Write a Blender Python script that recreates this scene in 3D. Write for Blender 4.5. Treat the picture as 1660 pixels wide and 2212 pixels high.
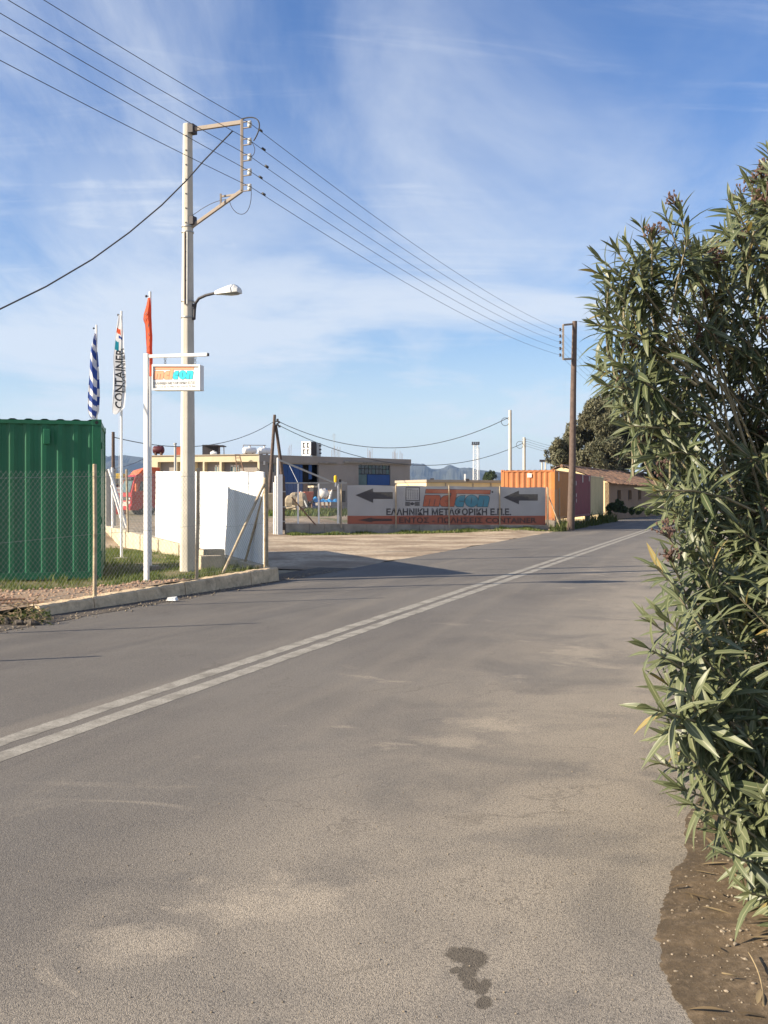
import bpy, bmesh, math, random
import numpy as np
from mathutils import Vector, Matrix, noise

rnd = random.Random(11)
sc = bpy.context.scene
for o in list(bpy.data.objects):
    bpy.data.objects.remove(o)

# ------------------------------------------------------------------ camera
H, HY, F = 1.6, 1075.0, 2086.0          # eye height (m), horizon row and focal length of the photograph
cam_d = bpy.data.cameras.new("camera")
cam = bpy.data.objects.new("camera", cam_d)
sc.collection.objects.link(cam)
cam.location = (0, 0, H)
cam.rotation_euler = (math.radians(90), 0, 0)
cam_d.sensor_fit = 'VERTICAL'
cam_d.sensor_height = 36.0
cam_d.lens = 36.0 * F / 2212.0
cam_d.shift_y = -31.0 / 2212.0
cam_d.clip_start = 0.05
cam_d.clip_end = 20000
sc.camera = cam
sc.render.resolution_x, sc.render.resolution_y = 768, 1024

# ------------------------------------------------------------------ world, sun, exposure
EL = math.radians(25.3)
SUN = Vector((-0.952 * math.cos(EL), -0.305 * math.cos(EL), math.sin(EL)))
wd = bpy.data.worlds.new("World"); sc.world = wd; wd.use_nodes = True
nt = wd.node_tree; nt.nodes.clear()


def N(tree, typ, **kw):
    n = tree.nodes.new(typ)
    for k, v in kw.items():
        setattr(n, k, v)
    return n


def L(tree, a, b):
    tree.links.new(a, b)


out = N(nt, 'ShaderNodeOutputWorld'); bg = N(nt, 'ShaderNodeBackground')
sky = N(nt, 'ShaderNodeTexSky', sky_type='NISHITA', sun_disc=False)
sky.sun_elevation = EL; sky.sun_rotation = math.atan2(SUN.x, SUN.y)
sky.air_density = 1.05; sky.dust_density = 0.5; sky.ozone_density = 3.0; sky.altitude = 30
bg.inputs['Strength'].default_value = 0.075
tc = N(nt, 'ShaderNodeTexCoord')
sep = N(nt, 'ShaderNodeSeparateXYZ'); L(nt, tc.outputs['Generated'], sep.inputs[0])


def wmath(op, a, b=None, c=None, clamp=False):
    m = N(nt, 'ShaderNodeMath', operation=op); m.use_clamp = clamp
    for i, v in enumerate((a, b, c)):
        if v is None: continue
        if isinstance(v, (int, float)): m.inputs[i].default_value = v
        else: L(nt, v, m.inputs[i])
    return m.outputs[0]


zc = wmath('MAXIMUM', sep.outputs[2], 0.0)
den = wmath('ADD', zc, 0.10)
px = wmath('DIVIDE', sep.outputs[0], den); py = wmath('DIVIDE', sep.outputs[1], den)
cmb = N(nt, 'ShaderNodeCombineXYZ'); L(nt, px, cmb.inputs[0]); L(nt, py, cmb.inputs[1])


def cloud_layer(rot, scale, nscale, lo, hi, detail, rough, dist, off=(0, 0, 0)):
    mp = N(nt, 'ShaderNodeMapping'); mp.inputs['Rotation'].default_value = (0, 0, math.radians(rot))
    mp.inputs['Scale'].default_value = scale; mp.inputs['Location'].default_value = off
    L(nt, cmb.outputs[0], mp.inputs[0])
    nz = N(nt, 'ShaderNodeTexNoise'); nz.inputs['Scale'].default_value = nscale
    nz.inputs['Detail'].default_value = detail; nz.inputs['Roughness'].default_value = rough
    nz.inputs['Distortion'].default_value = dist
    L(nt, mp.outputs[0], nz.inputs['Vector'])
    mr = N(nt, 'ShaderNodeMapRange'); mr.interpolation_type = 'SMOOTHSTEP'
    mr.inputs['From Min'].default_value = lo; mr.inputs['From Max'].default_value = hi
    L(nt, nz.outputs['Fac'], mr.inputs['Value'])
    return mr.outputs[0]


c1 = cloud_layer(62, (1.3, 0.45, 1), 0.8, 0.36, 0.72, 7, 0.60, 0.6, (1.1, 4.9, 0))   # broad veil
c2 = cloud_layer(-30, (0.35, 2.2, 1), 1.5, 0.50, 0.80, 9, 0.62, 0.9, (2.2, 6.0, 0))     # wisps
c3 = cloud_layer(-20, (0.6, 0.40, 1), 0.9, 0.34, 0.60, 7, 0.60, 0.7, (5.2, 1.6, 0))    # low banks
lowm = N(nt, 'ShaderNodeMapRange'); lowm.interpolation_type = 'SMOOTHSTEP'
lowm.inputs['From Min'].default_value = 0.42; lowm.inputs['From Max'].default_value = 0.17
L(nt, zc, lowm.inputs['Value'])
a = wmath('MULTIPLY', c1, 0.70); b = wmath('MULTIPLY', c2, 0.40)
c = wmath('MULTIPLY', c3, lowm.outputs[0]); c = wmath('MULTIPLY', c, 0.84)
cov = wmath('ADD', a, b); cov = wmath('MAXIMUM', cov, c); cov = wmath('MINIMUM', cov, 0.8)
mist = N(nt, 'ShaderNodeMapRange'); mist.interpolation_type = 'SMOOTHSTEP'
mist.inputs['From Min'].default_value = 0.22; mist.inputs['From Max'].default_value = -0.02; mist.inputs['To Max'].default_value = 0.72
L(nt, sep.outputs[2], mist.inputs['Value']); cov = wmath('MAXIMUM', cov, mist.outputs[0])
hsv = N(nt, 'ShaderNodeHueSaturation'); hsv.inputs['Saturation'].default_value = 1.20; hsv.inputs['Hue'].default_value = 0.512
L(nt, sky.outputs[0], hsv.inputs['Color'])
mixc = N(nt, 'ShaderNodeMix', data_type='RGBA')
L(nt, cov, mixc.inputs['Factor']); L(nt, hsv.outputs[0], mixc.inputs['A'])
mixc.inputs['B'].default_value = (4.6, 4.95, 5.45, 1)
L(nt, mixc.outputs['Result'], bg.inputs['Color']); L(nt, bg.outputs[0], out.inputs['Surface'])

sun_d = bpy.data.lights.new("sun", 'SUN'); sun_d.energy = 4.6; sun_d.angle = math.radians(0.53)
sun_d.color = (1.0, 0.87, 0.68)
sun = bpy.data.objects.new("sun", sun_d); sc.collection.objects.link(sun)
sun.location = (-20, -8, 15)
sun.rotation_euler = (-SUN).to_track_quat('-Z', 'Y').to_euler()

sc.view_settings.view_transform = 'Standard'; sc.view_settings.look = 'None'
sc.view_settings.exposure = 1.25; sc.view_settings.gamma = 1.0
sc.view_settings.use_curve_mapping = False
sc.render.engine = 'CYCLES'
sc.cycles.use_denoising = True
sc.cycles.max_bounces = 5
sc.cycles.diffuse_bounces = 3; sc.cycles.glossy_bounces = 2; sc.cycles.transmission_bounces = 3; sc.cycles.volume_bounces = 0

# ------------------------------------------------------------------ helpers
col = sc.collection
OFF = {}
UP = Vector((0, 0, 1))


def P(x, y, Y):
    return Vector(((x - 830) * Y / F, Y, H - (y - HY) * Y / F))


def GD(x, y, z=0.0):
    Y = (H - z) * F / (y - HY)
    return Vector(((x - 830) * Y / F, Y, z))


def tag(o, label=None, cat=None, group=None, kind=None):
    if label: o['label'] = label
    if cat: o['category'] = cat
    if group: o['group'] = group
    if kind: o['kind'] = kind
    return o


def thing(name, label, cat, loc, group=None):
    o = bpy.data.objects.new(name, None); col.objects.link(o)
    o.empty_display_size = 0.3
    o.location = loc; OFF[o.name] = Vector(loc)
    return tag(o, label, cat, group)


class MB:
    def __init__(s):
        s.v = []; s.f = []; s.m = []

    def add(s, vs, fs, m=0):
        n = len(s.v); s.v += [tuple(v) for v in vs]
        for f in fs:
            s.f.append(tuple(i + n for i in f)); s.m.append(m)

    def hexa(s, c, m=0):     # 8 corners: bottom 4 ccw, top 4 ccw
        s.add(c, [(3, 2, 1, 0), (4, 5, 6, 7), (0, 1, 5, 4), (1, 2, 6, 5), (2, 3, 7, 6), (3, 0, 4, 7)], m)

    def obox(s, o, ax, ay, az, m=0):
        o = Vector(o); ax = Vector(ax); ay = Vector(ay); az = Vector(az)
        s.hexa([o, o + ax, o + ax + ay, o + ay, o + az, o + ax + az, o + ax + ay + az, o + ay + az], m)

    def box(s, c, sx, sy, sz, rz=0.0, m=0):
        ca, sa = math.cos(rz), math.sin(rz)
        ax = Vector((ca, sa, 0)) * sx; ay = Vector((-sa, ca, 0)) * sy; az = Vector((0, 0, sz))
        s.obox(Vector(c) - ax / 2 - ay / 2 - az / 2, ax, ay, az, m)

    def beam(s, p, q, w, h, m=0):
        p = Vector(p); q = Vector(q); d = (q - p).normalized()
        side = d.cross(UP)
        if side.length < 1e-3: side = Vector((1, 0, 0))
        side.normalize(); up = side.cross(d).normalized()
        s.obox(p - side * w / 2 - up * h / 2, side * w, q - p, up * h, m)

    def tube(s, pts, r, n=8, cap=True, m=0, rot=0.0):
        pts = [Vector(p) for p in pts]; k = len(pts)
        rs = r if isinstance(r, (list, tuple)) else [r] * k
        base = len(s.v); prev = None
        for i, p in enumerate(pts):
            d = (pts[min(i + 1, k - 1)] - pts[max(i - 1, 0)])
            d = d.normalized() if d.length > 1e-9 else UP.copy()
            if prev is None:
                x = d.cross(UP)
                if x.length < 1e-3: x = Vector((1, 0, 0))
                x.normalize()
            else:
                x = prev - d * prev.dot(d)
                x = x.normalized() if x.length > 1e-6 else prev
            prev = x; y = d.cross(x)
            for j in range(n):
                a = 2 * math.pi * j / n + rot
                s.v.append(tuple(p + (x * math.cos(a) + y * math.sin(a)) * rs[i]))
        for i in range(k - 1):
            for j in range(n):
                j2 = (j + 1) % n
                s.f.append((base + i * n + j, base + i * n + j2, base + (i + 1) * n + j2, base + (i + 1) * n + j)); s.m.append(m)
        if cap:
            s.f.append(tuple(base + j for j in reversed(range(n)))); s.m.append(m)
            s.f.append(tuple(base + (k - 1) * n + j for j in range(n))); s.m.append(m)

    def ball(s, c, rx, ry, rz, nu=8, nv=5, m=0):
        base = len(s.v)
        for i in range(nv + 1):
            t = math.pi * i / nv
            for j in range(nu):
                a = 2 * math.pi * j / nu
                s.v.append((c[0] + rx * math.sin(t) * math.cos(a), c[1] + ry * math.sin(t) * math.sin(a), c[2] + rz * math.cos(t)))
        for i in range(nv):
            for j in range(nu):
                j2 = (j + 1) % nu
                s.f.append((base + i * nu + j, base + (i + 1) * nu + j, base + (i + 1) * nu + j2, base + i * nu + j2)); s.m.append(m)

    def build(s, name, mats, parent=None, smooth=False, bevel=0.0):
        off = OFF[parent.name] if parent is not None else Vector((0, 0, 0))
        me = bpy.data.meshes.new(name)
        if off.length > 0:
            ox, oy, oz = off
            vs = [(v[0] - ox, v[1] - oy, v[2] - oz) for v in s.v]
        else:
            vs = s.v
        me.from_pydata(vs, [], s.f)
        if not isinstance(mats, (list, tuple)): mats = [mats]
        for mt in mats: me.materials.append(mt)
        if len(mats) > 1: me.polygons.foreach_set('material_index', s.m)
        if smooth:
            me.polygons.foreach_set('use_smooth', [True] * len(me.polygons))
            try: me.set_sharp_from_angle(angle=math.radians(50))
            except Exception: pass
        me.update()
        o = bpy.data.objects.new(name, me); col.objects.link(o)
        if parent is not None:
            o.parent = parent
        OFF[o.name] = off
        if bevel > 0:
            b = o.modifiers.new('bevel', 'BEVEL'); b.width = bevel; b.segments = 2; b.limit_method = 'ANGLE'
        return o


class Fac:
    """a vertical plane through two picture columns at known depths; points addressed by picture column/row"""
    def __init__(s, xa, Ya, xb, Yb):
        s.A = Vector(((xa - 830) * Ya / F, Ya)); B = Vector(((xb - 830) * Yb / F, Yb))
        s.d = (B - s.A); s.len = s.d.length; s.d.normalize()
        s.n = Vector((s.d.y, -s.d.x))
        if s.n.dot(-s.A) < 0: s.n = -s.n

    def t(s, x):
        k = (x - 830) / F
        return (k * s.A.y - s.A.x) / (s.d.x - k * s.d.y)

    def z(s, x, y):
        t = s.t(x); Y = s.A.y + t * s.d.y
        return H - (y - HY) * Y / F

    def tz(s, t, z, off=0.0):
        q = s.A + s.d * t + s.n * off
        return Vector((q.x, q.y, z))

    def pt(s, x, y, off=0.0):
        return s.tz(s.t(x), s.z(x, y), off)

    def slab(s, mb, t0, t1, z0, z1, o0, o1, m=0):
        a = [s.tz(t0, z0, o0), s.tz(t1, z0, o0), s.tz(t1, z0, o1), s.tz(t0, z0, o1),
             s.tz(t0, z1, o0), s.tz(t1, z1, o0), s.tz(t1, z1, o1), s.tz(t0, z1, o1)]
        mb.hexa(a, m)

    def rect(s, mb, x0, x1, y0, y1, o0, o1, m=0):      # y0 upper row, y1 lower row
        a = [s.pt(x0, y1, o0), s.pt(x1, y1, o0), s.pt(x1, y1, o1), s.pt(x0, y1, o1),
             s.pt(x0, y0, o0), s.pt(x1, y0, o0), s.pt(x1, y0, o1), s.pt(x0, y0, o1)]
        mb.hexa(a, m)

    def wall(s, mb, t0, t1, z0, z1, th, opens, m=0):
        """front at offset 0, going back by th, with rectangular openings (t0,t1,z0,z1)"""
        ts = sorted(set([t0, t1] + [min(max(v, t0), t1) for o in opens for v in o[:2]]))
        zs = sorted(set([z0, z1] + [min(max(v, z0), z1) for o in opens for v in o[2:]]))
        for i in range(len(ts) - 1):
            run = None
            for j in range(len(zs) - 1):
                cx, cz = (ts[i] + ts[i + 1]) / 2, (zs[j] + zs[j + 1]) / 2
                hole = any(o[0] < cx < o[1] and o[2] < cz < o[3] for o in opens)
                if not hole:
                    if run is None: run = zs[j]
                if (hole or j == len(zs) - 2) and run is not None:
                    s.slab(mb, ts[i], ts[i + 1], run, zs[j] if hole else zs[j + 1], 0, -th, m); run = None


def sstep(a, b, x):
    t = min(max((x - a) / (b - a), 0.0), 1.0)
    return t * t * (3 - 2 * t)


def nz(x, y, z=0.0):
    return noise.noise(Vector((x, y, z)))


# ------------------------------------------------------------------ materials
def mat(name, colr, rough=0.8, var=0.18, vs=2.0, bump=0.0, bs=40.0, metal=0.0, dirt=None, ds=1.2, damt=0.6,
        dlo=0.5, dhi=0.7, streak=False, spec=0.35, coords='Object'):
    m = bpy.data.materials.new(name); m.use_nodes = True
    t = m.node_tree; bs_ = t.nodes['Principled BSDF']
    tcn = N(t, 'ShaderNodeTexCoord'); vec = tcn.outputs[coords]
    n1 = N(t, 'ShaderNodeTexNoise'); n1.inputs['Scale'].default_value = vs; n1.inputs['Detail'].default_value = 6
    n1.inputs['Roughness'].default_value = 0.65
    L(t, vec, n1.inputs['Vector'])
    mr = N(t, 'ShaderNodeMapRange'); mr.inputs['From Min'].default_value = 0.3; mr.inputs['From Max'].default_value = 0.7
    L(t, n1.outputs['Fac'], mr.inputs['Value'])
    mx = N(t, 'ShaderNodeMix', data_type='RGBA')
    mx.inputs['A'].default_value = (*[c * (1 - var) for c in colr], 1)
    mx.inputs['B'].default_value = (*[min(c * (1 + var), 1) for c in colr], 1)
    L(t, mr.outputs[0], mx.inputs['Factor'])
    last = mx.outputs['Result']
    if dirt is not None:
        n2 = N(t, 'ShaderNodeTexNoise'); n2.inputs['Scale'].default_value = ds; n2.inputs['Detail'].default_value = 9
        n2.inputs['Roughness'].default_value = 0.7
        if streak:
            mp = N(t, 'ShaderNodeMapping'); mp.inputs['Scale'].default_value = (1, 1, 0.12)
            L(t, vec, mp.inputs[0]); L(t, mp.outputs[0], n2.inputs['Vector'])
        else:
            L(t, vec, n2.inputs['Vector'])
        r2 = N(t, 'ShaderNodeMapRange'); r2.inputs['From Min'].default_value = dlo; r2.inputs['From Max'].default_value = dhi
        r2.inputs['To Max'].default_value = damt
        L(t, n2.outputs['Fac'], r2.inputs['Value'])
        m2 = N(t, 'ShaderNodeMix', data_type='RGBA'); m2.inputs['B'].default_value = (*dirt, 1)
        L(t, r2.outputs[0], m2.inputs['Factor']); L(t, last, m2.inputs['A']); last = m2.outputs['Result']
    L(t, last, bs_.inputs['Base Color'])
    bs_.inputs['Roughness'].default_value = rough; bs_.inputs['Metallic'].default_value = metal
    bs_.inputs['Specular IOR Level'].default_value = spec
    if bump > 0:
        n3 = N(t, 'ShaderNodeTexNoise'); n3.inputs['Scale'].default_value = bs; n3.inputs['Detail'].default_value = 5
        L(t, vec, n3.inputs['Vector'])
        bp = N(t, 'ShaderNodeBump'); bp.inputs['Strength'].default_value = bump; bp.inputs['Distance'].default_value = 0.02
        L(t, n3.outputs['Fac'], bp.inputs['Height']); L(t, bp.outputs[0], bs_.inputs['Normal'])
    return m


M = {}
M['concrete'] = mat('pole_concrete', (0.53, 0.49, 0.415), 0.9, 0.10, 3, 0.25, 60, dirt=(0.30, 0.26, 0.20), ds=2, damt=0.5, streak=True)
M['kerb'] = mat('kerb_concrete', (0.60, 0.46, 0.295), 0.95, 0.25, 5, 0.9, 26, dirt=(0.22, 0.165, 0.105), ds=3.5, damt=0.8)
M['plinth'] = mat('plinth_concrete', (0.50, 0.43, 0.31), 0.95, 0.15, 3, 0.5, 20, dirt=(0.25, 0.20, 0.14), ds=2, damt=0.6)
M['lowwall'] = mat('lowwall_concrete', (0.27, 0.245, 0.21), 0.95, 0.25, 2, 0.5, 20, dirt=(0.12, 0.105, 0.085), ds=1.6, damt=0.8)
M['white'] = mat('white_paint', (0.80, 0.79, 0.76), 0.55, 0.04, 3, dirt=(0.5, 0.45, 0.38), ds=3, damt=0.3, streak=True)
M['whitewall'] = mat('white_wall_paint', (0.74, 0.74, 0.73), 0.7, 0.05, 2, 0.2, 8, dirt=(0.45, 0.42, 0.36), ds=2.2, damt=0.5, streak=True, dlo=0.52, dhi=0.72)
M['galv'] = mat('galvanised_steel', (0.36, 0.36, 0.35), 0.5, 0.12, 12, metal=0.6)
M['postpipe'] = mat('weathered_pipe', (0.42, 0.34, 0.23), 0.75, 0.2, 14, 0.2, 40, dirt=(0.20, 0.12, 0.07), ds=8, damt=0.6)
M['meshwire'] = mat('mesh_wire', (0.30, 0.31, 0.29), 0.6, 0.15, 9, metal=0.3)
M['rust'] = mat('rusty_steel', (0.20, 0.12, 0.08), 0.85, 0.3, 10, 0.2, 40)
M['framesteel'] = mat('weathered_frame_steel', (0.31, 0.26, 0.215), 0.7, 0.2, 6, dirt=(0.22, 0.15, 0.11), ds=6, damt=0.6)
M['dark'] = mat('dark_metal', (0.045, 0.04, 0.045), 0.6, 0.2, 6)
M['black'] = mat('black_rubber', (0.018, 0.018, 0.02), 0.6, 0.2, 6)
M['porcelain'] = mat('porcelain', (0.55, 0.55, 0.52), 0.25, 0.05, 5)
M['wire'] = mat('wire_dark', (0.055, 0.055, 0.06), 0.6, 0.1, 3)
M['wood'] = mat('weathered_pole_wood', (0.115, 0.083, 0.068), 0.9, 0.25, 6, 0.5, 30, dirt=(0.09, 0.065, 0.055), ds=4, damt=0.7, streak=True)
M['lamphead'] = mat('lamp_head', (0.66, 0.66, 0.64), 0.4, 0.05, 4)
M['glass'] = mat('lamp_glass', (0.30, 0.32, 0.32), 0.15, 0.05, 4, spec=0.6)
M['green'] = mat('green_container_paint', (0.013, 0.128, 0.060), 0.45, 0.10, 2, 0.05, 12, dirt=(0.03, 0.085, 0.035), ds=1.4, damt=0.35, streak=True)
M['orange'] = mat('orange_container_paint', (0.50, 0.185, 0.065), 0.7, 0.14, 2, dirt=(0.24, 0.10, 0.055), ds=2.2, damt=0.75, streak=True, dlo=0.44, dhi=0.7)
M['amber'] = mat('amber_container_paint', (0.47, 0.19, 0.045), 0.55, 0.10, 2, dirt=(0.30, 0.14, 0.06), ds=1.5, damt=0.4, streak=True)
M['maroon'] = mat('maroon_container_paint', (0.20, 0.035, 0.045), 0.55, 0.12, 2, dirt=(0.12, 0.04, 0.04), ds=1.5, damt=0.5, streak=True)
M['cream'] = mat('cream_container_paint', (0.52, 0.42, 0.22), 0.55, 0.08, 2, dirt=(0.30, 0.20, 0.10), ds=1.5, damt=0.4, streak=True)
M['cwhite'] = mat('marking_white', (0.7, 0.66, 0.6), 0.6, 0.2, 8)
M['bannergrey'] = mat('banner_grey', (0.41, 0.405, 0.405), 0.6, 0.07, 1.5, 0.15, 5)
M['bannerred'] = mat('banner_red', (0.34, 0.100, 0.058), 0.6, 0.10, 1.5)
M['ink'] = mat('banner_ink', (0.050, 0.045, 0.050), 0.6, 0.15, 3)
M['inkred'] = mat('banner_ink_on_red', (0.052, 0.027, 0.024), 0.6, 0.15, 3)
M['logo_or'] = mat('logo_orange', (0.46, 0.13, 0.065), 0.6, 0.06, 3)
M['logo_bl'] = mat('logo_blue', (0.065, 0.235, 0.32), 0.6, 0.06, 3)
M['sign_or'] = mat('sign_orange', (0.80, 0.36, 0.20), 0.5, 0.04, 3)
M['sign_bl'] = mat('sign_cyan', (0.03, 0.55, 0.66), 0.5, 0.04, 3)
M['sign_ink'] = mat('sign_ink', (0.05, 0.05, 0.055), 0.6, 0.1, 3)
M['flagblue'] = mat('flag_blue', (0.035, 0.075, 0.30), 0.8, 0.1, 6)
M['flagwhite'] = mat('flag_white', (0.72, 0.72, 0.73), 0.8, 0.05, 6)
M['flagorange'] = mat('flag_orange', (0.68, 0.115, 0.045), 0.8, 0.08, 6)
M['flagink'] = mat('flag_ink', (0.06, 0.06, 0.065), 0.8, 0.1, 6)
M['bcream'] = mat('building_cream', (0.56, 0.48, 0.33), 0.9, 0.08, 0.5, dirt=(0.36, 0.27, 0.16), ds=0.8, damt=0.45, streak=True)
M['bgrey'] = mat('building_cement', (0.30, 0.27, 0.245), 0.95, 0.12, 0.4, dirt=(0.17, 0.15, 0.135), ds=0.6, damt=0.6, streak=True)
M['bblue'] = mat('blue_sheet_door', (0.018, 0.07, 0.23), 0.6, 0.15, 1)
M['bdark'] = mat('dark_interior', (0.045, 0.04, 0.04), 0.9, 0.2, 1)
M['pane'] = mat('window_pane', (0.03, 0.045, 0.06), 0.12, 0.2, 0.8, spec=0.7)
M['panegreen'] = mat('dusty_pane', (0.075, 0.13, 0.14), 0.35, 0.3, 1.2)
M['shedcream'] = mat('shed_cream', (0.66, 0.54, 0.33), 0.9, 0.08, 0.5, dirt=(0.40, 0.30, 0.18), ds=0.8, damt=0.5, streak=True)
M['slab'] = mat('slab_concrete', (0.36, 0.31, 0.25), 0.95, 0.15, 1, dirt=(0.2, 0.17, 0.13), ds=1, damt=0.5)
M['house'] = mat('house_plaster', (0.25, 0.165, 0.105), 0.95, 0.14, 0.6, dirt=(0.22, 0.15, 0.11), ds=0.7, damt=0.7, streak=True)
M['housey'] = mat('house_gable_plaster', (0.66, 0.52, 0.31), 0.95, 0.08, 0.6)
M['tile'] = mat('clay_tile', (0.26, 0.15, 0.095), 0.9, 0.5, 3.0, 0.6, 8, dirt=(0.09, 0.07, 0.055), ds=2.5, damt=0.85, dlo=0.42, dhi=0.6)
M['trred'] = mat('truck_red', (0.40, 0.018, 0.02), 0.35, 0.05, 2)
M['trdark'] = mat('truck_dark_trim', (0.06, 0.055, 0.06), 0.5, 0.1, 2)
M['trorange'] = mat('truck_deflector_orange', (0.62, 0.14, 0.05), 0.45, 0.05, 2)
M['yellow'] = mat('yellow_paint', (0.70, 0.46, 0.02), 0.5, 0.08, 3)
M['tarp'] = mat('blue_tarp', (0.05, 0.28, 0.58), 0.5, 0.1, 4)
M['block'] = mat('pale_stone', (0.36, 0.295, 0.205), 0.95, 0.2, 2, 0.4, 12)
M['junkred'] = mat('junk_orange_red', (0.50, 0.13, 0.07), 0.7, 0.2, 2)
M['tank_red'] = mat('tank_dark_red', (0.09, 0.018, 0.022), 0.5, 0.2, 2)
M['twig'] = mat('dry_twig', (0.24, 0.18, 0.10), 0.95, 0.35, 9)
M['litter'] = mat('litter_white', (0.75, 0.74, 0.70), 0.6, 0.05, 5)
M['sheetmetal'] = mat('grey_metal', (0.40, 0.41, 0.40), 0.5, 0.1, 3)


def noise_n(t, vec, scale, detail=6, rough=0.6, dist=0.0, mapping=None):
    if mapping is not None:
        mp = N(t, 'ShaderNodeMapping'); mp.inputs['Scale'].default_value = mapping; L(t, vec, mp.inputs[0]); vec = mp.outputs[0]
    n = N(t, 'ShaderNodeTexNoise'); n.inputs['Scale'].default_value = scale; n.inputs['Detail'].default_value = detail
    n.inputs['Roughness'].default_value = rough; n.inputs['Distortion'].default_value = dist
    L(t, vec, n.inputs['Vector'])
    return n.outputs['Fac']


def mrange(t, v, a, b, c=0.0, d=1.0, smooth=True):
    r = N(t, 'ShaderNodeMapRange')
    if smooth: r.interpolation_type = 'SMOOTHSTEP'
    r.inputs['From Min'].default_value = a; r.inputs['From Max'].default_value = b
    r.inputs['To Min'].default_value = c; r.inputs['To Max'].default_value = d
    L(t, v, r.inputs['Value'])
    return r.outputs[0]


def mixcol(t, f, A, B, blend='MIX'):
    x = N(t, 'ShaderNodeMix', data_type='RGBA'); x.blend_type = blend
    if isinstance(f, (int, float)): x.inputs['Factor'].default_value = f
    else: L(t, f, x.inputs['Factor'])
    for k, v in (('A', A), ('B', B)):
        if isinstance(v, tuple): x.inputs[k].default_value = (*v, 1)
        else: L(t, v, x.inputs[k])
    return x.outputs['Result']


def fmath(t, op, a, b=None):
    m = N(t, 'ShaderNodeMath', operation=op)
    for i, v in enumerate((a, b)):
        if v is None: continue
        if isinstance(v, (int, float)): m.inputs[i].default_value = v
        else: L(t, v, m.inputs[i])
    return m.outputs[0]


def leafmat(name, dark, light, rib, trans=0.25, rough=0.5, ribw=0.045):
    m = bpy.data.materials.new(name); m.use_nodes = True
    t = m.node_tree; p = t.nodes['Principled BSDF']; o = t.nodes['Material Output']
    at = N(t, 'ShaderNodeAttribute'); at.attribute_name = 'rnd'
    mx = N(t, 'ShaderNodeMix', data_type='RGBA'); mx.inputs['A'].default_value = (*dark, 1); mx.inputs['B'].default_value = (*light, 1)
    L(t, at.outputs['Fac'], mx.inputs['Factor'])
    last = mx.outputs['Result']
    if rib is not None:
        last = mixcol(t, mrange(t, at.outputs['Fac'], 0.972, 0.985), last, (0.27, 0.205, 0.07))     # a few yellowed leaves
        uv = N(t, 'ShaderNodeUVMap'); sp = N(t, 'ShaderNodeSeparateXYZ'); L(t, uv.outputs[0], sp.inputs[0])
        a1 = N(t, 'ShaderNodeMath', operation='SUBTRACT'); a1.inputs[1].default_value = 0.5; L(t, sp.outputs[1], a1.inputs[0])
        a2 = N(t, 'ShaderNodeMath', operation='ABSOLUTE'); L(t, a1.outputs[0], a2.inputs[0])
        a3 = N(t, 'ShaderNodeMapRange'); a3.inputs['From Min'].default_value = ribw * 1.8; a3.inputs['From Max'].default_value = ribw
        a3.inputs['To Max'].default_value = 0.75
        L(t, a2.outputs[0], a3.inputs['Value'])
        m2 = N(t, 'ShaderNodeMix', data_type='RGBA'); m2.inputs['B'].default_value = (*rib, 1)
        L(t, a3.outputs[0], m2.inputs['Factor']); L(t, last, m2.inputs['A']); last = m2.outputs['Result']
    L(t, last, p.inputs['Base Color']); p.inputs['Roughness'].default_value = rough
    p.inputs['Specular IOR Level'].default_value = 0.4
    tr = N(t, 'ShaderNodeBsdfTranslucent')
    hs = N(t, 'ShaderNodeHueSaturation'); hs.inputs['Saturation'].default_value = 1.15; hs.inputs['Value'].default_value = 1.3
    L(t, last, hs.inputs['Color']); L(t, hs.outputs[0], tr.inputs['Color'])
    ms = N(t, 'ShaderNodeMixShader'); ms.inputs[0].default_value = trans
    L(t, p.outputs[0], ms.inputs[1]); L(t, tr.outputs[0], ms.inputs[2]); L(t, ms.outputs[0], o.inputs['Surface'])
    return m


M['oleander'] = leafmat('oleander_leaf', (0.042, 0.062, 0.026), (0.150, 0.166, 0.082), (0.27, 0.275, 0.16), 0.20, 0.42)
M['grass'] = leafmat('grass_blade', (0.055, 0.095, 0.018), (0.17, 0.19, 0.055), None, 0.3, 0.7)
M['drygrass'] = leafmat('weed_blade', (0.045, 0.075, 0.018), (0.13, 0.14, 0.05), None, 0.3, 0.7)
M['euca'] = leafmat('eucalyptus_leaf', (0.058, 0.064, 0.032), (0.175, 0.162, 0.098), None, 0.15, 0.7)
M['shrub'] = leafmat('shrub_leaf', (0.025, 0.045, 0.014), (0.075, 0.095, 0.035), None, 0.15, 0.7)
M['oleander_stem'] = mat('oleander_stem', (0.22, 0.19, 0.12), 0.85, 0.2, 20)
M['flowerhead'] = mat('dry_flower_head', (0.115, 0.070, 0.056), 0.9, 0.4, 30)
M['trunk'] = mat('bark', (0.20, 0.16, 0.12), 0.95, 0.2, 3, 0.4, 8)


def make_cloth(m, amt=0.45):
    t = m.node_tree; p = t.nodes['Principled BSDF']; o = t.nodes['Material Output']
    tr = N(t, 'ShaderNodeBsdfTranslucent'); L(t, p.inputs['Base Color'].links[0].from_socket, tr.inputs['Color'])
    ms = N(t, 'ShaderNodeMixShader'); ms.inputs[0].default_value = amt
    L(t, p.outputs[0], ms.inputs[1]); L(t, tr.outputs[0], ms.inputs[2]); L(t, ms.outputs[0], o.inputs['Surface'])


for k_ in ('flagblue', 'flagwhite', 'flagorange'): make_cloth(M[k_])


# asphalt, dirt, mud ------------------------------------------------
def ground_nodes(name):
    m = bpy.data.materials.new(name); m.use_nodes = True
    t = m.node_tree; p = t.nodes['Principled BSDF']
    p.inputs['Specular IOR Level'].default_value = 0.25
    tcn = N(t, 'ShaderNodeTexCoord')
    return m, t, p, tcn.outputs['Object']


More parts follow.
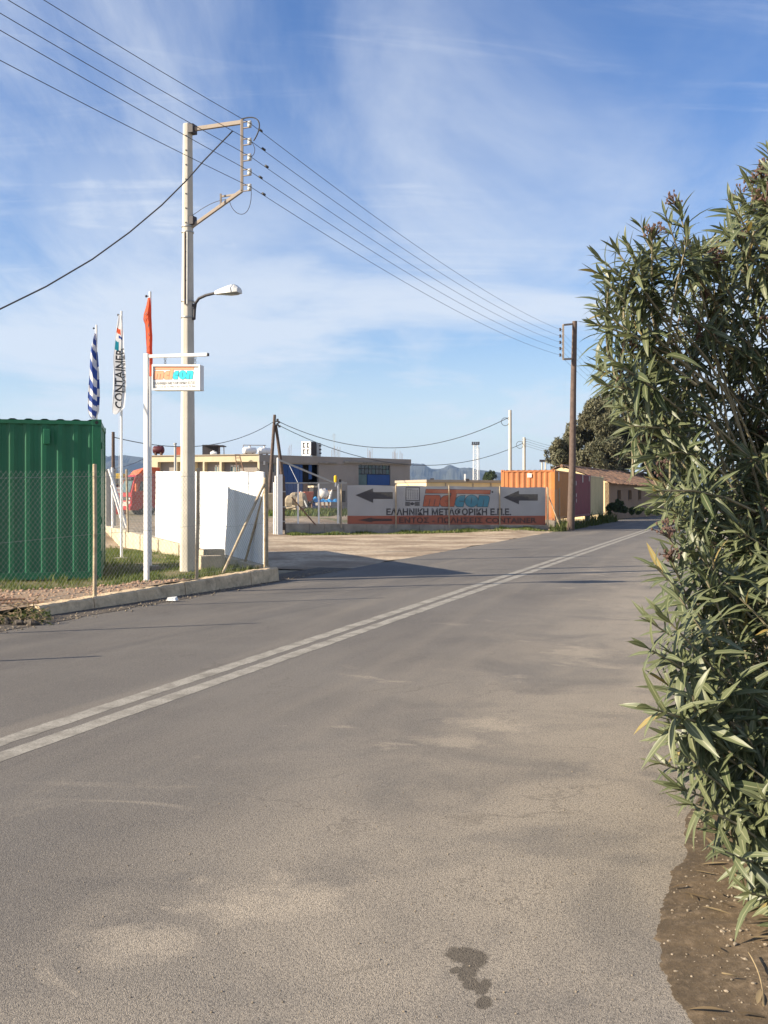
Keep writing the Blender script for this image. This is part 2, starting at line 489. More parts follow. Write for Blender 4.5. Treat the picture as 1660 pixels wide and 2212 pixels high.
def asphalt_mat():
    m, t, p, vec = ground_nodes('asphalt')
    big = noise_n(t, vec, 0.45, 4, 0.55, 0.4)
    fine = noise_n(t, vec, 90, 3, 0.7)
    mid = noise_n(t, vec, 9, 6, 0.65)
    lanes = noise_n(t, vec, 1.0, 5, 0.6, 0.3, (1.3, 0.10, 1))
    base = mixcol(t, mrange(t, big, 0.3, 0.7), (0.130, 0.120, 0.110), (0.172, 0.159, 0.143))
    base = mixcol(t, mrange(t, lanes, 0.45, 0.7, 0, 0.55), base, (0.245, 0.216, 0.178))
    # dust towards the right-hand verge and in patches of its own
    sp = N(t, 'ShaderNodeSeparateXYZ'); L(t, vec, sp.inputs[0])
    edge = mrange(t, sp.outputs[0], -3.9, -0.5, 0, 0.85)
    dn = noise_n(t, vec, 0.8, 7, 0.62, 0.6)
    dust = fmath(t, 'MULTIPLY', edge, mrange(t, dn, 0.34, 0.62, 0.12, 0.85))
    dp = noise_n(t, vec, 0.95, 5, 0.6, 0.8, (0.9, 1.5, 1))
    patch = fmath(t, 'MULTIPLY', mrange(t, dp, 0.57, 0.70, 0, 0.65), mrange(t, sp.outputs[0], -4.2, -2.6))
    dust = fmath(t, 'MAXIMUM', dust, patch)
    pn = noise_n(t, vec, 5, 6, 0.65, 0.5)
    for (u0, s0, a0, b0, k0) in ((-1.62, 6.65, 0.62, 0.5, 0.95), (-1.75, 6.1, 0.5, 0.3, 0.8), (-1.72, 3.42, 0.62, 0.50, 1.0), (-1.35, 3.75, 0.5, 0.5, 0.6), (-1.60, 10.1, 0.7, 0.9, 0.85), (-1.45, 4.9, 0.6, 0.6, 0.45), (-2.05, 2.95, 0.45, 0.35, 0.8), (-1.55, 14.5, 0.7, 1.4, 0.7), (-0.7, 6.2, 0.6, 2.0, 0.7)):
        ad = N(t, 'ShaderNodeVectorMath', operation='SUBTRACT'); ad.inputs[1].default_value = (u0, s0, 0); L(t, vec, ad.inputs[0])
        mu = N(t, 'ShaderNodeVectorMath', operation='MULTIPLY'); mu.inputs[1].default_value = (1 / a0, 1 / b0, 0); L(t, ad.outputs[0], mu.inputs[0])
        le = N(t, 'ShaderNodeVectorMath', operation='LENGTH'); L(t, mu.outputs[0], le.inputs[0])
        lw = fmath(t, 'ADD', le.outputs['Value'], fmath(t, 'MULTIPLY', pn, 1.7))
        dust = fmath(t, 'MAXIMUM', dust, mrange(t, lw, 1.85, 0.85, 0.0, k0 * 0.9))
    base = mixcol(t, dust, base, (0.435, 0.372, 0.288))
    # aggregate
    vo = N(t, 'ShaderNodeTexVoronoi'); vo.inputs['Scale'].default_value = 240; L(t, vec, vo.inputs['Vector'])
    vcol = N(t, 'ShaderNodeSeparateXYZ'); L(t, vo.outputs['Color'], vcol.inputs[0])
    base = mixcol(t, mrange(t, vcol.outputs[0], 0.55, 1.0, 0.0, 0.40), base, (0.33, 0.29, 0.235))
    base = mixcol(t, mrange(t, vcol.outputs[1], 0.72, 1.0, 0.0, 0.62), base, (0.050, 0.045, 0.040))
    base = mixcol(t, mrange(t, fine, 0.36, 0.58, 0.45, 0.0), base, (0.055, 0.05, 0.045))
    vb = N(t, 'ShaderNodeTexVoronoi'); vb.inputs['Scale'].default_value = 46; L(t, vec, vb.inputs['Vector'])
    pit = fmath(t, 'MULTIPLY', mrange(t, vb.outputs['Distance'], 0.22, 0.08), mrange(t, mid, 0.50, 0.64))
    base = mixcol(t, fmath(t, 'MULTIPLY', pit, 0.6), base, (0.05, 0.045, 0.04))
    # a spill that has soaked into the surface
    sn_ = noise_n(t, vec, 26, 5, 0.6); spill = None
    for (u0, s0, a0, b0) in [(-0.913, 3.264, 0.071, 0.059), (-0.87, 3.157, 0.031, 0.074), (-0.856, 3.243, 0.029, 0.058), (-0.837, 3.08, 0.03, 0.041), (-0.798, 3.072, 0.024, 0.052), (-0.769, 2.978, 0.026, 0.038), (-0.912, 3.149, 0.016, 0.028)]:
        ad = N(t, 'ShaderNodeVectorMath', operation='SUBTRACT'); ad.inputs[1].default_value = (u0, s0, 0); L(t, vec, ad.inputs[0])
        mu = N(t, 'ShaderNodeVectorMath', operation='MULTIPLY'); mu.inputs[1].default_value = (1 / a0, 1 / b0, 0); L(t, ad.outputs[0], mu.inputs[0])
        le = N(t, 'ShaderNodeVectorMath', operation='LENGTH'); L(t, mu.outputs[0], le.inputs[0])
        lw = fmath(t, 'ADD', le.outputs['Value'], fmath(t, 'MULTIPLY', sn_, 1.1))
        f_ = mrange(t, lw, 1.78, 1.40, 0.0, 1.0); spill = f_ if spill is None else fmath(t, 'MAXIMUM', spill, f_)
    base = mixcol(t, fmath(t, 'MULTIPLY', spill, 0.66), base, (0.045, 0.036, 0.026))
    # cracks
    ck = N(t, 'ShaderNodeTexVoronoi'); ck.feature = 'DISTANCE_TO_EDGE'; ck.inputs['Scale'].default_value = 0.75
    wob = noise_n(t, vec, 3, 4, 0.6)
    mpv = N(t, 'ShaderNodeVectorMath', operation='ADD'); cx = N(t, 'ShaderNodeCombineXYZ'); L(t, wob, cx.inputs[0]); L(t, wob, cx.inputs[1])
    L(t, vec, mpv.inputs[0]); L(t, cx.outputs[0], mpv.inputs[1]); L(t, mpv.outputs[0], ck.inputs['Vector'])
    cf = fmath(t, 'MULTIPLY', mrange(t, ck.outputs['Distance'], 0.012, 0.003), mrange(t, dn, 0.50, 0.60))
    base = mixcol(t, fmath(t, 'MULTIPLY', cf, 0.28), base, (0.055, 0.048, 0.04))
    L(t, base, p.inputs['Base Color']); p.inputs['Roughness'].default_value = 0.9
    hgt = fmath(t, 'ADD', fmath(t, 'MULTIPLY', fine, 0.7), fmath(t, 'MULTIPLY', vo.outputs['Distance'], -0.9))
    hgt = fmath(t, 'SUBTRACT', hgt, fmath(t, 'MULTIPLY', pit, 1.2))
    bp = N(t, 'ShaderNodeBump'); bp.inputs['Strength'].default_value = 0.6; bp.inputs['Distance'].default_value = 0.004
    L(t, hgt, bp.inputs['Height']); L(t, bp.outputs[0], p.inputs['Normal'])
    return m


def paint_mat():
    m, t, p, vec = ground_nodes('road_paint')
    fine = noise_n(t, vec, 60, 4, 0.7); mid = noise_n(t, vec, 3.5, 6, 0.65)
    w = fmath(t, 'MULTIPLY', mrange(t, fine, 0.32, 0.55, 0.1, 1.0), mrange(t, mid, 0.32, 0.60, 0.1, 1.0))
    base = mixcol(t, w, (0.17, 0.155, 0.13), (0.34, 0.318, 0.272))
    L(t, base, p.inputs['Base Color']); p.inputs['Roughness'].default_value = 0.85
    bp = N(t, 'ShaderNodeBump'); bp.inputs['Strength'].default_value = 0.5; bp.inputs['Distance'].default_value = 0.005
    L(t, fine, bp.inputs['Height']); L(t, bp.outputs[0], p.inputs['Normal'])
    return m


def soil_mat(name, c1, c2, c3, scale=1.0, bump=0.8, stone=(0.42, 0.36, 0.27), stone_amt=0.5, rough=0.95, green=None):
    m, t, p, vec = ground_nodes(name)
    a = noise_n(t, vec, 0.5 * scale, 6, 0.6, 0.3); b_ = noise_n(t, vec, 6 * scale, 7, 0.65)
    base = mixcol(t, mrange(t, a, 0.35, 0.65), c1, c2)
    base = mixcol(t, mrange(t, b_, 0.45, 0.7), base, c3)
    if green is not None:
        g = noise_n(t, vec, 0.22 * scale, 7, 0.65)
        base = mixcol(t, mrange(t, g, 0.48, 0.60, 0, 0.8), base, green)
    vo = N(t, 'ShaderNodeTexVoronoi'); vo.inputs['Scale'].default_value = 30 * scale; L(t, vec, vo.inputs['Vector'])
    sn = noise_n(t, vec, 11 * scale, 3, 0.6)
    s_ = fmath(t, 'MULTIPLY', mrange(t, vo.outputs['Distance'], 0.32, 0.2, 0, stone_amt), mrange(t, sn, 0.48, 0.56))
    base = mixcol(t, s_, base, stone)
    L(t, base, p.inputs['Base Color']); p.inputs['Roughness'].default_value = rough
    h = fmath(t, 'ADD', b_, fmath(t, 'MULTIPLY', s_, 0.8))
    bp = N(t, 'ShaderNodeBump'); bp.inputs['Strength'].default_value = bump; bp.inputs['Distance'].default_value = 0.03 / scale
    L(t, h, bp.inputs['Height']); L(t, bp.outputs[0], p.inputs['Normal'])
    return m


M['asphalt'] = asphalt_mat()
M['paint'] = paint_mat()
M['dirt'] = soil_mat('yard_dirt', (0.25, 0.185, 0.125), (0.50, 0.405, 0.29), (0.24, 0.178, 0.118), 1.0, 1.2, stone_amt=0.7)
M['field'] = soil_mat('land', (0.30, 0.235, 0.165), (0.36, 0.29, 0.21), (0.22, 0.18, 0.12), 0.8, green=(0.13, 0.14, 0.055))
M['lawn'] = soil_mat('yard_soil', (0.17, 0.15, 0.075), (0.13, 0.125, 0.055), (0.22, 0.17, 0.10), 1.2, stone_amt=0.4)
M['gravel'] = soil_mat('red_gravel', (0.30, 0.20, 0.13), (0.26, 0.19, 0.13), (0.36, 0.28, 0.20), 2.2, 1.0)
M['mud'] = soil_mat('damp_soil', (0.175, 0.125, 0.076), (0.135, 0.098, 0.060), (0.25, 0.185, 0.118), 5.0, 1.0, (0.36, 0.30, 0.22), 0.75, 0.7)
M['verge'] = soil_mat('shaded_verge_soil', (0.10, 0.085, 0.07), (0.075, 0.065, 0.055), (0.17, 0.14, 0.11), 2.5, 1.0)
def damp_rim(m):
    t = m.node_tree; p = t.nodes['Principled BSDF']; src = p.inputs['Base Color'].links[0].from_socket
    at = N(t, 'ShaderNodeAttribute'); at.attribute_name = 'damp'
    tcn = N(t, 'ShaderNodeTexCoord'); n_ = noise_n(t, tcn.outputs['Object'], 7, 5, 0.65)
    f_ = fmath(t, 'MULTIPLY', at.outputs['Fac'], mrange(t, n_, 0.25, 0.6, 0.25, 0.7))
    L(t, mixcol(t, f_, src, (0.040, 0.030, 0.018)), p.inputs['Base Color'])


damp_rim(M['mud'])
M['peb'] = mat('pebble', (0.25, 0.205, 0.15), 0.9, 0.35, 25)
M['mountain'] = mat('mountain_rock', (0.045, 0.050, 0.040), 0.95, 0.3, 0.004, dirt=(0.22, 0.20, 0.18), ds=0.006, damt=0.6, dlo=0.58, dhi=0.68)
# ------------------------------------------------------------------ the ground, road and verges
TH = math.radians(20.4); CT, ST = math.cos(TH), math.sin(TH)


def road_uv(X, Y): return X * CT - Y * ST, X * ST + Y * CT      # u across (right), s along


def road_pt(u, s, z=0.0): return Vector((u * CT + s * ST, -u * ST + s * CT, z))


def terrain(X, Y):
    u, s = road_uv(X, Y); v = -8.4 - u
    q = (Y - 42) - 2.5 * (X + 4.35)
    z = -0.03 + 0.5 * sstep(0, 8, q) * sstep(2, 6, v)
    z += 0.16 * sstep(0.3, 1.6, v) * sstep(40, 46, s) * sstep(70, 60, s) * (1 - sstep(5, 9, v))
    if u > 0.2: z += 0.10 * sstep(0.3, 3, u)
    if v > 0.4: z += 0.025 * nz(X * 0.6, Y * 0.6)
    return z


mb = MB(); rad = [0.0]
r = 0.6
while r < 6500:
    rad.append(r); r += 0.6 if r < 66 else max(0.6, r * 0.09)
NA = 140
mb.v.append((0, 20, terrain(0, 20)))
for i, r in enumerate(rad[1:]):
    for j in range(NA):
        a = 2 * math.pi * j / NA
        X, Y = r * math.cos(a), 20 + r * math.sin(a)
        mb.v.append((X, Y, terrain(X, Y)))
for j in range(NA):
    mb.f.append((0, 1 + j, 1 + (j + 1) % NA)); mb.m.append(0)
for i in range(len(rad) - 2):
    for j in range(NA):
        j2 = (j + 1) % NA
        mb.f.append((1 + i * NA + j, 1 + (i + 1) * NA + j, 1 + (i + 1) * NA + j2, 1 + i * NA + j2)); mb.m.append(0)
tag(mb.build('ground', M['field'], smooth=True), kind='structure')


def strip_obj(name, m, ufun0, ufun1, s0, s1, ds, z, nu=1):
    b = MB(); n = int((s1 - s0) / ds) + 1
    for i in range(n + 1):
        s = s0 + (s1 - s0) * i / n
        a, c_ = ufun0(s), ufun1(s)
        for k in range(nu + 1):
            b.v.append((a + (c_ - a) * k / nu, s, z if not callable(z) else z(a + (c_ - a) * k / nu, s)))
    for i in range(n):
        for k in range(nu):
            p = i * (nu + 1) + k
            b.f.append((p, p + 1, p + nu + 2, p + nu + 1)); b.m.append(0)
    o = b.build(name, m); o.rotation_euler = (0, 0, -TH)
    return tag(o, kind='structure')


strip_obj('road', M['asphalt'],
          lambda s: -8.32 + 0.10 * nz(s * 0.9, 3.1) + 0.05 * nz(s * 4, 8.0) - 0.12 * sstep(20.5, 18.5, s),
          lambda s: 0.10 + 0.22 * sstep(9, 14, s) + 0.06 * nz(s * 1.6, 5.0), -14, 420, 0.25, 0.0, 2)
strip_obj('lane_line', M['paint'], lambda s: -4.635 + 0.016 * nz(s * 4, 1) + 0.008 * nz(s * 15, 1), lambda s: -4.475 + 0.016 * nz(s * 4, 2) + 0.008 * nz(s * 15, 2), -14, 300, 0.06, 0.0018)
strip_obj('lane_line', M['paint'], lambda s: -4.375 + 0.016 * nz(s * 4, 3) + 0.008 * nz(s * 15, 3), lambda s: -4.215 + 0.016 * nz(s * 4, 4) + 0.008 * nz(s * 15, 4), -14, 300, 0.06, 0.0018)
# dusty apron of the driveway, running up to the fence
strip_obj('driveway', M['dirt'], lambda s: -26.0, lambda s: -8.05 + 0.35 * nz(s * 0.5, 9) + 0.2 * nz(s * 2.1, 4) - 0.25, 19.6, 47.5, 0.3,
          lambda u, s: max(terrain(*road_pt(u, s).xy), -0.02) + 0.012 + (0.004 if u > -9 else 0.0), 24)
# loose verge along the kerb, the kerb's shadow put into its dark colour
strip_obj('verge', M['verge'], lambda s: -9.1, lambda s: -8.40 + 0.10 * nz(s * 1.7, 2) + 0.07 * nz(s * 6, 7) + 0.10, 8.5, 20.2, 0.15, 0.005)

# damp soil under the oleanders, with the curved edge seen at the lower right
edge = [(1560, 1640), (1480, 1770), (1483, 1850), (1452, 1880), (1440, 1925), (1424, 1975), (1420, 2010), (1426, 2060), (1444, 2120), (1480, 2180), (1520, 2240), (1600, 2400)]
pts = [GD(x, y, 0.006) for x, y in edge]
fine = []
for i in range(len(pts) - 1):
    for k in range(16):
        q = pts[i].lerp(pts[i + 1], k / 16); fine.append((q.x + 0.020 * nz(q.y * 16, 1, i * 0.1) + 0.010 * nz(q.y * 55, 5, q.x * 55), q.y))
b = MB(); DX = (0, 0.015, 0.05, 0.12, 0.25, 0.45, 0.9, 1.8, 4.0); DZ = (-0.003, 0.001, 0.005, 0.012, 0.02, 0.03, 0.05, 0.09, 0.15)
damp = []
for (x, y) in fine:
    for k in range(9):
        X = x + DX[k]
        b.v.append((X, y, 0.006 + DZ[k] + (0.014 * nz(X * 5, y * 5) + 0.006 * nz(X * 19, y * 19) if k > 2 else 0)))
        damp.append((1.0, 1.0, 0.9, 0.75, 0.45, 0.2, 0.0, 0.0, 0.0)[k])
for i in range(len(fine) - 1):
    for k in range(8):
        p = i * 9 + k; b.f.append((p, p + 1, p + 10, p + 9)); b.m.append(0)
o = tag(b.build('damp_soil', M['mud'], smooth=True), kind='structure')
at_ = o.data.attributes.new('damp', 'FLOAT', 'POINT'); at_.data.foreach_set('value', damp)
# wider bare soil further along the right-hand verge
strip_obj('soil_verge', M['dirt'], lambda s: 0.16 + 0.22 * sstep(9, 14, s) + 0.12 * nz(s * 1.3, 15), lambda s: 5.0, 5.3, 60, 0.3,
          lambda u, s: 0.010 + 0.11 * sstep(0.3, 3, u), 6)

# ------------------------------------------------------------------ near yard: soil, kerb, fence
def yardz(X, Y):
    z = 0.17 + 0.0225 * (min(Y, 17.0) - 14) - 0.017 * max(0.0, Y - 18.2)
    z = max(z, -0.05)
    z -= 0.15 * sstep(-3.9, -5.0, X) * sstep(20, 18.5, Y) * sstep(14.6, 16.6, Y)
    return z - 0.02 + 0.03 * nz(X * 0.8, Y * 0.8) + 0.012 * nz(X * 4, Y * 4)


K0 = Vector((-4.47, 13.3, 0)); KD = Vector((0.420, 0.907, 0)).normalized(); KN = Vector((KD.y, -KD.x, 0))   # kerb line, KN towards road
W0 = Vector((-2.33, 18.9, 0)); WD = Vector((-0.43, 0.90, 0)).normalized(); WN = Vector((-WD.y, WD.x, 0))     # white wall line, WN into the yard

bm = bmesh.new()
nx, ny = 70, 110
grid = [[bm.verts.new((-16 + 15.0 * i / nx, 9 + 27.0 * j / ny, 0)) for j in range(ny + 1)] for i in range(nx + 1)]
for i in range(nx):
    for j in range(ny):
        bm.faces.new((grid[i][j], grid[i + 1][j], grid[i + 1][j + 1], grid[i][j + 1]))


def cut(pt, nrm):
    g = bm.verts[:] + bm.edges[:] + bm.faces[:]
    bmesh.ops.bisect_plane(bm, geom=g, plane_co=pt, plane_no=nrm, clear_outer=True)


cut(K0 - KN * 0.12, KN); cut(W0 + WN * 0.06, -WN)
for v in bm.verts: v.co.z = yardz(v.co.x, v.co.y)
me = bpy.data.meshes.new('yard_soil'); bm.to_mesh(me); bm.free()
me.materials.append(M['lawn'])
for p_ in me.polygons: p_.use_smooth = True
o = bpy.data.objects.new('yard_soil', me); col.objects.link(o); tag(o, kind='structure')
# reddish gravel bed behind the kerb at the left
b = MB(); n = 40
for i in range(n + 1):
    s = -4.6 + 8.2 * i / n; base = K0 + KD * s
    wdt = max(0.05, 1.9 * sstep(3.6, 0.5, s)) + 0.15 * nz(s * 2, 3)
    for k in range(7):
        q = base - KN * (0.13 + wdt * k / 6)
        b.v.append((q.x, q.y, yardz(q.x, q.y) + 0.014 - (0.03 if k == 6 else 0)))
for i in range(n):
    for k in range(6):
        p = i * 7 + k; b.f.append((p, p + 7, p + 8, p + 1)); b.m.append(0)
tag(b.build('gravel_bed', M['gravel'], smooth=True), kind='structure')


def kerbz(s):     # top of the kerb
    Y = (K0 + KD * s).y
    return 0.155 + 0.0215 * (Y - 13.6)


t = thing('kerb_wall', 'low rough concrete kerb wall under the near chain-link fence', 'low wall', K0 + KD * 2)
s = -0.35; k = 0
lens = [1.05, 0.95, 1.2, 0.9, 1.1, 0.95]
for ln in lens:
    b = MB(); n = 12
    s1 = s + ln - 0.012
    if k == len(lens) - 1: s1 = 5.80
    for i in range(n + 1):
        ss = s + (s1 - s) * i / n; q = K0 + KD * ss; zt = kerbz(ss) + 0.014 * nz(ss * 6, 2.0) + 0.01 * nz(ss * 17, 5)
        w = 0.015 * nz(ss * 5, 9.0); jit = 0.006 * (k % 2)
        prof = [(0.02 + w + jit, -0.06), (0.0 + w * 1.3 + jit, zt * 0.5), (-0.01 + w + jit, zt - 0.025), (-0.035 + w, zt), (-0.22 + w, zt + 0.008 * nz(ss * 9, 1)), (-0.25 + w, zt - 0.03), (-0.25, -0.06)]
        for (a_, z_) in prof:
            v = q + KN * a_; b.v.append((v.x, v.y, z_))
    m_ = 7
    for i in range(n):
        for j in range(m_ - 1):
            p = i * m_ + j; b.f.append((p, p + m_, p + m_ + 1, p + 1)); b.m.append(0)
    b.f.append(tuple(range(m_))); b.m.append(0)
    b.f.append(tuple(n * m_ + j for j in reversed(range(m_)))); b.m.append(0)
    b.build('kerb_block', M['kerb'], t)
    s += ln; k += 1


def chain_mesh(b, p0, p1, z0a, z0b, hgt, pitch, r, n=3):
    """diamond mesh between two plan points; bottoms z0a, z0b"""
    p0 = Vector(p0); p1 = Vector(p1); Ln = (p1 - p0).length
    d = (p1 - p0) / Ln; nn = Vector((d.y, -d.x, 0))

    def mp(s_, t_, o_):
        q = p0 + d * s_ + nn * o_
        return Vector((q.x, q.y, z0a + (z0b - z0a) * s_ / Ln + t_))
    kx = int((Ln + hgt) / pitch) + 1
    for sg, of in ((1, r), (-1, -r)):
        for i in range(kx + 1):
            c0 = -hgt + i * pitch
            lo = max(0.0, -c0); hi = min(hgt, Ln - c0)
            if hi - lo < 0.02: continue
            if sg == 1: a_, e_ = mp(c0 + lo, lo, of), mp(c0 + hi, hi, of)
            else: a_, e_ = mp(c0 + lo, hgt - lo, of), mp(c0 + hi, hgt - hi, of)
            b.tube([a_, e_], r, n, cap=False)


posts3 = []
for s_ in (-8.1, -5.35, -2.55):
    q = K0 + KD * s_ - KN * 0.10; posts3.append(Vector((q.x, q.y, kerbz(s_) if s_ > -0.4 else yardz(q.x, q.y))))
for (x, y, z) in ((205, 1287, 0.17), (425, 1250, 0.225), (573, 1222, 0.27)):
    posts3.append(GD(x, y, z))
t = thing('chain_link_fence', 'near chain-link fence on rough pipe posts above the kerb beside the road', 'fence', posts3[4])
tops = []
for i, q in enumerate(posts3):
    b = MB(); lean = Vector((0.03, 0, 0)) if i == 4 else Vector((0.0, 0, 0))
    hp = [1.9, 1.9, 1.9, 1.90, 1.86, 1.70][i]
    top = q + Vector((0, 0, hp)) + lean; tops.append(top)
    b.tube([q - Vector((0, 0, 0.1)), q.lerp(top, 0.5) + Vector((0.006, 0, 0)), top], 0.029, 10)
    b.tube([top, top + Vector((0, 0, 0.02))], [0.032, 0.026], 10)
    b.build('post', M['postpipe'], t, smooth=True)
# bracing struts at the corner
for (xa, ya, Ya, xb, yb, Yb) in ((571, 1046, 18.85, 481, 1240, 17.55), (571, 1062, 18.9, 530, 1214, 19.8)):
    b = MB(); b.tube([P(xa, ya, Ya), P(xb, yb, Yb)], 0.026, 8); b.build('strut', M['postpipe'], t, smooth=True)
b = MB()
for i in range(len(posts3) - 1):
    a_, e_ = posts3[i], posts3[i + 1]
    chain_mesh(b, (a_.x, a_.y, 0), (e_.x, e_.y, 0), a_.z + 0.02, e_.z + 0.02, 1.80 if i < 4 else 1.66, 0.085, 0.0014)
tag(b.build('wire_mesh', M['meshwire'], t), kind='stuff')
for hh in (0.08, 0.9, 1.74):
    b = MB()
    for i in range(len(posts3) - 1):
        a_, e_ = posts3[i], posts3[i + 1]
        h_ = hh if i < 4 else hh * 0.93
        m_ = a_.lerp(e_, 0.5) + Vector((0, 0, h_ - 0.015))
        b.tube([a_ + Vector((0, 0, hh)), m_, e_ + Vector((0, 0, h_))], 0.0022, 4, cap=False)
    b.build('tension_wire', M['meshwire'], t)

# ------------------------------------------------------------------ plinth and white wall along the drive
t = thing('plinth_wall', 'pale cast concrete footing wall below the white sheet wall', 'low wall', W0 + WD * 5)


def wz(tt):    # plinth top along the wall
    return 0.28 + 0.0185 * tt


tt = 0.12; k = 0
while tt < 17.2:
    ln = 1.25 + 0.25 * nz(k * 3.1, 0.5)
    b = MB(); th = 0.16 + 0.02 * (k % 2)
    z0 = -0.25
    q0 = W0 + WD * tt; q1 = W0 + WD * (tt + ln - 0.03)
    zt0 = wz(tt) + 0.02 * nz(k, 2.2); zt1 = wz(tt + ln) + 0.02 * nz(k, 4.4)
    c8 = [q0 + WN * th, q1 + WN * th, q1 - WN * 0.14, q0 - WN * 0.14]
    vs = [(v.x, v.y, z0) for v in c8] + [(c8[0].x, c8[0].y, zt0), (c8[1].x, c8[1].y, zt1), (c8[2].x, c8[2].y, zt1), (c8[3].x, c8[3].y, zt0)]
    b.hexa([Vector(v) for v in (vs[3], vs[2], vs[1], vs[0], vs[7], vs[6], vs[5], vs[4])])
    b.build('wall_block', M['plinth'], t, bevel=0.012)
    tt += ln; k += 1
# stepped buttress blocks beside the concrete pole
for (x, y, Y, sx, sy, sz) in ((463, 1213, 19.0, 0.34, 0.30, 0.24), (452, 1222, 18.6, 0.42, 0.28, 0.15)):
    q = P(x, y, Y); b = MB(); b.box((q.x, q.y, q.z), sx, sy, sz + 0.25, 0.5)
    b.build('wall_block', M['plinth'], t, bevel=0.015)

t = thing('sheet_wall', 'tall white sheet wall facing the sun behind the concrete pole', 'wall', W0 + WD * 5 + Vector((0, 0, 0.3)))
edges = [0.0, 2.4, 4.8, 7.2, 9.75]
for i in range(4):
    b = MB(); n, mz_ = 16, 8
    a0, a1 = edges[i] + 0.006, edges[i + 1] - 0.006
    for side in (0, 1):
        for ii in range(n + 1):
            s_ = a0 + (a1 - a0) * ii / n
            for jj in range(mz_ + 1):
                f_ = jj / mz_
                zb = wz(s_) + 0.015; ztp = 2.10 + 0.0262 * s_ + 0.022 * nz(s_ * 1.7, 1.0) + 0.008 * nz(s_ * 7, 2.0)
                wv = 0.026 * nz(s_ * 1.4, f_ * 1.5, i * 3.0) + 0.010 * nz(s_ * 5, f_ * 4)
                q = W0 + WD * s_ + WN * (0.02 + wv - 0.035 * side)
                b.v.append((q.x, q.y, zb + (ztp - zb) * f_))
    nn_ = (n + 1) * (mz_ + 1)
    for ii in range(n):
        for jj in range(mz_):
            p = ii * (mz_ + 1) + jj
            b.f.append((p, p + 1, p + mz_ + 2, p + mz_ + 1)); b.m.append(0)
            b.f.append((nn_ + p, nn_ + p + mz_ + 1, nn_ + p + mz_ + 2, nn_ + p + 1)); b.m.append(0)
    for ii in range(n):     # top and bottom edges
        for jj in (0, mz_):
            p = ii * (mz_ + 1) + jj
            b.f.append((p, p + mz_ + 1, nn_ + p + mz_ + 1, nn_ + p)); b.m.append(0)
    for ii in (0, n):
        for jj in range(mz_):
            p = ii * (mz_ + 1) + jj
            b.f.append((p, p + 1, nn_ + p + 1, nn_ + p)); b.m.append(0)
    b.build('panel', M['whitewall'], t, smooth=True)
for s_ in (0.05, 2.4, 4.8, 7.2, 9.72):
    q = W0 + WD * s_ - WN * 0.06; b = MB()
    b.tube([(q.x, q.y, wz(s_) - 0.1), (q.x, q.y, 2.06 + 0.026 * s_)], 0.025, 8); b.build('post', M['postpipe'], t, smooth=True)

# far end of that wall: open wire fence with a concrete pillar and leaning pipes
q0, q1 = W0 + WD * 9.8, W0 + WD * 17.2
t = thing('wire_fence', 'open wire fence with leaning pipes past the far end of the white wall', 'fence', (q1.x, q1.y, 0.5))
b = MB(); chain_mesh(b, (q0.x, q0.y, 0), (q1.x, q1.y, 0), wz(9.8), wz(17.2), 1.85, 0.14, 0.0022)
tag(b.build('wire_mesh', M['meshwire'], t), kind='stuff')
for (xa, ya, xb, yb, Y, r_) in ((274, 1014, 277, 1150, 30.5, 0.035), (243, 1010, 244, 1140, 33.2, 0.045), (236, 1013, 275, 1140, 33.0, 0.05), (241, 1048, 268, 1140, 32.6, 0.04)):
    b = MB(); b.tube([P(xa, ya, Y), P(xb, yb, Y)], r_, 8)
    b.build('post' if abs(xa - xb) < 5 else 'strut', M['white'] if r_ > 0.036 else M['postpipe'], t, smooth=True)
t = thing('concrete_pillar', 'grey concrete pillar at the far corner between green container and red truck', 'pillar', P(240, 1145, 34.6))
b = MB(); f_ = Fac(229, 34.2, 251, 34.4); f_.rect(b, 229, 251, 1018, 1170, 0, -0.3); b.build('shaft', M['concrete'], t, bevel=0.02)
b = MB(); f_.rect(b, 228, 252, 1013, 1018, 0.03, -0.33); b.build('cap', M['concrete'], t)


# ------------------------------------------------------------------ shipping containers
def corr_profile(Ln, period=0.278, depth=0.036):
    pts_ = [(0.0, 0.0)]; x = 0.05
    while x + period < Ln - 0.02:
        pts_ += [(x, 0.0), (x + 0.068, -depth), (x + 0.139, -depth), (x + 0.207, 0.0)]
        x += period
    pts_.append((Ln, 0.0))
    return pts_


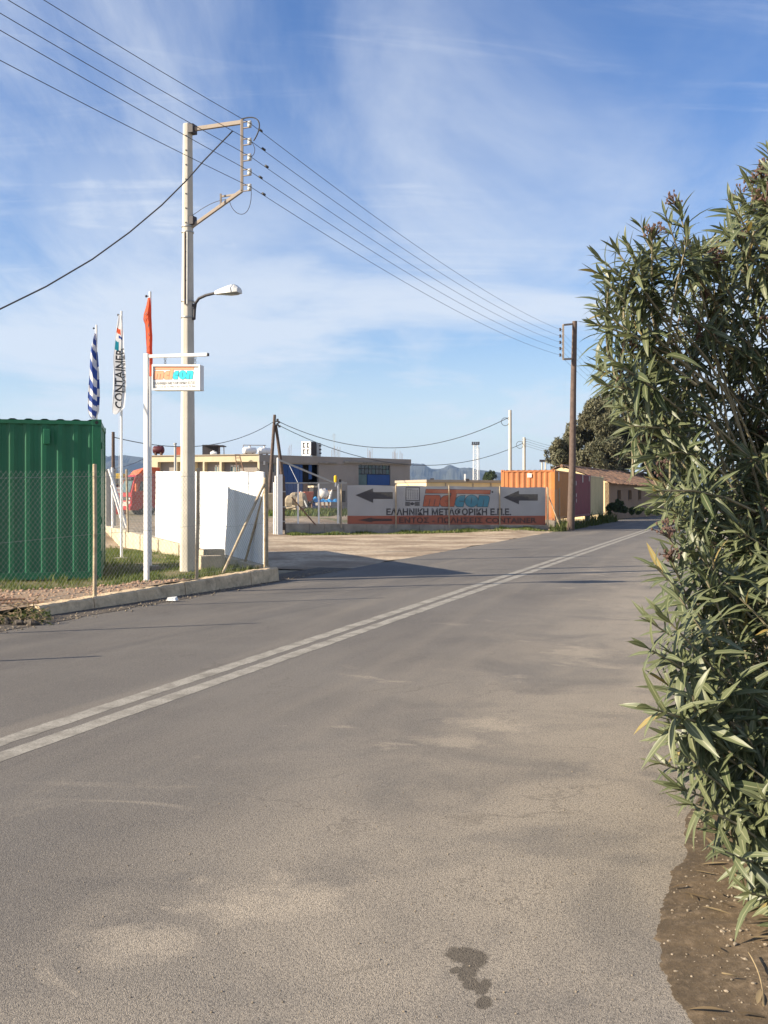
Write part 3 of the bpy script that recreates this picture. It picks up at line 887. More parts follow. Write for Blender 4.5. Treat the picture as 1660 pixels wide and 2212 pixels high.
def container(name, label, corner, ang, Lc, Wc, Hc, mside, mend, group, base_blocks=True, marks=None, long_face_n=-1):
    """corner = near-right bottom corner; the body runs along -dir (dir = ang) and back along left normal"""
    d = Vector((math.cos(ang), math.sin(ang), 0)); nb = Vector((-d.y, d.x, 0))
    corner = Vector(corner)
    t = thing(name, label, 'container', corner, group)

    def w(x, y, z): return corner - d * x + nb * y + Vector((0, 0, z))
    pw = 0.16
    for (x, y) in ((0, 0), (Lc - pw, 0), (0, Wc - pw), (Lc - pw, Wc - pw)):
        b = MB(); b.obox(w(x, y, 0.118), -d * pw, nb * pw, UP * (Hc - 0.236))
        b.build('corner_post', mend if x == 0 else mside, t, bevel=0.008)
        for z in (0, Hc - 0.118):
            b = MB(); e = 0.006
            b.obox(w(x - e, y - e, z), -d * (pw + 2 * e), nb * (pw + 2 * e), UP * 0.118)
            c_ = b.build('corner_casting', mside, t, bevel=0.006)
            bh = MB(); cx_, cz_ = x + pw * 0.5, z + 0.059
            yy = y - e - 0.001 if y == 0 else y + pw + e + 0.001
            ring = [w(cx_ + 0.03 * math.cos(a_), yy, cz_ + 0.036 * math.sin(a_)) for a_ in [2 * math.pi * i / 10 for i in range(10)]]
            bh.add(ring, [tuple(range(10))]); bh.build('casting_hole', M['black'], c_)
    for y in (0.0, Wc - 0.06):
        b = MB(); b.obox(w(pw, y + 0.002, Hc - 0.10), -d * (Lc - 2 * pw), nb * 0.056, UP * 0.07); b.build('top_rail', mside, t)
        b = MB(); b.obox(w(pw, y + 0.002, 0.03), -d * (Lc - 2 * pw), nb * 0.056, UP * 0.13); b.build('bottom_rail', mside, t)
    for x in (0.0, Lc - 0.06):
        b = MB(); b.obox(w(x + 0.002, pw, Hc - 0.10), -d * 0.056, nb * (Wc - 2 * pw), UP * 0.07); b.build('top_rail', mend if x == 0 else mside, t)
        b = MB(); b.obox(w(x + 0.002, pw, 0.03), -d * 0.056, nb * (Wc - 2 * pw), UP * 0.13); b.build('bottom_rail', mend if x == 0 else mside, t)
    # corrugated panels
    for which in ('near', 'far', 'right', 'left'):
        Ln = (Lc if which in ('near', 'far') else Wc) - 2 * pw
        b = MB(); pr = corr_profile(Ln)
        for (x, dd) in pr:
            for z in (0.16, Hc - 0.10):
                o_ = 0.022 - dd
                if which == 'near': v = w(pw + x, o_, z)
                elif which == 'far': v = w(pw + x, Wc - o_, z)
                elif which == 'right': v = w(o_, pw + x, z)
                else: v = w(Lc - o_, pw + x, z)
                b.v.append(tuple(v))
        for i in range(len(pr) - 1):
            p = i * 2; b.f.append((p, p + 2, p + 3, p + 1)); b.m.append(0)
        b.build('side_panel' if which in ('near', 'far') else 'end_panel', mend if which == 'right' else mside, t)
    # roof sheet with transverse ribs that show along the top edge
    b = MB(); x = 0.08; pts_ = [(0.0, 0)]
    while x + 0.278 < Lc - 0.05:
        pts_ += [(x, 0), (x + 0.05, 0.022), (x + 0.12, 0.022), (x + 0.17, 0)]; x += 0.278
    pts_.append((Lc, 0))
    for (x, dz) in pts_:
        for y in (0.012, Wc - 0.012): b.v.append(tuple(w(x, y, Hc - 0.028 + dz)))
    for i in range(len(pts_) - 1):
        p = i * 2; b.f.append((p, p + 1, p + 3, p + 2)); b.m.append(0)
    b.build('roof', mside, t)
    b = MB(); b.obox(w(0.1, 0.1, 0.10), -d * (Lc - 0.2), nb * (Wc - 0.2), UP * 0.05); b.build('floor', M['dark'], t)
    if base_blocks:
        for (x, y) in ((0.02, 0.02), (Lc - 0.3, 0.02), (0.02, Wc - 0.3), (Lc - 0.3, Wc - 0.3)):
            b = MB(); b.obox(w(x, y, -0.34), -d * 0.28, nb * 0.28, UP * 0.338); b.build('footing_block', M['lowwall'], t)
    return t, w, d, nb


GC = P(219, 1253, 18.0)
AG = math.radians(14.2)
t, w, d, nb = container('green_container', 'big dark green shipping container cut off by the left edge', GC, AG, 6.06, 2.44, (1253 - 906) * 18.0 / F, M['green'], M['green'], 'shipping containers')
b = MB(); b.obox(w(0.90, -0.025, 2.52), -d * 0.12, nb * 0.05, UP * 0.28); b.build('lashing_box', M['green'], t, bevel=0.01)
for z in (2.45, 1.05, 0.42):
    b = MB(); b.obox(w(-0.02, 0.06, z), -d * 0.05, nb * 0.06, UP * 0.12); b.build('hinge', M['green'], t)

RA = math.pi / 2 - TH       # heading of the road as an angle
rd = Vector((ST, CT, 0)); rl = Vector((-CT, ST, 0))
C0 = P(1199, 1124, 47.5)
names = [('orange shipping container behind the right end of the banner', M['orange'], M['amber']),
         ('maroon shipping container behind the dark wooden pole', M['maroon'], M['maroon']),
         ('pale cream shipping container next to the old tiled house', M['cream'], M['cream'])]
for i, (lab, ms, me_) in enumerate(names):
    # long side along the road: treat the end facing us as the 'near' face of width 2.44
    c_ = C0 + rd * (6.10 * i) + rl * 0.04 * i
    c_.z = C0.z
    # near face spans from right corner leftwards: direction = -rl ; body runs back along rd
    ang = math.atan2(-rl.y, -rl.x)
    t, w, d, nb = container('shipping_container', lab, c_, ang, 2.70 if i == 0 else 2.44, 6.06, 2.50, ms, me_, 'shipping containers')
    if i == 1:
        for (y, z, wd_, hh) in ((0.55, 1.8, 0.08, 0.25), (0.62, 1.15, 0.07, 0.2), (0.66, 0.85, 0.07, 0.2), (2.9, 2.0, 0.14, 0.42), (5.4, 2.1, 0.1, 0.3)):
            b = MB(); b.obox(w(-0.004, y, z), -d * 0.006, nb * wd_ * 1.6, UP * hh); b.build('marking', M['cwhite'], t)
    if i == 0:
        for (y, z, wd_, hh) in ((1.0, 1.95, 0.1, 0.45),):
            b = MB(); b.obox(w(-0.004, y, z), -d * 0.006, nb * wd_ * 2, UP * hh); b.build('marking', M['cwhite'], t)
        b = MB(); b.obox(w(1.15, -0.004, 2.12), -d * 0.22, nb * 0.006, UP * 0.20); b.build('marking', M['cwhite'], t)


# ------------------------------------------------------------------ utility poles and wires
def pole_holes(t, base, top, zs, rfun):
    for z in zs:
        f_ = (z - base.z) / (top.z - base.z); c_ = base.lerp(top, f_); r_ = rfun(f_)
        b = MB(); a0 = math.radians(-98)
        p_ = c_ + Vector((math.cos(a0), math.sin(a0), 0)) * (r_ * 0.93)
        b.tube([p_, p_ + Vector((math.cos(a0), math.sin(a0), 0)) * (r_ * 0.12)], 0.014, 6); b.build('bolt_hole', M['dark'], t)


PB = GD(406, 1231, 0.25); PT = PB.copy(); PT.z = H + (1075 - 268) * PB.y / F
t = thing('utility_pole', 'tall pale concrete utility pole with street lamp and steel wire bracket', 'utility pole', PB)
b = MB(); k = 10
b.tube([PB.lerp(PT, i / k) - (Vector((0, 0, 0.3)) if i == 0 else Vector((0, 0, 0))) for i in range(k + 1)], [0.152 + (0.090 - 0.152) * i / k for i in range(k + 1)], 8, rot=math.radians(10))
shaft = b.build('shaft', M['concrete'], t, bevel=0.018)
for p_ in shaft.data.polygons: p_.use_smooth = False
pole_holes(t, PB, PT, [PT.z - 0.25 - 0.27 * i for i in range(11)], lambda f: 0.152 - 0.062 * f)
rp = Vector((CT, -ST, 0))           # towards the road, square to it
FX = P(523, 264, PB.y - 0.38)       # top outer corner of the bracket
fa = PB + Vector((0, 0, FX.z - PB.z)) + rp * 0.07
b = MB(); b.beam(fa, FX, 0.055, 0.075); b.build('bracket_arm', M['framesteel'], t, bevel=0.006)
fb = FX.copy(); fb.z = H + (1075 - 412) * FX.y / F
b = MB(); b.beam(FX + Vector((0, 0, 0.05)), fb, 0.05, 0.055); b.build('bracket_arm', M['framesteel'], t, bevel=0.006)
fc = PB + rp * 0.10; fc.z = H + (1075 - 490) * PB.y / F
b = MB(); b.beam(fb, fc, 0.05, 0.06); b.build('bracket_arm', M['framesteel'], t, bevel=0.006)
b = MB(); b.beam(fb.lerp(fc, 0.42), fb.lerp(fc, 0.42) + Vector((0, 0, 0.22)), 0.03, 0.05); b.beam(fb.lerp(fc, 0.42) + Vector((0, 0, 0.17)), fb.lerp(fc, 0.1), 0.03, 0.03); b.build('spare_bracket', M['framesteel'], t)
b = MB(); b.box(fa + rp * 0.03, 0.12, 0.16, 0.17, -TH); b.build('clamp', M['dark'], t, bevel=0.01)
b = MB(); b.box(fc + Vector((0, 0, 0.1)), 0.12, 0.14, 0.16, -TH); b.build('clamp', M['dark'], t, bevel=0.01)
INS = []
for i, y in enumerate((271, 308, 342, 374, 407)):
    c_ = P(523, y, FX.y); e_ = c_ + rp * 0.16
    b = MB()
    for dz in (-0.055, 0.055): b.beam(c_ + Vector((0, 0, dz)), e_ + rp * 0.03 + Vector((0, 0, dz)), 0.03, 0.012)
    ins = b.build('insulator_bracket', M['framesteel'], t)
    b = MB(); b.tube([e_ - UP * 0.05, e_ - UP * 0.03, e_ - UP * 0.012, e_, e_ + UP * 0.012, e_ + UP * 0.03, e_ + UP * 0.05], [0.03, 0.042, 0.042, 0.028, 0.042, 0.042, 0.03], 10)
    b.build('insulator', M['porcelain'], ins, smooth=True); INS.append(e_ + rp * 0.03)
# loose jumper leads
b = MB()


def bez(pts_, n=16):
    res = []
    for i in range(n + 1):
        f_ = i / n; q = [Vector(p) for p in pts_]
        while len(q) > 1: q = [q[j].lerp(q[j + 1], f_) for j in range(len(q) - 1)]
        res.append(q[0])
    return res


e = INS
b.tube(bez([FX + UP * 0.06, FX + rp * 0.45 + UP * 0.12, e[1] + rp * 0.22 + UP * 0.2, e[1] + rp * 0.05]), 0.012, 6)
b.build('jumper_cable', M['wire'], t, smooth=True)
for q in ([e[1], e[1] + rp * 0.15 - UP * 0.2, e[2]], [e[4], e[4] + rp * 0.05 - UP * 0.7, fb.lerp(fc, 0.2) - UP * 0.35, fb.lerp(fc, 0.25)], [fb.lerp(fc, 0.3) + UP * 0.04, fb.lerp(fc, 0.6) + UP * 0.22, fc + UP * 0.2]):
    b = MB(); b.tube(bez(q), 0.006, 5); b.build('jumper_cable', M['wire'], t, smooth=True)
# conduit down the face of the pole and its bands
cf = Vector((math.cos(math.radians(-95)), math.sin(math.radians(-95)), 0))


def on_pole(y, extra):
    z = H + (1075 - y) * PB.y / F; f_ = (z - PB.z) / (PT.z - PB.z)
    return PB.lerp(PT, f_) + cf * ((0.152 - 0.062 * f_) * 0.95 + extra)


for dx in (-0.022, 0.03):
    b = MB(); sd = Vector((1, 0, 0)) * dx
    b.tube([on_pole(505, 0.015) + sd, on_pole(660, 0.015) + sd], 0.018, 8); b.build('conduit', M['galv'] if dx > 0 else M['framesteel'], t, smooth=True)
for y in (490, 502, 651, 686):
    z = H + (1075 - y) * PB.y / F; f_ = (z - PB.z) / (PT.z - PB.z); r_ = 0.152 - 0.062 * f_
    b = MB(); q = PB.lerp(PT, f_); b.tube([q - UP * 0.012, q + UP * 0.012], r_ + 0.012, 16); b.build('band', M['galv'], t, smooth=True)
# street lamp
la = [P(420, 690, PB.y - 0.06), P(421, 668, PB.y - 0.06), P(423, 655, PB.y - 0.07), P(430, 645, PB.y - 0.10), P(445, 638, PB.y - 0.15), P(470, 632, PB.y - 0.24)]
b = MB(); b.tube(la, 0.027, 10); arm = b.build('lamp_arm', M['dark'], t, smooth=True)
b = MB(); b.beam(P(412, 689, PB.y - 0.03), P(420, 689, PB.y - 0.06), 0.04, 0.04); b.beam(P(412, 659, PB.y - 0.03), P(422, 660, PB.y - 0.06), 0.04, 0.05); b.build('lamp_clamp', M['dark'], t)
h0 = P(466, 633, PB.y - 0.23); h1 = P(520, 628, PB.y - 0.40); hd = (h1 - h0).normalized(); hs = hd.cross(UP).normalized(); hu = hs.cross(hd)
b = MB(); secs = [(0.0, 0.045, -0.03, 0.035), (0.10, 0.075, -0.035, 0.06), (0.30, 0.11, -0.04, 0.105), (0.42, 0.12, -0.04, 0.12), (0.50, 0.10, -0.035, 0.05)]
for (x, ww, lo, hi) in secs:
    for (s_, u_) in ((-ww, lo), (ww, lo), (ww, lo + (hi - lo) * 0.55), (ww * 0.6, hi), (-ww * 0.6, hi), (-ww, lo + (hi - lo) * 0.55)):
        b.v.append(tuple(h0 + hd * x + hs * s_ + hu * u_))
for i in range(len(secs) - 1):
    for j in range(6):
        j2 = (j + 1) % 6; b.f.append((i * 6 + j, i * 6 + j2, (i + 1) * 6 + j2, (i + 1) * 6 + j)); b.m.append(0)
b.f.append((5, 4, 3, 2, 1, 0)); b.f.append(tuple(24 + j for j in range(6))); b.m += [0, 0]
head = b.build('lamp_head', M['lamphead'], t, bevel=0.008)
b = MB(); secs = [(0.14, 0.06, -0.045), (0.30, 0.085, -0.065), (0.44, 0.09, -0.06), (0.49, 0.07, -0.045)]
for (x, ww, lo) in secs:
    for (s_, u_) in ((-ww, -0.036), (-ww * 0.7, lo), (ww * 0.7, lo), (ww, -0.036)): b.v.append(tuple(h0 + hd * x + hs * s_ + hu * u_))
for i in range(3):
    for j in range(3): b.f.append((i * 4 + j, i * 4 + j + 1, (i + 1) * 4 + j + 1, (i + 1) * 4 + j)); b.m.append(0)
b.f += [(0, 1, 2, 3), (15, 14, 13, 12)]; b.m += [0, 0]
b.build('lamp_glass', M['glass'], head, smooth=True)

# wooden pole by the containers
WB = P(1233, 1132, 46.2); WT = P(1242, 694, 46.2)
t = thing('wooden_pole', 'tall dark wooden utility pole standing before the maroon container', 'utility pole', WB)
b = MB(); b.tube([WB - UP * 0.3, WB.lerp(WT, 0.3) + Vector((0.03, 0, 0)), WB.lerp(WT, 0.65), WT], [0.185, 0.165, 0.14, 0.115], 10); b.build('shaft', M['wood'], t, smooth=True)
fx = P(1217, 702, 45.9); fz = P(1217, 776, 45.9)
for (a_, c_) in ((P(1239, 700, 46.2), fx), (fx, fz), (fz, P(1238, 775, 46.2))):
    b = MB(); b.beam(a_, c_, 0.08, 0.09); b.build('bracket_arm', M['framesteel'], t)
INS2 = []
for y in (712, 726, 739.5, 753, 767):
    c_ = P(1216, y, 45.9); e_ = P(1210.5, y, 45.9); b = MB(); b.beam(c_, e_, 0.03, 0.03); ib = b.build('insulator_bracket', M['framesteel'], t)
    b = MB(); b.tube([e_ - UP * 0.07, e_, e_ + UP * 0.07], [0.05, 0.035, 0.05], 8); b.build('insulator', M['dark'], ib, smooth=True); INS2.append(e_)

wlab = ['topmost overhead wire', 'second overhead wire from the top', 'middle overhead wire of the five', 'fourth overhead wire from the top', 'lowest of the five overhead wires']
edgepts = [(95, 0), (18, 0), (0, 28), (0, 65), (0, 130)]
wdir = Vector((INS2[2].x - INS[2].x, INS2[2].y - INS[2].y, 0)).normalized()
for i in range(5):
    A_ = INS[i]; xb, yb = edgepts[i]; kx_ = (xb - 830) / F
    s_ = (kx_ * A_.y - A_.x) / (-wdir.x + kx_ * wdir.y)
    Yb = A_.y - wdir.y * s_; zb = H - (yb - HY) * Yb / F
    zE = A_.z + 0.1; SE = 36.0
    # z = zA + a s + c s^2
    c_ = ((zE - A_.z) / SE - (zb - A_.z) / s_) / (SE - s_); a_ = (zb - A_.z) / s_ - c_ * s_
    pts_ = []
    for k in range(24, -1, -1):
        s2 = SE * k / 24; pts_.append(Vector((A_.x - wdir.x * s2, A_.y - wdir.y * s2, A_.z + a_ * s2 + c_ * s2 * s2)))
    B_ = INS2[i]
    for k in range(1, 31):
        f_ = k / 30; q = A_.lerp(B_, f_); q.z -= 4 * 0.38 * f_ * (1 - f_); pts_.append(q)
    E_ = B_ + wdir * 34 + UP * 0.2
    for k in range(1, 13):
        f_ = k / 12; q = B_.lerp(E_, f_); q.z -= 4 * 0.5 * f_ * (1 - f_); pts_.append(q)
    b = MB(); b.tube(pts_, 0.0055, 5)
    # small clamps just past the bracket
    o = b.build('overhead_wire', M['wire'], smooth=True)
    tag(o, wlab[i] + ' strung from the concrete pole to the wooden pole', 'wire', 'overhead wires along the road')
    b = MB()
    for k in (25, ):
        q = A_.lerp(B_, 0.012 + 0.004 * (i % 3)); b.tube([q - wdir * 0.05, q + wdir * 0.05], 0.022, 6)
    b.build('wire_clamp', M['wire'], o)
# thick service cable falling away to the left
pts_ = bez([P(503, 285, 17.9), P(420, 392, 17.6), P(300, 500, 17.2), P(150, 598, 16.4), P(0, 668, 15.5), (-9.2, 14.2, 3.7), (-12.5, 12.8, 3.4)], 40)
cubic = [P(503, 283, 17.9), P(440, 348, 17.7), P(405, 388, 17.55), P(350, 443, 17.35), P(280, 502, 17.05), P(200, 560, 16.7), P(100, 619, 16.15), P(0, 668, 15.5), Vector((-8.4, 14.1, 3.75)), Vector((-11.5, 12.7, 3.3))]
b = MB(); b.tube(cubic, 0.014, 6)
tag(b.build('service_cable', M['wire'], smooth=True), 'thick black cable sagging from the concrete pole to the left edge', 'cable')

# ------------------------------------------------------------------ flat lettering helpers
def text2d(body, box, offset=0.0):
    cu = bpy.data.curves.new('tmp_text', 'FONT'); cu.body = body; cu.size = 1.0; cu.offset = offset
    cu.resolution_u = 3
    ob = bpy.data.objects.new('tmp_text', cu); col.objects.link(ob)
    dg = bpy.context.evaluated_depsgraph_get()
    me_ = ob.evaluated_get(dg).to_mesh()
    vs = [(v.co.x, v.co.y) for v in me_.vertices]; fs = [tuple(p.vertices) for p in me_.polygons]
    ob.evaluated_get(dg).to_mesh_clear(); bpy.data.objects.remove(ob); bpy.data.curves.remove(cu)
    x0, x1 = min(v[0] for v in vs), max(v[0] for v in vs); y0, y1 = min(v[1] for v in vs), max(v[1] for v in vs)
    bx0, bx1, by0, by1 = box
    vs = [(bx0 + (v[0] - x0) / (x1 - x0) * (bx1 - bx0), by1 - (v[1] - y0) / (y1 - y0) * (by1 - by0)) for v in vs]
    return vs, fs


def poly2d(pts_): return list(pts_), [tuple(range(len(pts_)))]


def emit(name, mesh2d_list, mapfn, material, parent, step=None):
    bm_ = bmesh.new()
    for vs, fs in mesh2d_list:
        bv = [bm_.verts.new((v[0], v[1], 0)) for v in vs]
        for f_ in fs:
            try: bm_.faces.new([bv[i] for i in f_])
            except ValueError: pass
    if step:
        xs = [v.co.x for v in bm_.verts]; x = math.floor(min(xs) / step) * step + step
        while x < max(xs):
            bmesh.ops.bisect_plane(bm_, geom=bm_.verts[:] + bm_.edges[:] + bm_.faces[:], plane_co=(x, 0, 0), plane_no=(1, 0, 0)); x += step
    off = OFF[parent.name]
    for v in bm_.verts: v.co = mapfn(v.co.x, v.co.y) - off
    me_ = bpy.data.meshes.new(name); bm_.to_mesh(me_); bm_.free(); me_.materials.append(material)
    o_ = bpy.data.objects.new(name, me_); col.objects.link(o_); o_.parent = parent; OFF[o_.name] = off
    return o_


def emit_words(text, box, mapfn, material, parent, step, offset):
    vs_, fs_ = text2d(text, box, offset); hgt_ = box[3] - box[2]
    iv = sorted((min(vs_[i][0] for i in f_), max(vs_[i][0] for i in f_), k_) for k_, f_ in enumerate(fs_))
    words, cur, end = [], [], None
    for a_, c_, k_ in iv:
        if end is not None and a_ - end > 0.26 * hgt_: words.append(cur); cur = []
        cur.append(k_); end = c_ if end is None or not cur[:-1] else max(end, c_)
    words.append(cur)
    for w_ in words:
        used = sorted(set(i for k_ in w_ for i in fs_[k_])); ix = {v: i for i, v in enumerate(used)}
        emit('lettering', [([vs_[i] for i in used], [tuple(ix[i] for i in fs_[k_]) for k_ in w_])], mapfn, material, parent, step)


def grow(pts_, d_):
    n_ = len(pts_); res = []
    area = sum(pts_[i][0] * pts_[(i + 1) % n_][1] - pts_[(i + 1) % n_][0] * pts_[i][1] for i in range(n_))
    sg = 1 if area > 0 else -1
    for i in range(n_):
        a_, b_, c_ = Vector(pts_[i - 1]), Vector(pts_[i]), Vector(pts_[(i + 1) % n_])
        n1 = Vector(((b_ - a_).y, -(b_ - a_).x)).normalized() * sg; n2 = Vector(((c_ - b_).y, -(c_ - b_).x)).normalized() * sg
        m_ = (n1 + n2); m_ = m_.normalized() if m_.length > 1e-6 else n1
        k_ = d_ / max(0.5, m_.dot(n1)); res.append((b_.x + m_.x * k_, b_.y + m_.y * k_))
    return res


circ = [(1207 + 100 * math.cos(2 * math.pi * i / 28), 290 + 94 * math.sin(2 * math.pi * i / 28)) for i in range(28)]
LOGO_OR = [[(488, 105), (1505, 120), (1495, 178), (972, 171), (928, 377), (845, 376), (888, 168), (478, 165)],
           [(470, 200), (680, 200), (703, 208), (715, 228), (713, 250), (688, 373), (440, 372)],
           [(872, 202), (815, 202), (768, 214), (735, 240), (714, 278), (707, 318), (714, 350), (735, 370), (760, 375), (838, 376)]]
LOGO_BL = [[(1105, 203), (1040, 205), (995, 222), (966, 255), (949, 300), (947, 338), (960, 364), (985, 379), (1075, 380), (1090, 310)],
           circ,
           [(1325, 207), (1460, 209), (1480, 222), (1487, 240), (1484, 265), (1460, 381), (1290, 379)]]


def bar(a_, b_, w_):
    a_, b_ = Vector(a_), Vector(b_); n_ = Vector(((b_ - a_).y, -(b_ - a_).x)).normalized() * w_ / 2
    return [tuple(a_ + n_), tuple(b_ + n_), tuple(b_ - n_), tuple(a_ - n_)]


SLITS = [bar((550, 258), (527, 372), 9), bar((630, 258), (608, 372), 9), bar((788, 290), (852, 292), 9), bar((1010, 292), (1088, 294), 9), bar((1209, 240), (1199, 332), 9), bar((1402, 262), (1380, 380), 9)]


def logo(parent, mapxy, o_, ink, mor, mbl, scale_step=None):
    """mapxy(x, y, layer) -> point"""
    for i_, p_ in enumerate(LOGO_OR + LOGO_BL):
        emit('logo_outline', [poly2d(grow(p_, 7))], lambda x, y: mapxy(x, y, 1 + 0.1 * i_), ink, parent, scale_step)
        emit('logo_letter', [poly2d(p_)], lambda x, y: mapxy(x, y, 2 + 0.1 * i_), mor if i_ < 3 else mbl, parent, scale_step)
    for p_ in SLITS:
        emit('logo_slit', [poly2d(p_)], lambda x, y: mapxy(x, y, 3.4), ink, parent, scale_step)


# ------------------------------------------------------------------ company sign on its gantry
SB = GD(317, 1254, 0.22)
t = thing('sign_gantry', 'slim white steel gantry post with horizontal arm left of the concrete pole', 'sign post', SB)
st = SB.copy(); st.z = H + (1075 - 764) * SB.y / F
b = MB(); b.box((SB.x, SB.y, (SB.z - 0.15 + st.z) / 2), 0.075, 0.075, st.z - SB.z + 0.15, -0.2); b.build('post', M['white'], t, bevel=0.006)
ar = P(449, 766, SB.y - 0.22)
a0 = Vector((SB.x, SB.y, ar.z)) + Vector((0.045, -0.009, 0))
b = MB(); b.beam(a0, ar, 0.055, 0.055); b.build('arm', M['white'], t, bevel=0.008)
b = MB(); b.beam(ar - (a0 - ar).normalized() * 0.002, ar - (a0 - ar).normalized() * 0.022, 0.052, 0.052); b.build('end_cap', M['dark'], t, bevel=0.008)
sf = Fac(329, SB.y - 0.03, 433, SB.y - 0.225)
t = thing('hanging_sign', 'white box sign with coloured logo hanging on chains from the gantry', 'sign', sf.pt(380, 845))
b = MB(); sf.rect(b, 329, 433, 787.5, 843, -0.025, -0.16); b.build('box', M['white'], t, bevel=0.012)
b = MB()
for (x0, x1, y0, y1) in ((329, 433, 787.5, 791.5), (329, 433, 839.5, 843), (329, 331.2, 791.5, 839.5), (430, 433, 791.5, 839.5)): sf.rect(b, x0, x1, y0, y1, 0.012, -0.0245)
b.build('frame', M['white'], t)
b = MB(); sf.rect(b, 331.2, 430, 791.5, 839.5, -0.012, -0.0243); b.build('face', M['white'], t)


def sgn(zx, zy, lay):
    return sf.pt((600 + zx / 6.64) / 1.8512, (1400 + zy / 6.64) / 1.8512, -0.012 + 0.0012 * lay)


def sgl(x, y, lay):    # logo picture -> sign picture
    fx_ = (x - 440) / 1070.0; return sgn(88 + fx_ * 1085, 440 + (y - 105) / 275.0 * 345 - fx_ * 22, lay)


logo(t, sgl, 0, M['sign_ink'], M['sign_or'], M['sign_bl'])
def tilt(x, y, lay): return sgn(x, y - (x - 80) * 0.022, lay)
emit_words('ΕΛΛΗΝΙΚΗ ΜΕΤΑΦΟΡΙΚΗ Ε.Π.Ε.', (75, 1205, 848, 924), lambda x, y: tilt(x, y, 1), M['sign_ink'], t, None, 0.022)
emit_words('Τηλ.: 210 55 72 942-5 fax: 210 55 72 944', (75, 1205, 953, 1020), lambda x, y: tilt(x, y, 1), M['sign_ink'], t, None, 0.014)
for x in (352, 417):
    b = MB(); p0 = sf.pt(x, 787.5, -0.09); p1 = p0.copy(); p1.z = ar.z - 0.026
    nl = 4
    for i in range(nl):
        c_ = p0.lerp(p1, (i + 0.5) / nl); hh = (p1.z - p0.z) / nl * 0.62
        ax_ = Vector((1, 0, 0)) if i % 2 else Vector((0, 1, 0))
        ring = [c_ + ax_ * 0.018 * math.cos(a_) + UP * hh * math.sin(a_) for a_ in [2 * math.pi * j / 10 for j in range(11)]]
        b.tube(ring, 0.005, 5, cap=False)
    b.build('chain', M['galv'], t, smooth=True)


# ------------------------------------------------------------------ flagpoles and limp flags
def flagpole(label, base, ztop, r_=0.03):
    t_ = thing('flagpole', label, 'flagpole', base, 'three white flagpoles')
    b_ = MB(); b_.tube([base - UP * 0.2, base + UP * 1.0, Vector((base.x, base.y, ztop))], [r_ * 1.1, r_ * 1.05, r_ * 0.85], 12); b_.build('mast', M['white'], t_, smooth=True)
    tp = Vector((base.x, base.y, ztop - 0.09)); b_ = MB(); b_.tube([tp - Vector((0.07, 0, 0)), tp], 0.010, 6); b_.ball(tp - Vector((0.08, 0, 0)), 0.024, 0.024, 0.028)
    b_.build('pulley', M['dark'], t_, smooth=True)
    b_ = MB(); q_ = Vector((base.x - 0.055, base.y - 0.01, 0)); b_.tube([q_ + UP * (base.z + 0.9), q_ + UP * (ztop - 0.12)], 0.004, 4); b_.build('halyard', M['flagwhite'], t_)
    b_ = MB(); b_.box((base.x, base.y, base.z + 0.0), 0.3, 0.3, 0.08); b_.build('foot', M['lowwall'], t_, bevel=0.01)
    return t_


F3 = GD(325, 1226, 0.21); F2 = GD(263, 1208, 0.15); F1 = P(209, 1196, F2.y + (F2.y - F3.y)); F1.z = 0.10
flagpole('white flagpole carrying the orange flag beside the sign gantry', F3, H + (1075 - 630) * F3.y / F)
flagpole('white flagpole carrying the white lettered flag', F2, H + (1075 - 672) * F2.y / F)
flagpole('white flagpole carrying the blue and white striped flag behind the green container', F1, H + (1075 - 702) * F1.y / F)


def flag_surface(outline, depth, Y, seed, folds):
    """outline rows: (y, xleft, xright) in picture; returns map (p 0..1 left-right, q 0..1 top-bottom) -> point"""
    ys = [o_[0] for o_ in outline]

    def f_(p_, q_, off=0.0):
        y = ys[0] + (ys[-1] - ys[0]) * q_
        for i in range(len(outline) - 1):
            if y <= outline[i + 1][0] + 1e-6: break
        a_, c_ = outline[i], outline[i + 1]; u_ = (y - a_[0]) / (c_[0] - a_[0])
        xl = a_[1] + (c_[1] - a_[1]) * u_; xr = a_[2] + (c_[2] - a_[2]) * u_
        wdt = (xr - xl) * Y / F
        ph = p_ * folds * 2 * math.pi + 1.6 * nz(q_ * 2.0, seed) + seed
        dy = depth * min(1.0, wdt / 0.12) * (math.sin(ph) * 0.8 + 0.3 * nz(p_ * 2, q_ * 5, seed))
        x = xl + (xr - xl) * (p_ + 0.05 * math.sin(ph * 2) / max(folds, 1)) + 0.8 * nz(q_ * 7, seed, p_)
        q3 = P(x, y, Y); q3.y += dy - off
        return q3
    return f_


def flag(name, label, surf, colour_fn, mats, nu=26, nv=110):
    c_ = surf(0.5, 0.0)
    t_ = thing(name, label, 'flag', c_, 'limp flags')
    b_ = MB()
    for j in range(nv + 1):
        for i in range(nu + 1): b_.v.append(tuple(surf(i / nu, j / nv)))
    for j in range(nv):
        for i in range(nu):
            p_ = j * (nu + 1) + i; b_.f.append((p_, p_ + nu + 1, p_ + nu + 2, p_ + 1)); b_.m.append(colour_fn((i + 0.5) / nu, (j + 0.5) / nv))
    b_.build('cloth', mats, t_, smooth=True)
    return t_


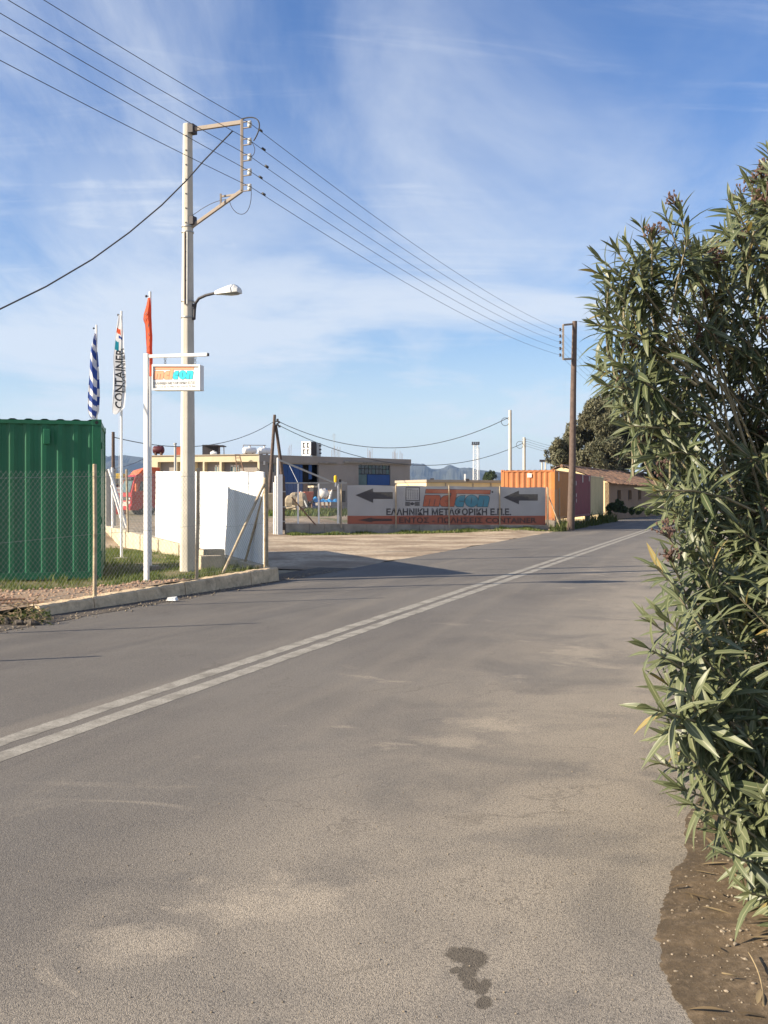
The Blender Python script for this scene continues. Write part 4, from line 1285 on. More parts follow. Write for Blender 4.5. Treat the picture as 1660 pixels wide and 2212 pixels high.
s1 = flag_surface([(720, 203, 208), (745, 198, 211), (790, 193, 214), (830, 190, 216), (868, 188, 216), (888, 188.5, 215), (900, 193, 210), (905, 198, 204)], 0.085, F1.y - 0.09, 1.3, 1.3)
def greek(p_, q_):
    if p_ > 0.72: return 0 if int(q_ * 8 + 0.3 * math.sin(q_ * 9)) % 2 == 0 else 1
    return 0 if (q_ * 6.3 - p_ * 1.1 + 0.25 * math.sin(q_ * 7)) % 1.0 < 0.52 else 1
flag('striped_flag', 'limp blue and white striped flag above the green container', s1, greek, [M['flagblue'], M['flagwhite']])
s2 = flag_surface([(680, 257, 262), (705, 253, 266), (750, 249.5, 269), (780, 246.5, 271), (830, 244.5, 273), (850, 243.5, 272.5), (880, 244, 269), (891, 245, 258), (895, 247, 252)], 0.08, F2.y - 0.09, 4.4, 0.9)
def white2(p_, q_):
    if 0.12 < q_ - 0.06 * p_ < 0.17 and 0.1 < p_ < 0.5: return 1
    if 0.19 < q_ - 0.05 * p_ < 0.215 and 0.35 < p_ < 0.8: return 2
    if 0.25 < q_ - 0.08 * p_ < 0.34 and 0.08 < p_ < 0.36: return 3
    return 0
t = flag('white_flag', 'limp white flag with dark lettering running up it', s2, white2, [M['flagwhite'], M['flagorange'], M['flagblue'], M['sign_bl']])
word = 'CONTAINER'
vs, fs = text2d(word, (0, 1, 0, 1), 0.02)
emit('lettering', [(vs, fs)], lambda x, y: s2(0.16 + 0.46 * (y) - 0.08 * x + 0.12, 0.94 - 0.60 * x, 0.012), M['flagink'], t, 0.02)
vs, fs = text2d('ΕΛΛΗΝΙΚΗ', (0, 1, 0, 1), 0.02)
emit('lettering', [(vs, fs)], lambda x, y: s2(0.66 + 0.30 * y, 0.78 - 0.44 * x, 0.016), M['flagink'], t, 0.03)
s3 = flag_surface([(643, 319, 325), (660, 314, 327), (678, 308.5, 328), (690, 308, 328.5), (700, 312, 329), (735, 314, 330), (780, 315, 330.5), (805, 319, 330.5), (813, 323, 329)], 0.08, F3.y - 0.09, 7.1, 0.8)
t = flag('orange_flag', 'limp orange flag with dark print above the sign gantry arm', s3, lambda p_, q_: 0, [M['flagorange']])
blots = []
for (p_, q_, w_, h_) in ((0.5, 0.20, 0.3, 0.03), (0.35, 0.27, 0.2, 0.025), (0.62, 0.36, 0.25, 0.05), (0.55, 0.46, 0.3, 0.03), (0.45, 0.62, 0.4, 0.02), (0.7, 0.55, 0.16, 0.05), (0.3, 0.70, 0.35, 0.022), (0.6, 0.74, 0.25, 0.02), (0.4, 0.80, 0.3, 0.02), (0.75, 0.84, 0.2, 0.03)):
    blots.append(poly2d([(p_ - w_ / 2, q_ - h_ / 2 + 0.03), (p_ + w_ / 2, q_ - h_ / 2 - 0.01), (p_ + w_ / 2, q_ + h_ / 2 - 0.02), (p_ - w_ / 2, q_ + h_ / 2 + 0.02)]))
emit('print', blots, lambda x, y: s3(x, y, 0.035), M['flagink'], t, 0.05)

# ------------------------------------------------------------------ gateway, picket fence and banner fence beyond the drive
FF = Fac(612, 42.0, 1182, 46.6)
t = thing('gate_pillar', 'white painted steel and concrete gate pillar at the driveway', 'pillar', FF.pt(600, 1153))
for (x0, x1, y0, mm, o0, o1) in ((590.6, 593.4, 1042, 'white', 0.10, 0.0), (593.6, 597.2, 1028, 'white', 0.16, 0.02), (597.6, 600.8, 989, 'white', 0.20, 0.06)):
    b = MB(); FF.rect(b, x0, x1, y0, 1158, o0, o1); b.build('steel_plate', M[mm], t, bevel=0.004)
b = MB(); FF.rect(b, 600.9, 609.4, 1025, 1158, 0.14, -0.12); b.build('concrete_column', M['white'], t, bevel=0.015)
b = MB(); FF.rect(b, 610.2, 616.2, 1028, 1145, 0.02, -0.18); b.build('roller_post', M['wood'], t, bevel=0.02)
for y in (1062, 1095, 1126):
    b = MB(); FF.rect(b, 609.9, 616.6, y - 1.2, y + 1.2, 0.05, -0.2); b.build('clamp', M['galv'], t)
b = MB(); b.beam(FF.pt(601.5, 993, 0.05), FF.pt(729, 1046, 0.05), 0.07, 0.07); b.build('stay_bar', M['galv'], t)

t = thing('low_wall', 'long low grey concrete wall under the banner fence', 'low wall', FF.pt(800, 1145))
xs = [617, 668, 700, 742, 790, 850, 905, 960, 1020, 1080, 1130, 1183]
for i in range(len(xs) - 1):
    b = MB(); x0, x1 = xs[i], xs[i + 1] - 0.35
    top0 = 1131 + (x0 - 617) * 0.0062; top1 = 1131 + (x1 - 617) * 0.0062
    c8 = [FF.pt(x0, 1166, 0.10), FF.pt(x1, 1166, 0.10), FF.pt(x1, 1166, -0.14), FF.pt(x0, 1166, -0.14),
          FF.pt(x0, top0, 0.10 + 0.01 * (i % 2)), FF.pt(x1, top1, 0.10 + 0.01 * (i % 2)), FF.pt(x1, top1, -0.14), FF.pt(x0, top0, -0.14)]
    b.hexa(c8); b.build('wall_block', M['lowwall'], t, bevel=0.012)

t = thing('picket_fence', 'white posted wire picket fence panel between gate pillar and banner', 'fence', FF.pt(680, 1131))
b = MB(); FF.rect(b, 617, 750, 1042, 1044.5, 0.02, -0.03); b.build('rail', M['galv'], t)
b = MB(); FF.rect(b, 617, 750, 1094.6, 1095.6, 0.012, -0.012); b.build('rail', M['galv'], t)
b = MB(); FF.rect(b, 617, 750, 1129.3, 1130.2, 0.012, -0.012); b.build('rail', M['galv'], t)
for x in (644, 688.6, 730.2):
    b = MB(); FF.rect(b, x - 1.5, x + 1.5, 1045, 1131, 0.05, 0.0); b.build('post', M['white'], t, bevel=0.006)
b = MB(); FF.rect(b, 734, 736, 1040, 1131, 0.03, -0.02); b.build('post', M['galv'], t)
b = MB()
t0_, t1_ = FF.t(617.5), FF.t(750); npk = 84
for i in range(npk + 1):
    tt_ = t0_ + (t1_ - t0_) * i / npk; x_ = 617.5 + (750 - 617.5) * i / npk
    b.tube([FF.tz(tt_, FF.z(x_, 1131)), FF.tz(tt_, FF.z(x_, 1044))], 0.0035, 4, cap=False)
tag(b.build('pickets', M['galv'], t), kind='stuff')
b = MB(); b.tube([FF.pt(630, 1074, 0.04), FF.pt(681, 1134, 0.10)], 0.03, 8); b.build('strut', M['rust'], t, smooth=True)
t = thing('beacon', 'yellow warning beacon fixed on top of the picket fence', 'beacon', FF.pt(724, 1045, 0.05))
c_ = FF.pt(724, 1045, 0.08)
b = MB(); b.tube([c_ + UP * 0.06, c_ + UP * 0.12, c_ + UP * 0.34, c_ + UP * 0.37], [0.05, 0.068, 0.068, 0.03], 12); b.build('lens', M['yellow'], t, smooth=True)
b = MB(); b.tube([c_ - UP * 0.12, c_ + UP * 0.06], 0.03, 8); b.build('stem', M['white'], t, smooth=True)
t = thing('control_box', 'small black control box on the fence rail beside the beacon', 'box', FF.pt(735, 1043))
b = MB(); FF.rect(b, 732, 737.2, 1035.5, 1041.6, 0.05, -0.05); b.build('housing', M['dark'], t, bevel=0.01)
b = MB(); b.beam(FF.pt(737.5, 1040, 0), FF.pt(747, 1043, 0), 0.05, 0.03); b.build('visor', M['galv'], t)


def zb(zx, zy): return (1350 + zx / 1.8444) / 1.8512, (1850 + zy / 1.845) / 1.8512


def ban(zx, zy, lay=0.0):
    x, y = zb(zx, zy)
    rip = 0.018 * math.sin(zx * 0.013 + 0.6 * math.sin(zy * 0.012)) + 0.010 * math.sin(zx * 0.041 + zy * 0.01)
    return FF.pt(x, y, 0.03 + rip + lay * 0.004)


t = thing('advertising_banner', 'long grey and red printed banner with arrows and logo on the fence', 'banner', FF.pt(960, 1134))
def ban_top(zx): return 166 + (zx - 72) * 0.0125 + 2.2 * math.sin(zx * 0.02)
def sheet(name, ytop, ybot, m_, lay):
    b_ = MB(); nx_, ny_ = 110, 8
    for side in (0, -1):
        for i in range(nx_ + 1):
            zx = 72 + (1532 - 72) * i / nx_
            for j in range(ny_ + 1):
                zt_ = ytop(zx); zb_ = ybot(zx); b_.v.append(tuple(ban(zx, zt_ + (zb_ - zt_) * j / ny_, lay + side * 0.8)))
    nn_ = (nx_ + 1) * (ny_ + 1)
    for i in range(nx_):
        for j in range(ny_):
            p_ = i * (ny_ + 1) + j
            b_.f.append((p_, p_ + ny_ + 1, p_ + ny_ + 2, p_ + 1)); b_.m.append(0)
            b_.f.append((nn_ + p_, nn_ + p_ + 1, nn_ + p_ + ny_ + 2, nn_ + p_ + ny_ + 1)); b_.m.append(0)
    return b_.build(name, m_, t, smooth=True)
sheet('sheet', ban_top, lambda zx: 391.5 + 2.0 * math.sin(zx * 0.006), M['bannergrey'], 0)
sheet('red_strip', lambda zx: 390.5 + 2.0 * math.sin(zx * 0.006), lambda zx: 456 + (zx - 72) * 0.002, M['bannerred'], 0.3)
mp1 = lambda x, y: ban(x, y, 1.4)
emit('arrow', [poly2d([(130, 240), (262, 190), (262, 217), (407, 217), (407, 268), (262, 268), (262, 297)])], mp1, M['ink'], t, 12)
emit('arrow', [poly2d([(1222, 257), (1338, 206), (1338, 233), (1475, 233), (1475, 280), (1338, 280), (1338, 308)])], mp1, M['ink'], t, 12)
emit('arrow', [poly2d([(148, 424), (255, 404), (255, 412), (402, 413), (402, 431), (255, 432), (255, 441)])], mp1, M['inkred'], t, 12)
emit_words('ΕΛΛΗΝΙΚΗ ΜΕΤΑΦΟΡΙΚΗ Ε.Π.Ε.', (360, 1280, 336, 390), mp1, M['ink'], t, 12, 0.035)
emit_words('ΕΝΤΟΣ - ΠΩΛΗΣΕΙΣ CONTAINER', (455, 1465, 404, 445), lambda x, y: ban(x, y, 1.7), M['inkred'], t, 12, 0.022)
def z1map(x, y, lay): return ban(((1580 + x / 3.952) - 1350) * 1.8444, ((1930 + y / 3.95) - 1850) * 1.845, 1.0 + 0.5 * lay)
logo(t, z1map, 0, M['ink'], M['logo_or'], M['logo_bl'], 26)
emit('registered_mark', [poly2d([(1535 + 15 * math.cos(a_), 147 + 17 * math.sin(a_)) for a_ in [2 * math.pi * i / 12 for i in range(12)]])], lambda x, y: z1map(x, y, 1), M['ink'], t)
icon = []
for (x0, x1, y0, y1) in ((168, 388, 73, 84), (165, 387, 276, 287), (165, 176, 80, 282), (376, 387, 80, 282), (190, 265, 100, 106)):
    icon.append(poly2d([(x0, y0), (x1, y0), (x1, y1), (x0, y1)]))
for xx in (208, 244, 278, 310, 345):
    for yy in range(118, 262, 24): icon.append(poly2d([(xx - 4, yy), (xx + 4, yy), (xx + 4, yy + 15), (xx - 4, yy + 15)]))
for xx in (163, 179, 195, 211, 227, 307, 323, 339, 355, 371): icon.append(poly2d([(xx, 300), (xx + 11, 300), (xx + 11, 368), (xx, 368)]))
icon.append(poly2d([(268 + 25 * math.cos(a_), 334 + 25 * math.sin(a_)) for a_ in [2 * math.pi * i / 16 for i in range(16)]]))
icon.append(poly2d([(238, 326), (302, 326), (302, 342), (238, 342)]))
emit('container_icon', icon, lambda x, y: z1map(x, y, 1.4), M['ink'], t, 26)

t = thing('banner_fence', 'chain-link fence on thin pipe posts carrying the banner', 'fence', FF.pt(1182, 1136))
for zx in (24, 427, 818, 1192, 1540):
    x, _ = zb(zx, 0); b = MB(); tt_ = FF.t(x)
    b.tube([FF.tz(tt_, FF.z(x, 1140), 0.085), FF.tz(tt_, FF.z(x, zb(0, 155 + zx * 0.016)[1]), 0.085)], 0.028, 8); b.build('post', M['postpipe'], t, smooth=True)
b = MB(); pA, pB = FF.tz(FF.t(zb(24, 0)[0]), 0, 0.075), FF.tz(FF.t(zb(1540, 0)[0]), 0, 0.075)
chain_mesh(b, (pA.x, pA.y, 0), (pB.x, pB.y, 0), FF.z(750, 1132), FF.z(1182, 1136), 1.70, 0.11, 0.0022)
tag(b.build('wire_mesh', M['meshwire'], t), kind='stuff')
# return of this fence towards the road at its right end
b = MB(); q0 = FF.pt(1184, 1136, 0.02); q1 = q0 + rd * 1.4 + rp * 0.3
for q in (q0, q1):
    bb = MB(); bb.tube([q - UP * 0.15, q + UP * 1.85], 0.03, 8); bb.build('post', M['postpipe'], t, smooth=True)
bb = MB(); bb.tube([q0 + UP * 1.5, q0 + rp * 0.6 - UP * 0.1], 0.028, 8); bb.build('strut', M['postpipe'], t, smooth=True)
chain_mesh(b, (q0.x, q0.y, 0), (q1.x, q1.y, 0), q0.z, q0.z, 1.75, 0.12, 0.0022); tag(b.build('wire_mesh', M['meshwire'], t), kind='stuff')

# ------------------------------------------------------------------ workshop building behind the yard
BL = Fac(318, 83.0, 561, 80.0); BR = Fac(561, 80.0, 886, 90.0)
t = thing('workshop', 'long low flat-roofed workshop with cream front and grey shaded side', 'building', BR.tz(0, 0.45))
ztop = BR.z(561, 982); zg = 0.25


def tzrect(fc, x0, x1, y0, y1):
    xm, ym = (x0 + x1) / 2, (y0 + y1) / 2
    return fc.t(x0), fc.t(x1), fc.z(xm, y1), fc.z(xm, y0)


ro = [tzrect(BR, 579, 597, 1001, 1020), (BR.t(611), BR.t(689), zg, BR.z(650, 1003)), tzrect(BR, 775, 844, 1001.5, 1048), tzrect(BR, 722, 748, 1060, 1085)]
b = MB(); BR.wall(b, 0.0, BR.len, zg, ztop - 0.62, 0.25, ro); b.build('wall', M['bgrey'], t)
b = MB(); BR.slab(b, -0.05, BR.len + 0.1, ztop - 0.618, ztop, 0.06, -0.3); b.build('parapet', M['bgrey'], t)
b = MB(); BR.slab(b, BR.t(742), BR.t(880), BR.z(800, 1001.4), BR.z(800, 998), 0.20, 0.002); b.build('lintel', M['lowwall'], t)
b = MB(); BR.slab(b, BR.t(688), BR.t(726), BR.z(700, 1001.4), BR.z(700, 999), 0.16, 0.002); b.build('lintel', M['lowwall'], t)
lo = [tzrect(BL, 341, 378, 997.7, 1042), tzrect(BL, 383, 418, 997.7, 1042), tzrect(BL, 421.5, 438.5, 997.7, 1042), tzrect(BL, 442, 474.5, 997.7, 1042), tzrect(BL, 479, 556.5, 997.7, 1042)]
b = MB(); BL.wall(b, 0.0, BL.len, zg, ztop - 0.02, 0.55, lo); b.build('wall', M['bcream'], t)
b = MB(); BL.slab(b, -0.1, BL.len - 0.01, ztop - 0.018, ztop + 0.06, 0.10, -0.5); b.build('roof_edge', M['slab'], t)
for o_ in lo:
    b = MB(); BL.slab(b, o_[0] - 0.05, o_[1] + 0.05, o_[2] - 0.02, o_[3] + 0.02, -0.552, -0.62); b.build('infill_panel', M['bgrey'], t)
for (x0, x1) in ((459, 464), (465.5, 469), (470.5, 473.5), (493, 499), (500.5, 505), (506.5, 511), (371, 376), (399, 403)):
    b = MB(); a_ = tzrect(BL, x0, x1, 1004, 1040); BL.slab(b, a_[0], a_[1], a_[2], a_[3], -0.50, -0.55); w_ = b.build('window', M['cwhite'], t)
    b = MB(); BL.slab(b, a_[0] + 0.03, a_[1] - 0.03, a_[2] + 0.05, a_[3] - 0.15, -0.494, -0.499); b.build('pane', M['panegreen'] if x0 % 2 else M['cwhite'], w_)
# rest of the shell
cA, cB, cC = BL.tz(0, 0), BR.tz(0, 0), BR.tz(BR.len, 0)
back = Vector((-0.22, 0.97, 0)) * 12
b = MB(); b.add([cC + UP * zg, cC + back + UP * zg, cC + back + UP * ztop, cC + UP * ztop], [(0, 1, 2, 3)])
b.add([cC + back + UP * zg, cA + back * 1.3 + UP * zg, cA + back * 1.3 + UP * ztop, cC + back + UP * ztop], [(0, 1, 2, 3)])
b.add([cA + back * 1.3 + UP * zg, cA + UP * zg, cA + UP * ztop, cA + back * 1.3 + UP * ztop], [(0, 1, 2, 3)]); b.build('rear_wall', M['bgrey'], t)
b = MB(); zr = ztop - 0.15; b.add([cA + UP * zr, cB + UP * zr, cC + UP * zr, cC + back + UP * zr, cA + back * 1.3 + UP * zr], [(0, 1, 2, 3, 4)]); b.build('roof', M['slab'], t)
# openings of the shaded side
a_ = ro[0]
b = MB(); BR.slab(b, a_[0], a_[1], a_[2], a_[3], -0.16, -0.2); w_ = b.build('window', M['pane'], t)
b = MB(); m_ = (a_[0] + a_[1]) / 2
for (p0, p1) in ((a_[0], a_[0] + 0.07), (m_ + 0.05, m_ + 0.12), (a_[1] - 0.07, a_[1])): BR.slab(b, p0, p1, a_[2], a_[3], -0.10, -0.158)
b.build('frame', M['cwhite'], w_)
d0, d1, z0_, z1_ = ro[1]; dm = d0 + (d1 - d0) * 0.57
nl = 7
for i in range(nl):
    b = MB(); p0 = d0 + (dm - d0) * i / nl; p1 = d0 + (dm - d0) * (i + 1) / nl - 0.02; BR.slab(b, p0, p1, z0_, z1_, -0.12 - 0.02 * (i % 2), -0.18)
    if i == 0: dr = b.build('door', M['bblue'], t)
    else: b.build('door_leaf', M['bblue'], dr)
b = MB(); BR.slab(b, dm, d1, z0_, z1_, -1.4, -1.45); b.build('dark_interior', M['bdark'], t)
for (f0, f1, za, zb_) in ((0.05, 0.35, 0.30, 0.62), (0.62, 0.98, 0.0, 0.55), (0.40, 0.60, 0.7, 1.0)):
    b = MB(); BR.slab(b, dm + (d1 - dm) * f0, dm + (d1 - dm) * f1, z0_ + (z1_ - z0_) * za, z0_ + (z1_ - z0_) * zb_, -0.13, -0.17); b.build('loose_sheet', M['bblue'] if f0 > 0.1 else M['rust'], t)
d0, d1, z0_, z1_ = ro[2]; zm_ = BR.z(810, 1024.5); npn = 9
for i in range(npn):
    for j in range(2):
        za = zm_ + (z1_ - zm_) * j / 2; zc_ = zm_ + (z1_ - zm_) * (j + 1) / 2
        b = MB(); BR.slab(b, d0 + (d1 - d0) * i / npn + 0.03, d0 + (d1 - d0) * (i + 1) / npn - 0.03, za + 0.03, zc_ - 0.03, -0.15, -0.18)
        b.build('pane', M['pane'] if (i * 7 + j * 3) % 4 else M['panegreen'], t)
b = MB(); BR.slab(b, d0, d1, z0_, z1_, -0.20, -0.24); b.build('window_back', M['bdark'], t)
b = MB(); BR.slab(b, d0 + (d1 - d0) * 0.29, d1 - 0.02, z0_, zm_ - 0.03, -0.08, -0.14); b.build('door', M['bblue'], t)
b = MB(); BR.slab(b, d0 + 0.02, d0 + (d1 - d0) * 0.27, z0_, zm_ - 0.03, -0.10, -0.14); b.build('glazing', M['panegreen'], t)
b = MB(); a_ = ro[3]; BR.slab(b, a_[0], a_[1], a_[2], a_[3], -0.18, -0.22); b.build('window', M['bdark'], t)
b = MB(); a_ = tzrect(BR, 568.5, 571.5, 996, 1004); BR.slab(b, a_[0], a_[1], a_[2], a_[3], 0.15, 0.002); b.build('wall_lamp', M['cwhite'], t)
for x in (628, 722, 728, 734, 800, 804, 854, 858, 870):
    b = MB(); q = BR.pt(x, 990, -0.4); q.z = ztop - 0.2
    for k in range(3): b.tube([q + Vector((0.12 * k, 0.06 * k, 0)), q + Vector((0.12 * k + 0.03, 0.06 * k, 0.95 + 0.2 * math.sin(x + k)))], 0.012, 4)
    b.build('starter_bars', M['rust'], t)


def roof_pt(x, y, Y): return P(x, y, Y)


def htank(label, x0, x1, y0, y1, Y, m_, name='water_tank', slope=0.0):
    a_, c_ = P(x0, (y0 + y1) / 2, Y), P(x1, (y0 + y1) / 2, Y + slope); r_ = (y1 - y0) / 2 * Y / F
    t_ = thing(name, label, 'tank', (a_ + c_) / 2 - UP * r_, 'roof tanks')
    b_ = MB(); d_ = (c_ - a_).normalized(); b_.tube([a_, a_ + d_ * r_ * 0.15, a_ + d_ * r_ * 0.35, c_ - d_ * r_ * 0.35, c_ - d_ * r_ * 0.15, c_], [r_ * 0.55, r_ * 0.85, r_, r_, r_ * 0.85, r_ * 0.55], 16); b_.build('drum', m_, t_, smooth=True)
    for f_ in (0.25, 0.75):
        q_ = a_.lerp(c_, f_); b_ = MB(); b_.box((q_.x, q_.y, (q_.z - r_ * 0.6 + ztop - 0.16) / 2), 0.12, r_ * 1.5, q_.z - r_ * 0.6 - ztop + 0.16); b_.build('cradle', M['rust'], t_)
    b_ = MB(); q_ = a_.lerp(c_, 0.5); b_.tube([q_ + UP * r_ * 0.95, q_ + UP * (r_ + 0.08)], 0.1, 8); b_.build('filler_cap', m_, t_)


htank('dark red cylinder tank at the left end of the workshop roof', 331, 355, 971.5 - 8, 971.5 + 9, 84, M['tank_red'])
htank('left one of two white tanks on the workshop roof', 526, 553, 966.5, 980.5, 82.5, M['white'], slope=0.8)
htank('right one of two white tanks on the workshop roof', 560, 583, 967, 981.5, 83.5, M['white'], slope=1.0)
b = MB(); pa, pb_ = P(526, 961.5, 83), P(575, 962, 84); b.tube([pa, pb_], 0.03, 6); b.tube([P(541, 961, 83.2), P(541, 981, 83.2)], 0.03, 6); b.tube([P(571, 961, 84), P(571, 981, 84)], 0.03, 6); b.tube([P(526, 961.5, 83), P(526, 981, 83)], 0.025, 6)
tag(b.build('pipe_rack', M['rust']), 'thin pipe rack over the two white roof tanks', 'pipe rack')
t = thing('roof_shelter', 'small dark shelter with flat lid on the workshop roof', 'shelter', P(452, 982, 84))
b = MB(); q = P(457, 972, 84.5); b.box((q.x, q.y, q.z), 1.35, 1.2, 0.85); b.build('cabin', M['dark'], t)
b = MB(); b.beam(P(444, 963.2, 84), P(486, 963.8, 84), 1.8, 0.09); b.build('lid', M['dark'], t)
for x in (474, 484):
    b = MB(); b.beam(P(x, 964, 83.8), P(x + 0.6, 984, 83.8), 0.06, 0.06); b.build('post', M['rust'], t)
htank('small white tank before the roof shelter', 455, 469, 975.5, 983, 83, M['white'])
b = MB(); q = P(388, 974, 84); b.box((q.x, q.y, q.z), 0.7, 0.7, 0.75); tag(b.build('roof_box', M['junkred']), 'orange and dark box on the roof behind the concrete pole', 'box')
t = thing('vent_pipe', 'white vent pipe rising in front of the cream workshop wall', 'pipe', P(379, 1040, 79.5))
b = MB(); b.tube([P(379, 1085, 79.5), P(379, 960, 79.5)], 0.10, 10); b.build('pipe', M['sheetmetal'], t, smooth=True)
b = MB(); b.tube([P(379, 960, 79.5), P(379, 957, 79.5)], [0.14, 0.14], 10); b.build('cowl', M['sheetmetal'], t, smooth=True)
# ladder leaning on the front
t = thing('ladder', 'rusty ladder leaning on the cream workshop front', 'ladder', P(525, 1075, 78.5))
pa, pb_, pc, pd = P(508.5, 982, 79.9), P(517.5, 982, 79.9), P(516, 1040, 78.6), P(533, 1040, 78.6)
ex = lambda u_, v_: u_ + (v_ - u_) * 1.55
for (u_, v_) in ((pa, pc), (pb_, pd)):
    b = MB(); b.beam(u_, ex(u_, v_), 0.06, 0.08); b.build('rail', M['rust'], t)
for i in range(13):
    f_ = i / 12; b = MB(); b.beam(pa.lerp(ex(pa, pc), f_ * 0.98), pb_.lerp(ex(pb_, pd), f_ * 0.98), 0.05, 0.05); b.build('rung', M['rust'], t)
# cooling unit with fans
t = thing('cooling_unit', 'big boxy cooling unit with four fans on the workshop roof', 'cooling unit', P(668, 984, 86))
cf_ = Fac(652, 86.5, 672, 86.0); cs_ = Fac(672, 86.0, 681.5, 87.4)
b = MB()
for (x0, x1, y0, y1) in ((652, 654.5, 954, 984), (660.8, 663.2, 954, 984), (669.5, 672, 953.5, 984), (652, 672, 953.6, 956), (652, 672, 967.5, 970.5), (652, 672, 981, 984)): cf_.rect(b, x0, x1, y0, y1, 0.03, -0.06)
b.build('frame', M['white'], t)
b = MB(); cf_.rect(b, 653, 671.5, 954.5, 983.6, -0.10, -0.9); b.build('core', M['bdark'], t)
b = MB(); cs_.rect(b, 672.2, 681.5, 953.5, 984, 0, -0.05); b.build('side_panel', M['sheetmetal'], t)
for (x, y) in ((657.5, 961.5), (666.5, 961.5), (657.5, 976), (666.5, 976)):
    q = cf_.pt(x, y, -0.06); b = MB(); b.tube([q, q - Vector((cf_.n.x, cf_.n.y, 0)) * 0.03], 0.16, 12); b.build('fan', M['sheetmetal'], t)
t = thing('roof_unit', 'narrow grey metal unit right beside the big cooling unit', 'roof unit', P(690, 985, 87))
b = MB(); cs2 = Fac(685, 87.0, 693.5, 87.6); cs2.rect(b, 685, 693.5, 957, 986, 0, -0.5); b.build('case', M['sheetmetal'], t)
for y in (963, 971, 979):
    b = MB(); cs2.rect(b, 690, 694.2, y - 1.5, y + 1.5, 0.04, 0.001); b.build('louvre', M['dark'], t)
t = thing('antenna', 'thin television antenna standing on the workshop roof', 'antenna', P(722.5, 987, 88))
b = MB(); b.tube([P(722.5, 988, 88), P(722, 936, 88)], 0.018, 5); b.build('mast', M['sheetmetal'], t)
b = MB()
for (y, w_) in ((938, 3.5), (941, 4.5), (944, 5), (948, 3)): b.tube([P(722 - w_, y, 88), P(722 + w_, y + 0.5, 88)], 0.010, 4)
b.build('elements', M['sheetmetal'], t)

# ------------------------------------------------------------------ other far structures
SH = Fac(921, 76, 1120, 80)
t = thing('cream_shed', 'low cream shed with flat concrete roof behind the banner', 'shed', SH.pt(1000, 1100))
b = MB(); SH.slab(b, SH.t(921.5), SH.t(1120), 0.2, SH.z(921, 1042), 0, -5); b.build('wall', M['shedcream'], t)
b = MB(); SH.slab(b, SH.t(921) - 0.05, SH.t(1121), SH.z(921, 1041.8), SH.z(921, 1036), 0.16, -5.2); b.build('roof_slab', M['slab'], t)
for x in (962, 1021, 1060):
    b = MB(); a_ = SH.t(x); SH.slab(b, a_, a_ + 0.08, 0.3, SH.z(921, 1043), 0.06, 0.002); b.build('downpipe', M['slab'], t)
for (x, y0, m_) in ((934, 1033, 'dark'), (1004.8, 1024, 'white'), (1010, 1034, 'dark')):
    q = P(x, 1037, 77.5); b = MB(); b.box((q.x, q.y, q.z + (1037 - y0) * 77.5 / F / 2 - 0.05), 0.12 if m_ == 'white' else 0.3, 0.15, (1037 - y0) * 77.5 / F + 0.1)
    b.build('roof_vent', M[m_], t)

t = thing('lattice_mast', 'white lattice floodlight mast rising behind the cream shed', 'mast', P(1028, 1078, 140))
fpts = [(1023.2, 1.0), (1032.0, 1.0)]
Yq = 140.0; z_lo, z_hi = 0.0, P(1027, 961, Yq).z; hw = 0.32; cx_ = P(1027.5, 1000, Yq).x
cor = [(-hw, -hw), (hw, -hw), (hw, hw), (-hw, hw)]
for (ax_, ay_) in cor:
    b = MB(); b.tube([(cx_ + ax_ * 1.15, Yq + ay_, z_lo), (cx_ + ax_ * 0.85, Yq + ay_, z_hi)], 0.034, 5); b.build('leg', M['white'], t)
b = MB(); z = z_lo + 0.3; k = 0
while z < z_hi - 0.4:
    for i in range(4):
        a_, c_ = cor[i], cor[(i + 1) % 4]
        b.tube([(cx_ + a_[0], Yq + a_[1], z), (cx_ + c_[0], Yq + c_[1], z + 0.55)], 0.016, 4, cap=False)
        b.tube([(cx_ + a_[0], Yq + a_[1], z + 0.55), (cx_ + c_[0], Yq + c_[1], z + 0.55)], 0.016, 4, cap=False)
    z += 0.55
b.build('lattice', M['white'], t)
b = MB(); b.box((cx_, Yq, z_hi + 0.05), 1.1, 0.6, 0.12); b.build('platform', M['dark'], t)
for dx in (-0.42, -0.12, 0.18, 0.46):
    b = MB(); b.box((cx_ + dx, Yq - 0.2, z_hi + 0.28), 0.22, 0.25, 0.3); b.build('floodlight', M['dark'], t)
b = MB(); b.tube([(cx_ + 0.55, Yq, 4.2), (cx_ + 0.5, Yq, z_hi - 0.3)], 0.06, 5); b.build('cable_run', M['white'], t)


def far_pole(label, x, ytop, Y, r_, m_, zb=0.2, arms=()):
    t_ = thing('far_pole', label, 'utility pole', Vector(((x - 830) * Y / F, Y, zb)))
    tp = P(x, ytop, Y); b_ = MB(); b_.tube([(tp.x, Y, zb - 0.3), tp], [r_ * 1.35, r_], 10); b_.build('shaft', m_, t_, smooth=True)
    for (y_, w_) in arms:
        b_ = MB(); b_.beam(P(x - w_, y_, Y), P(x + w_, y_ + 0.3, Y), 0.08, 0.08); b_.build('crossarm', M['framesteel'], t_)
    return t_


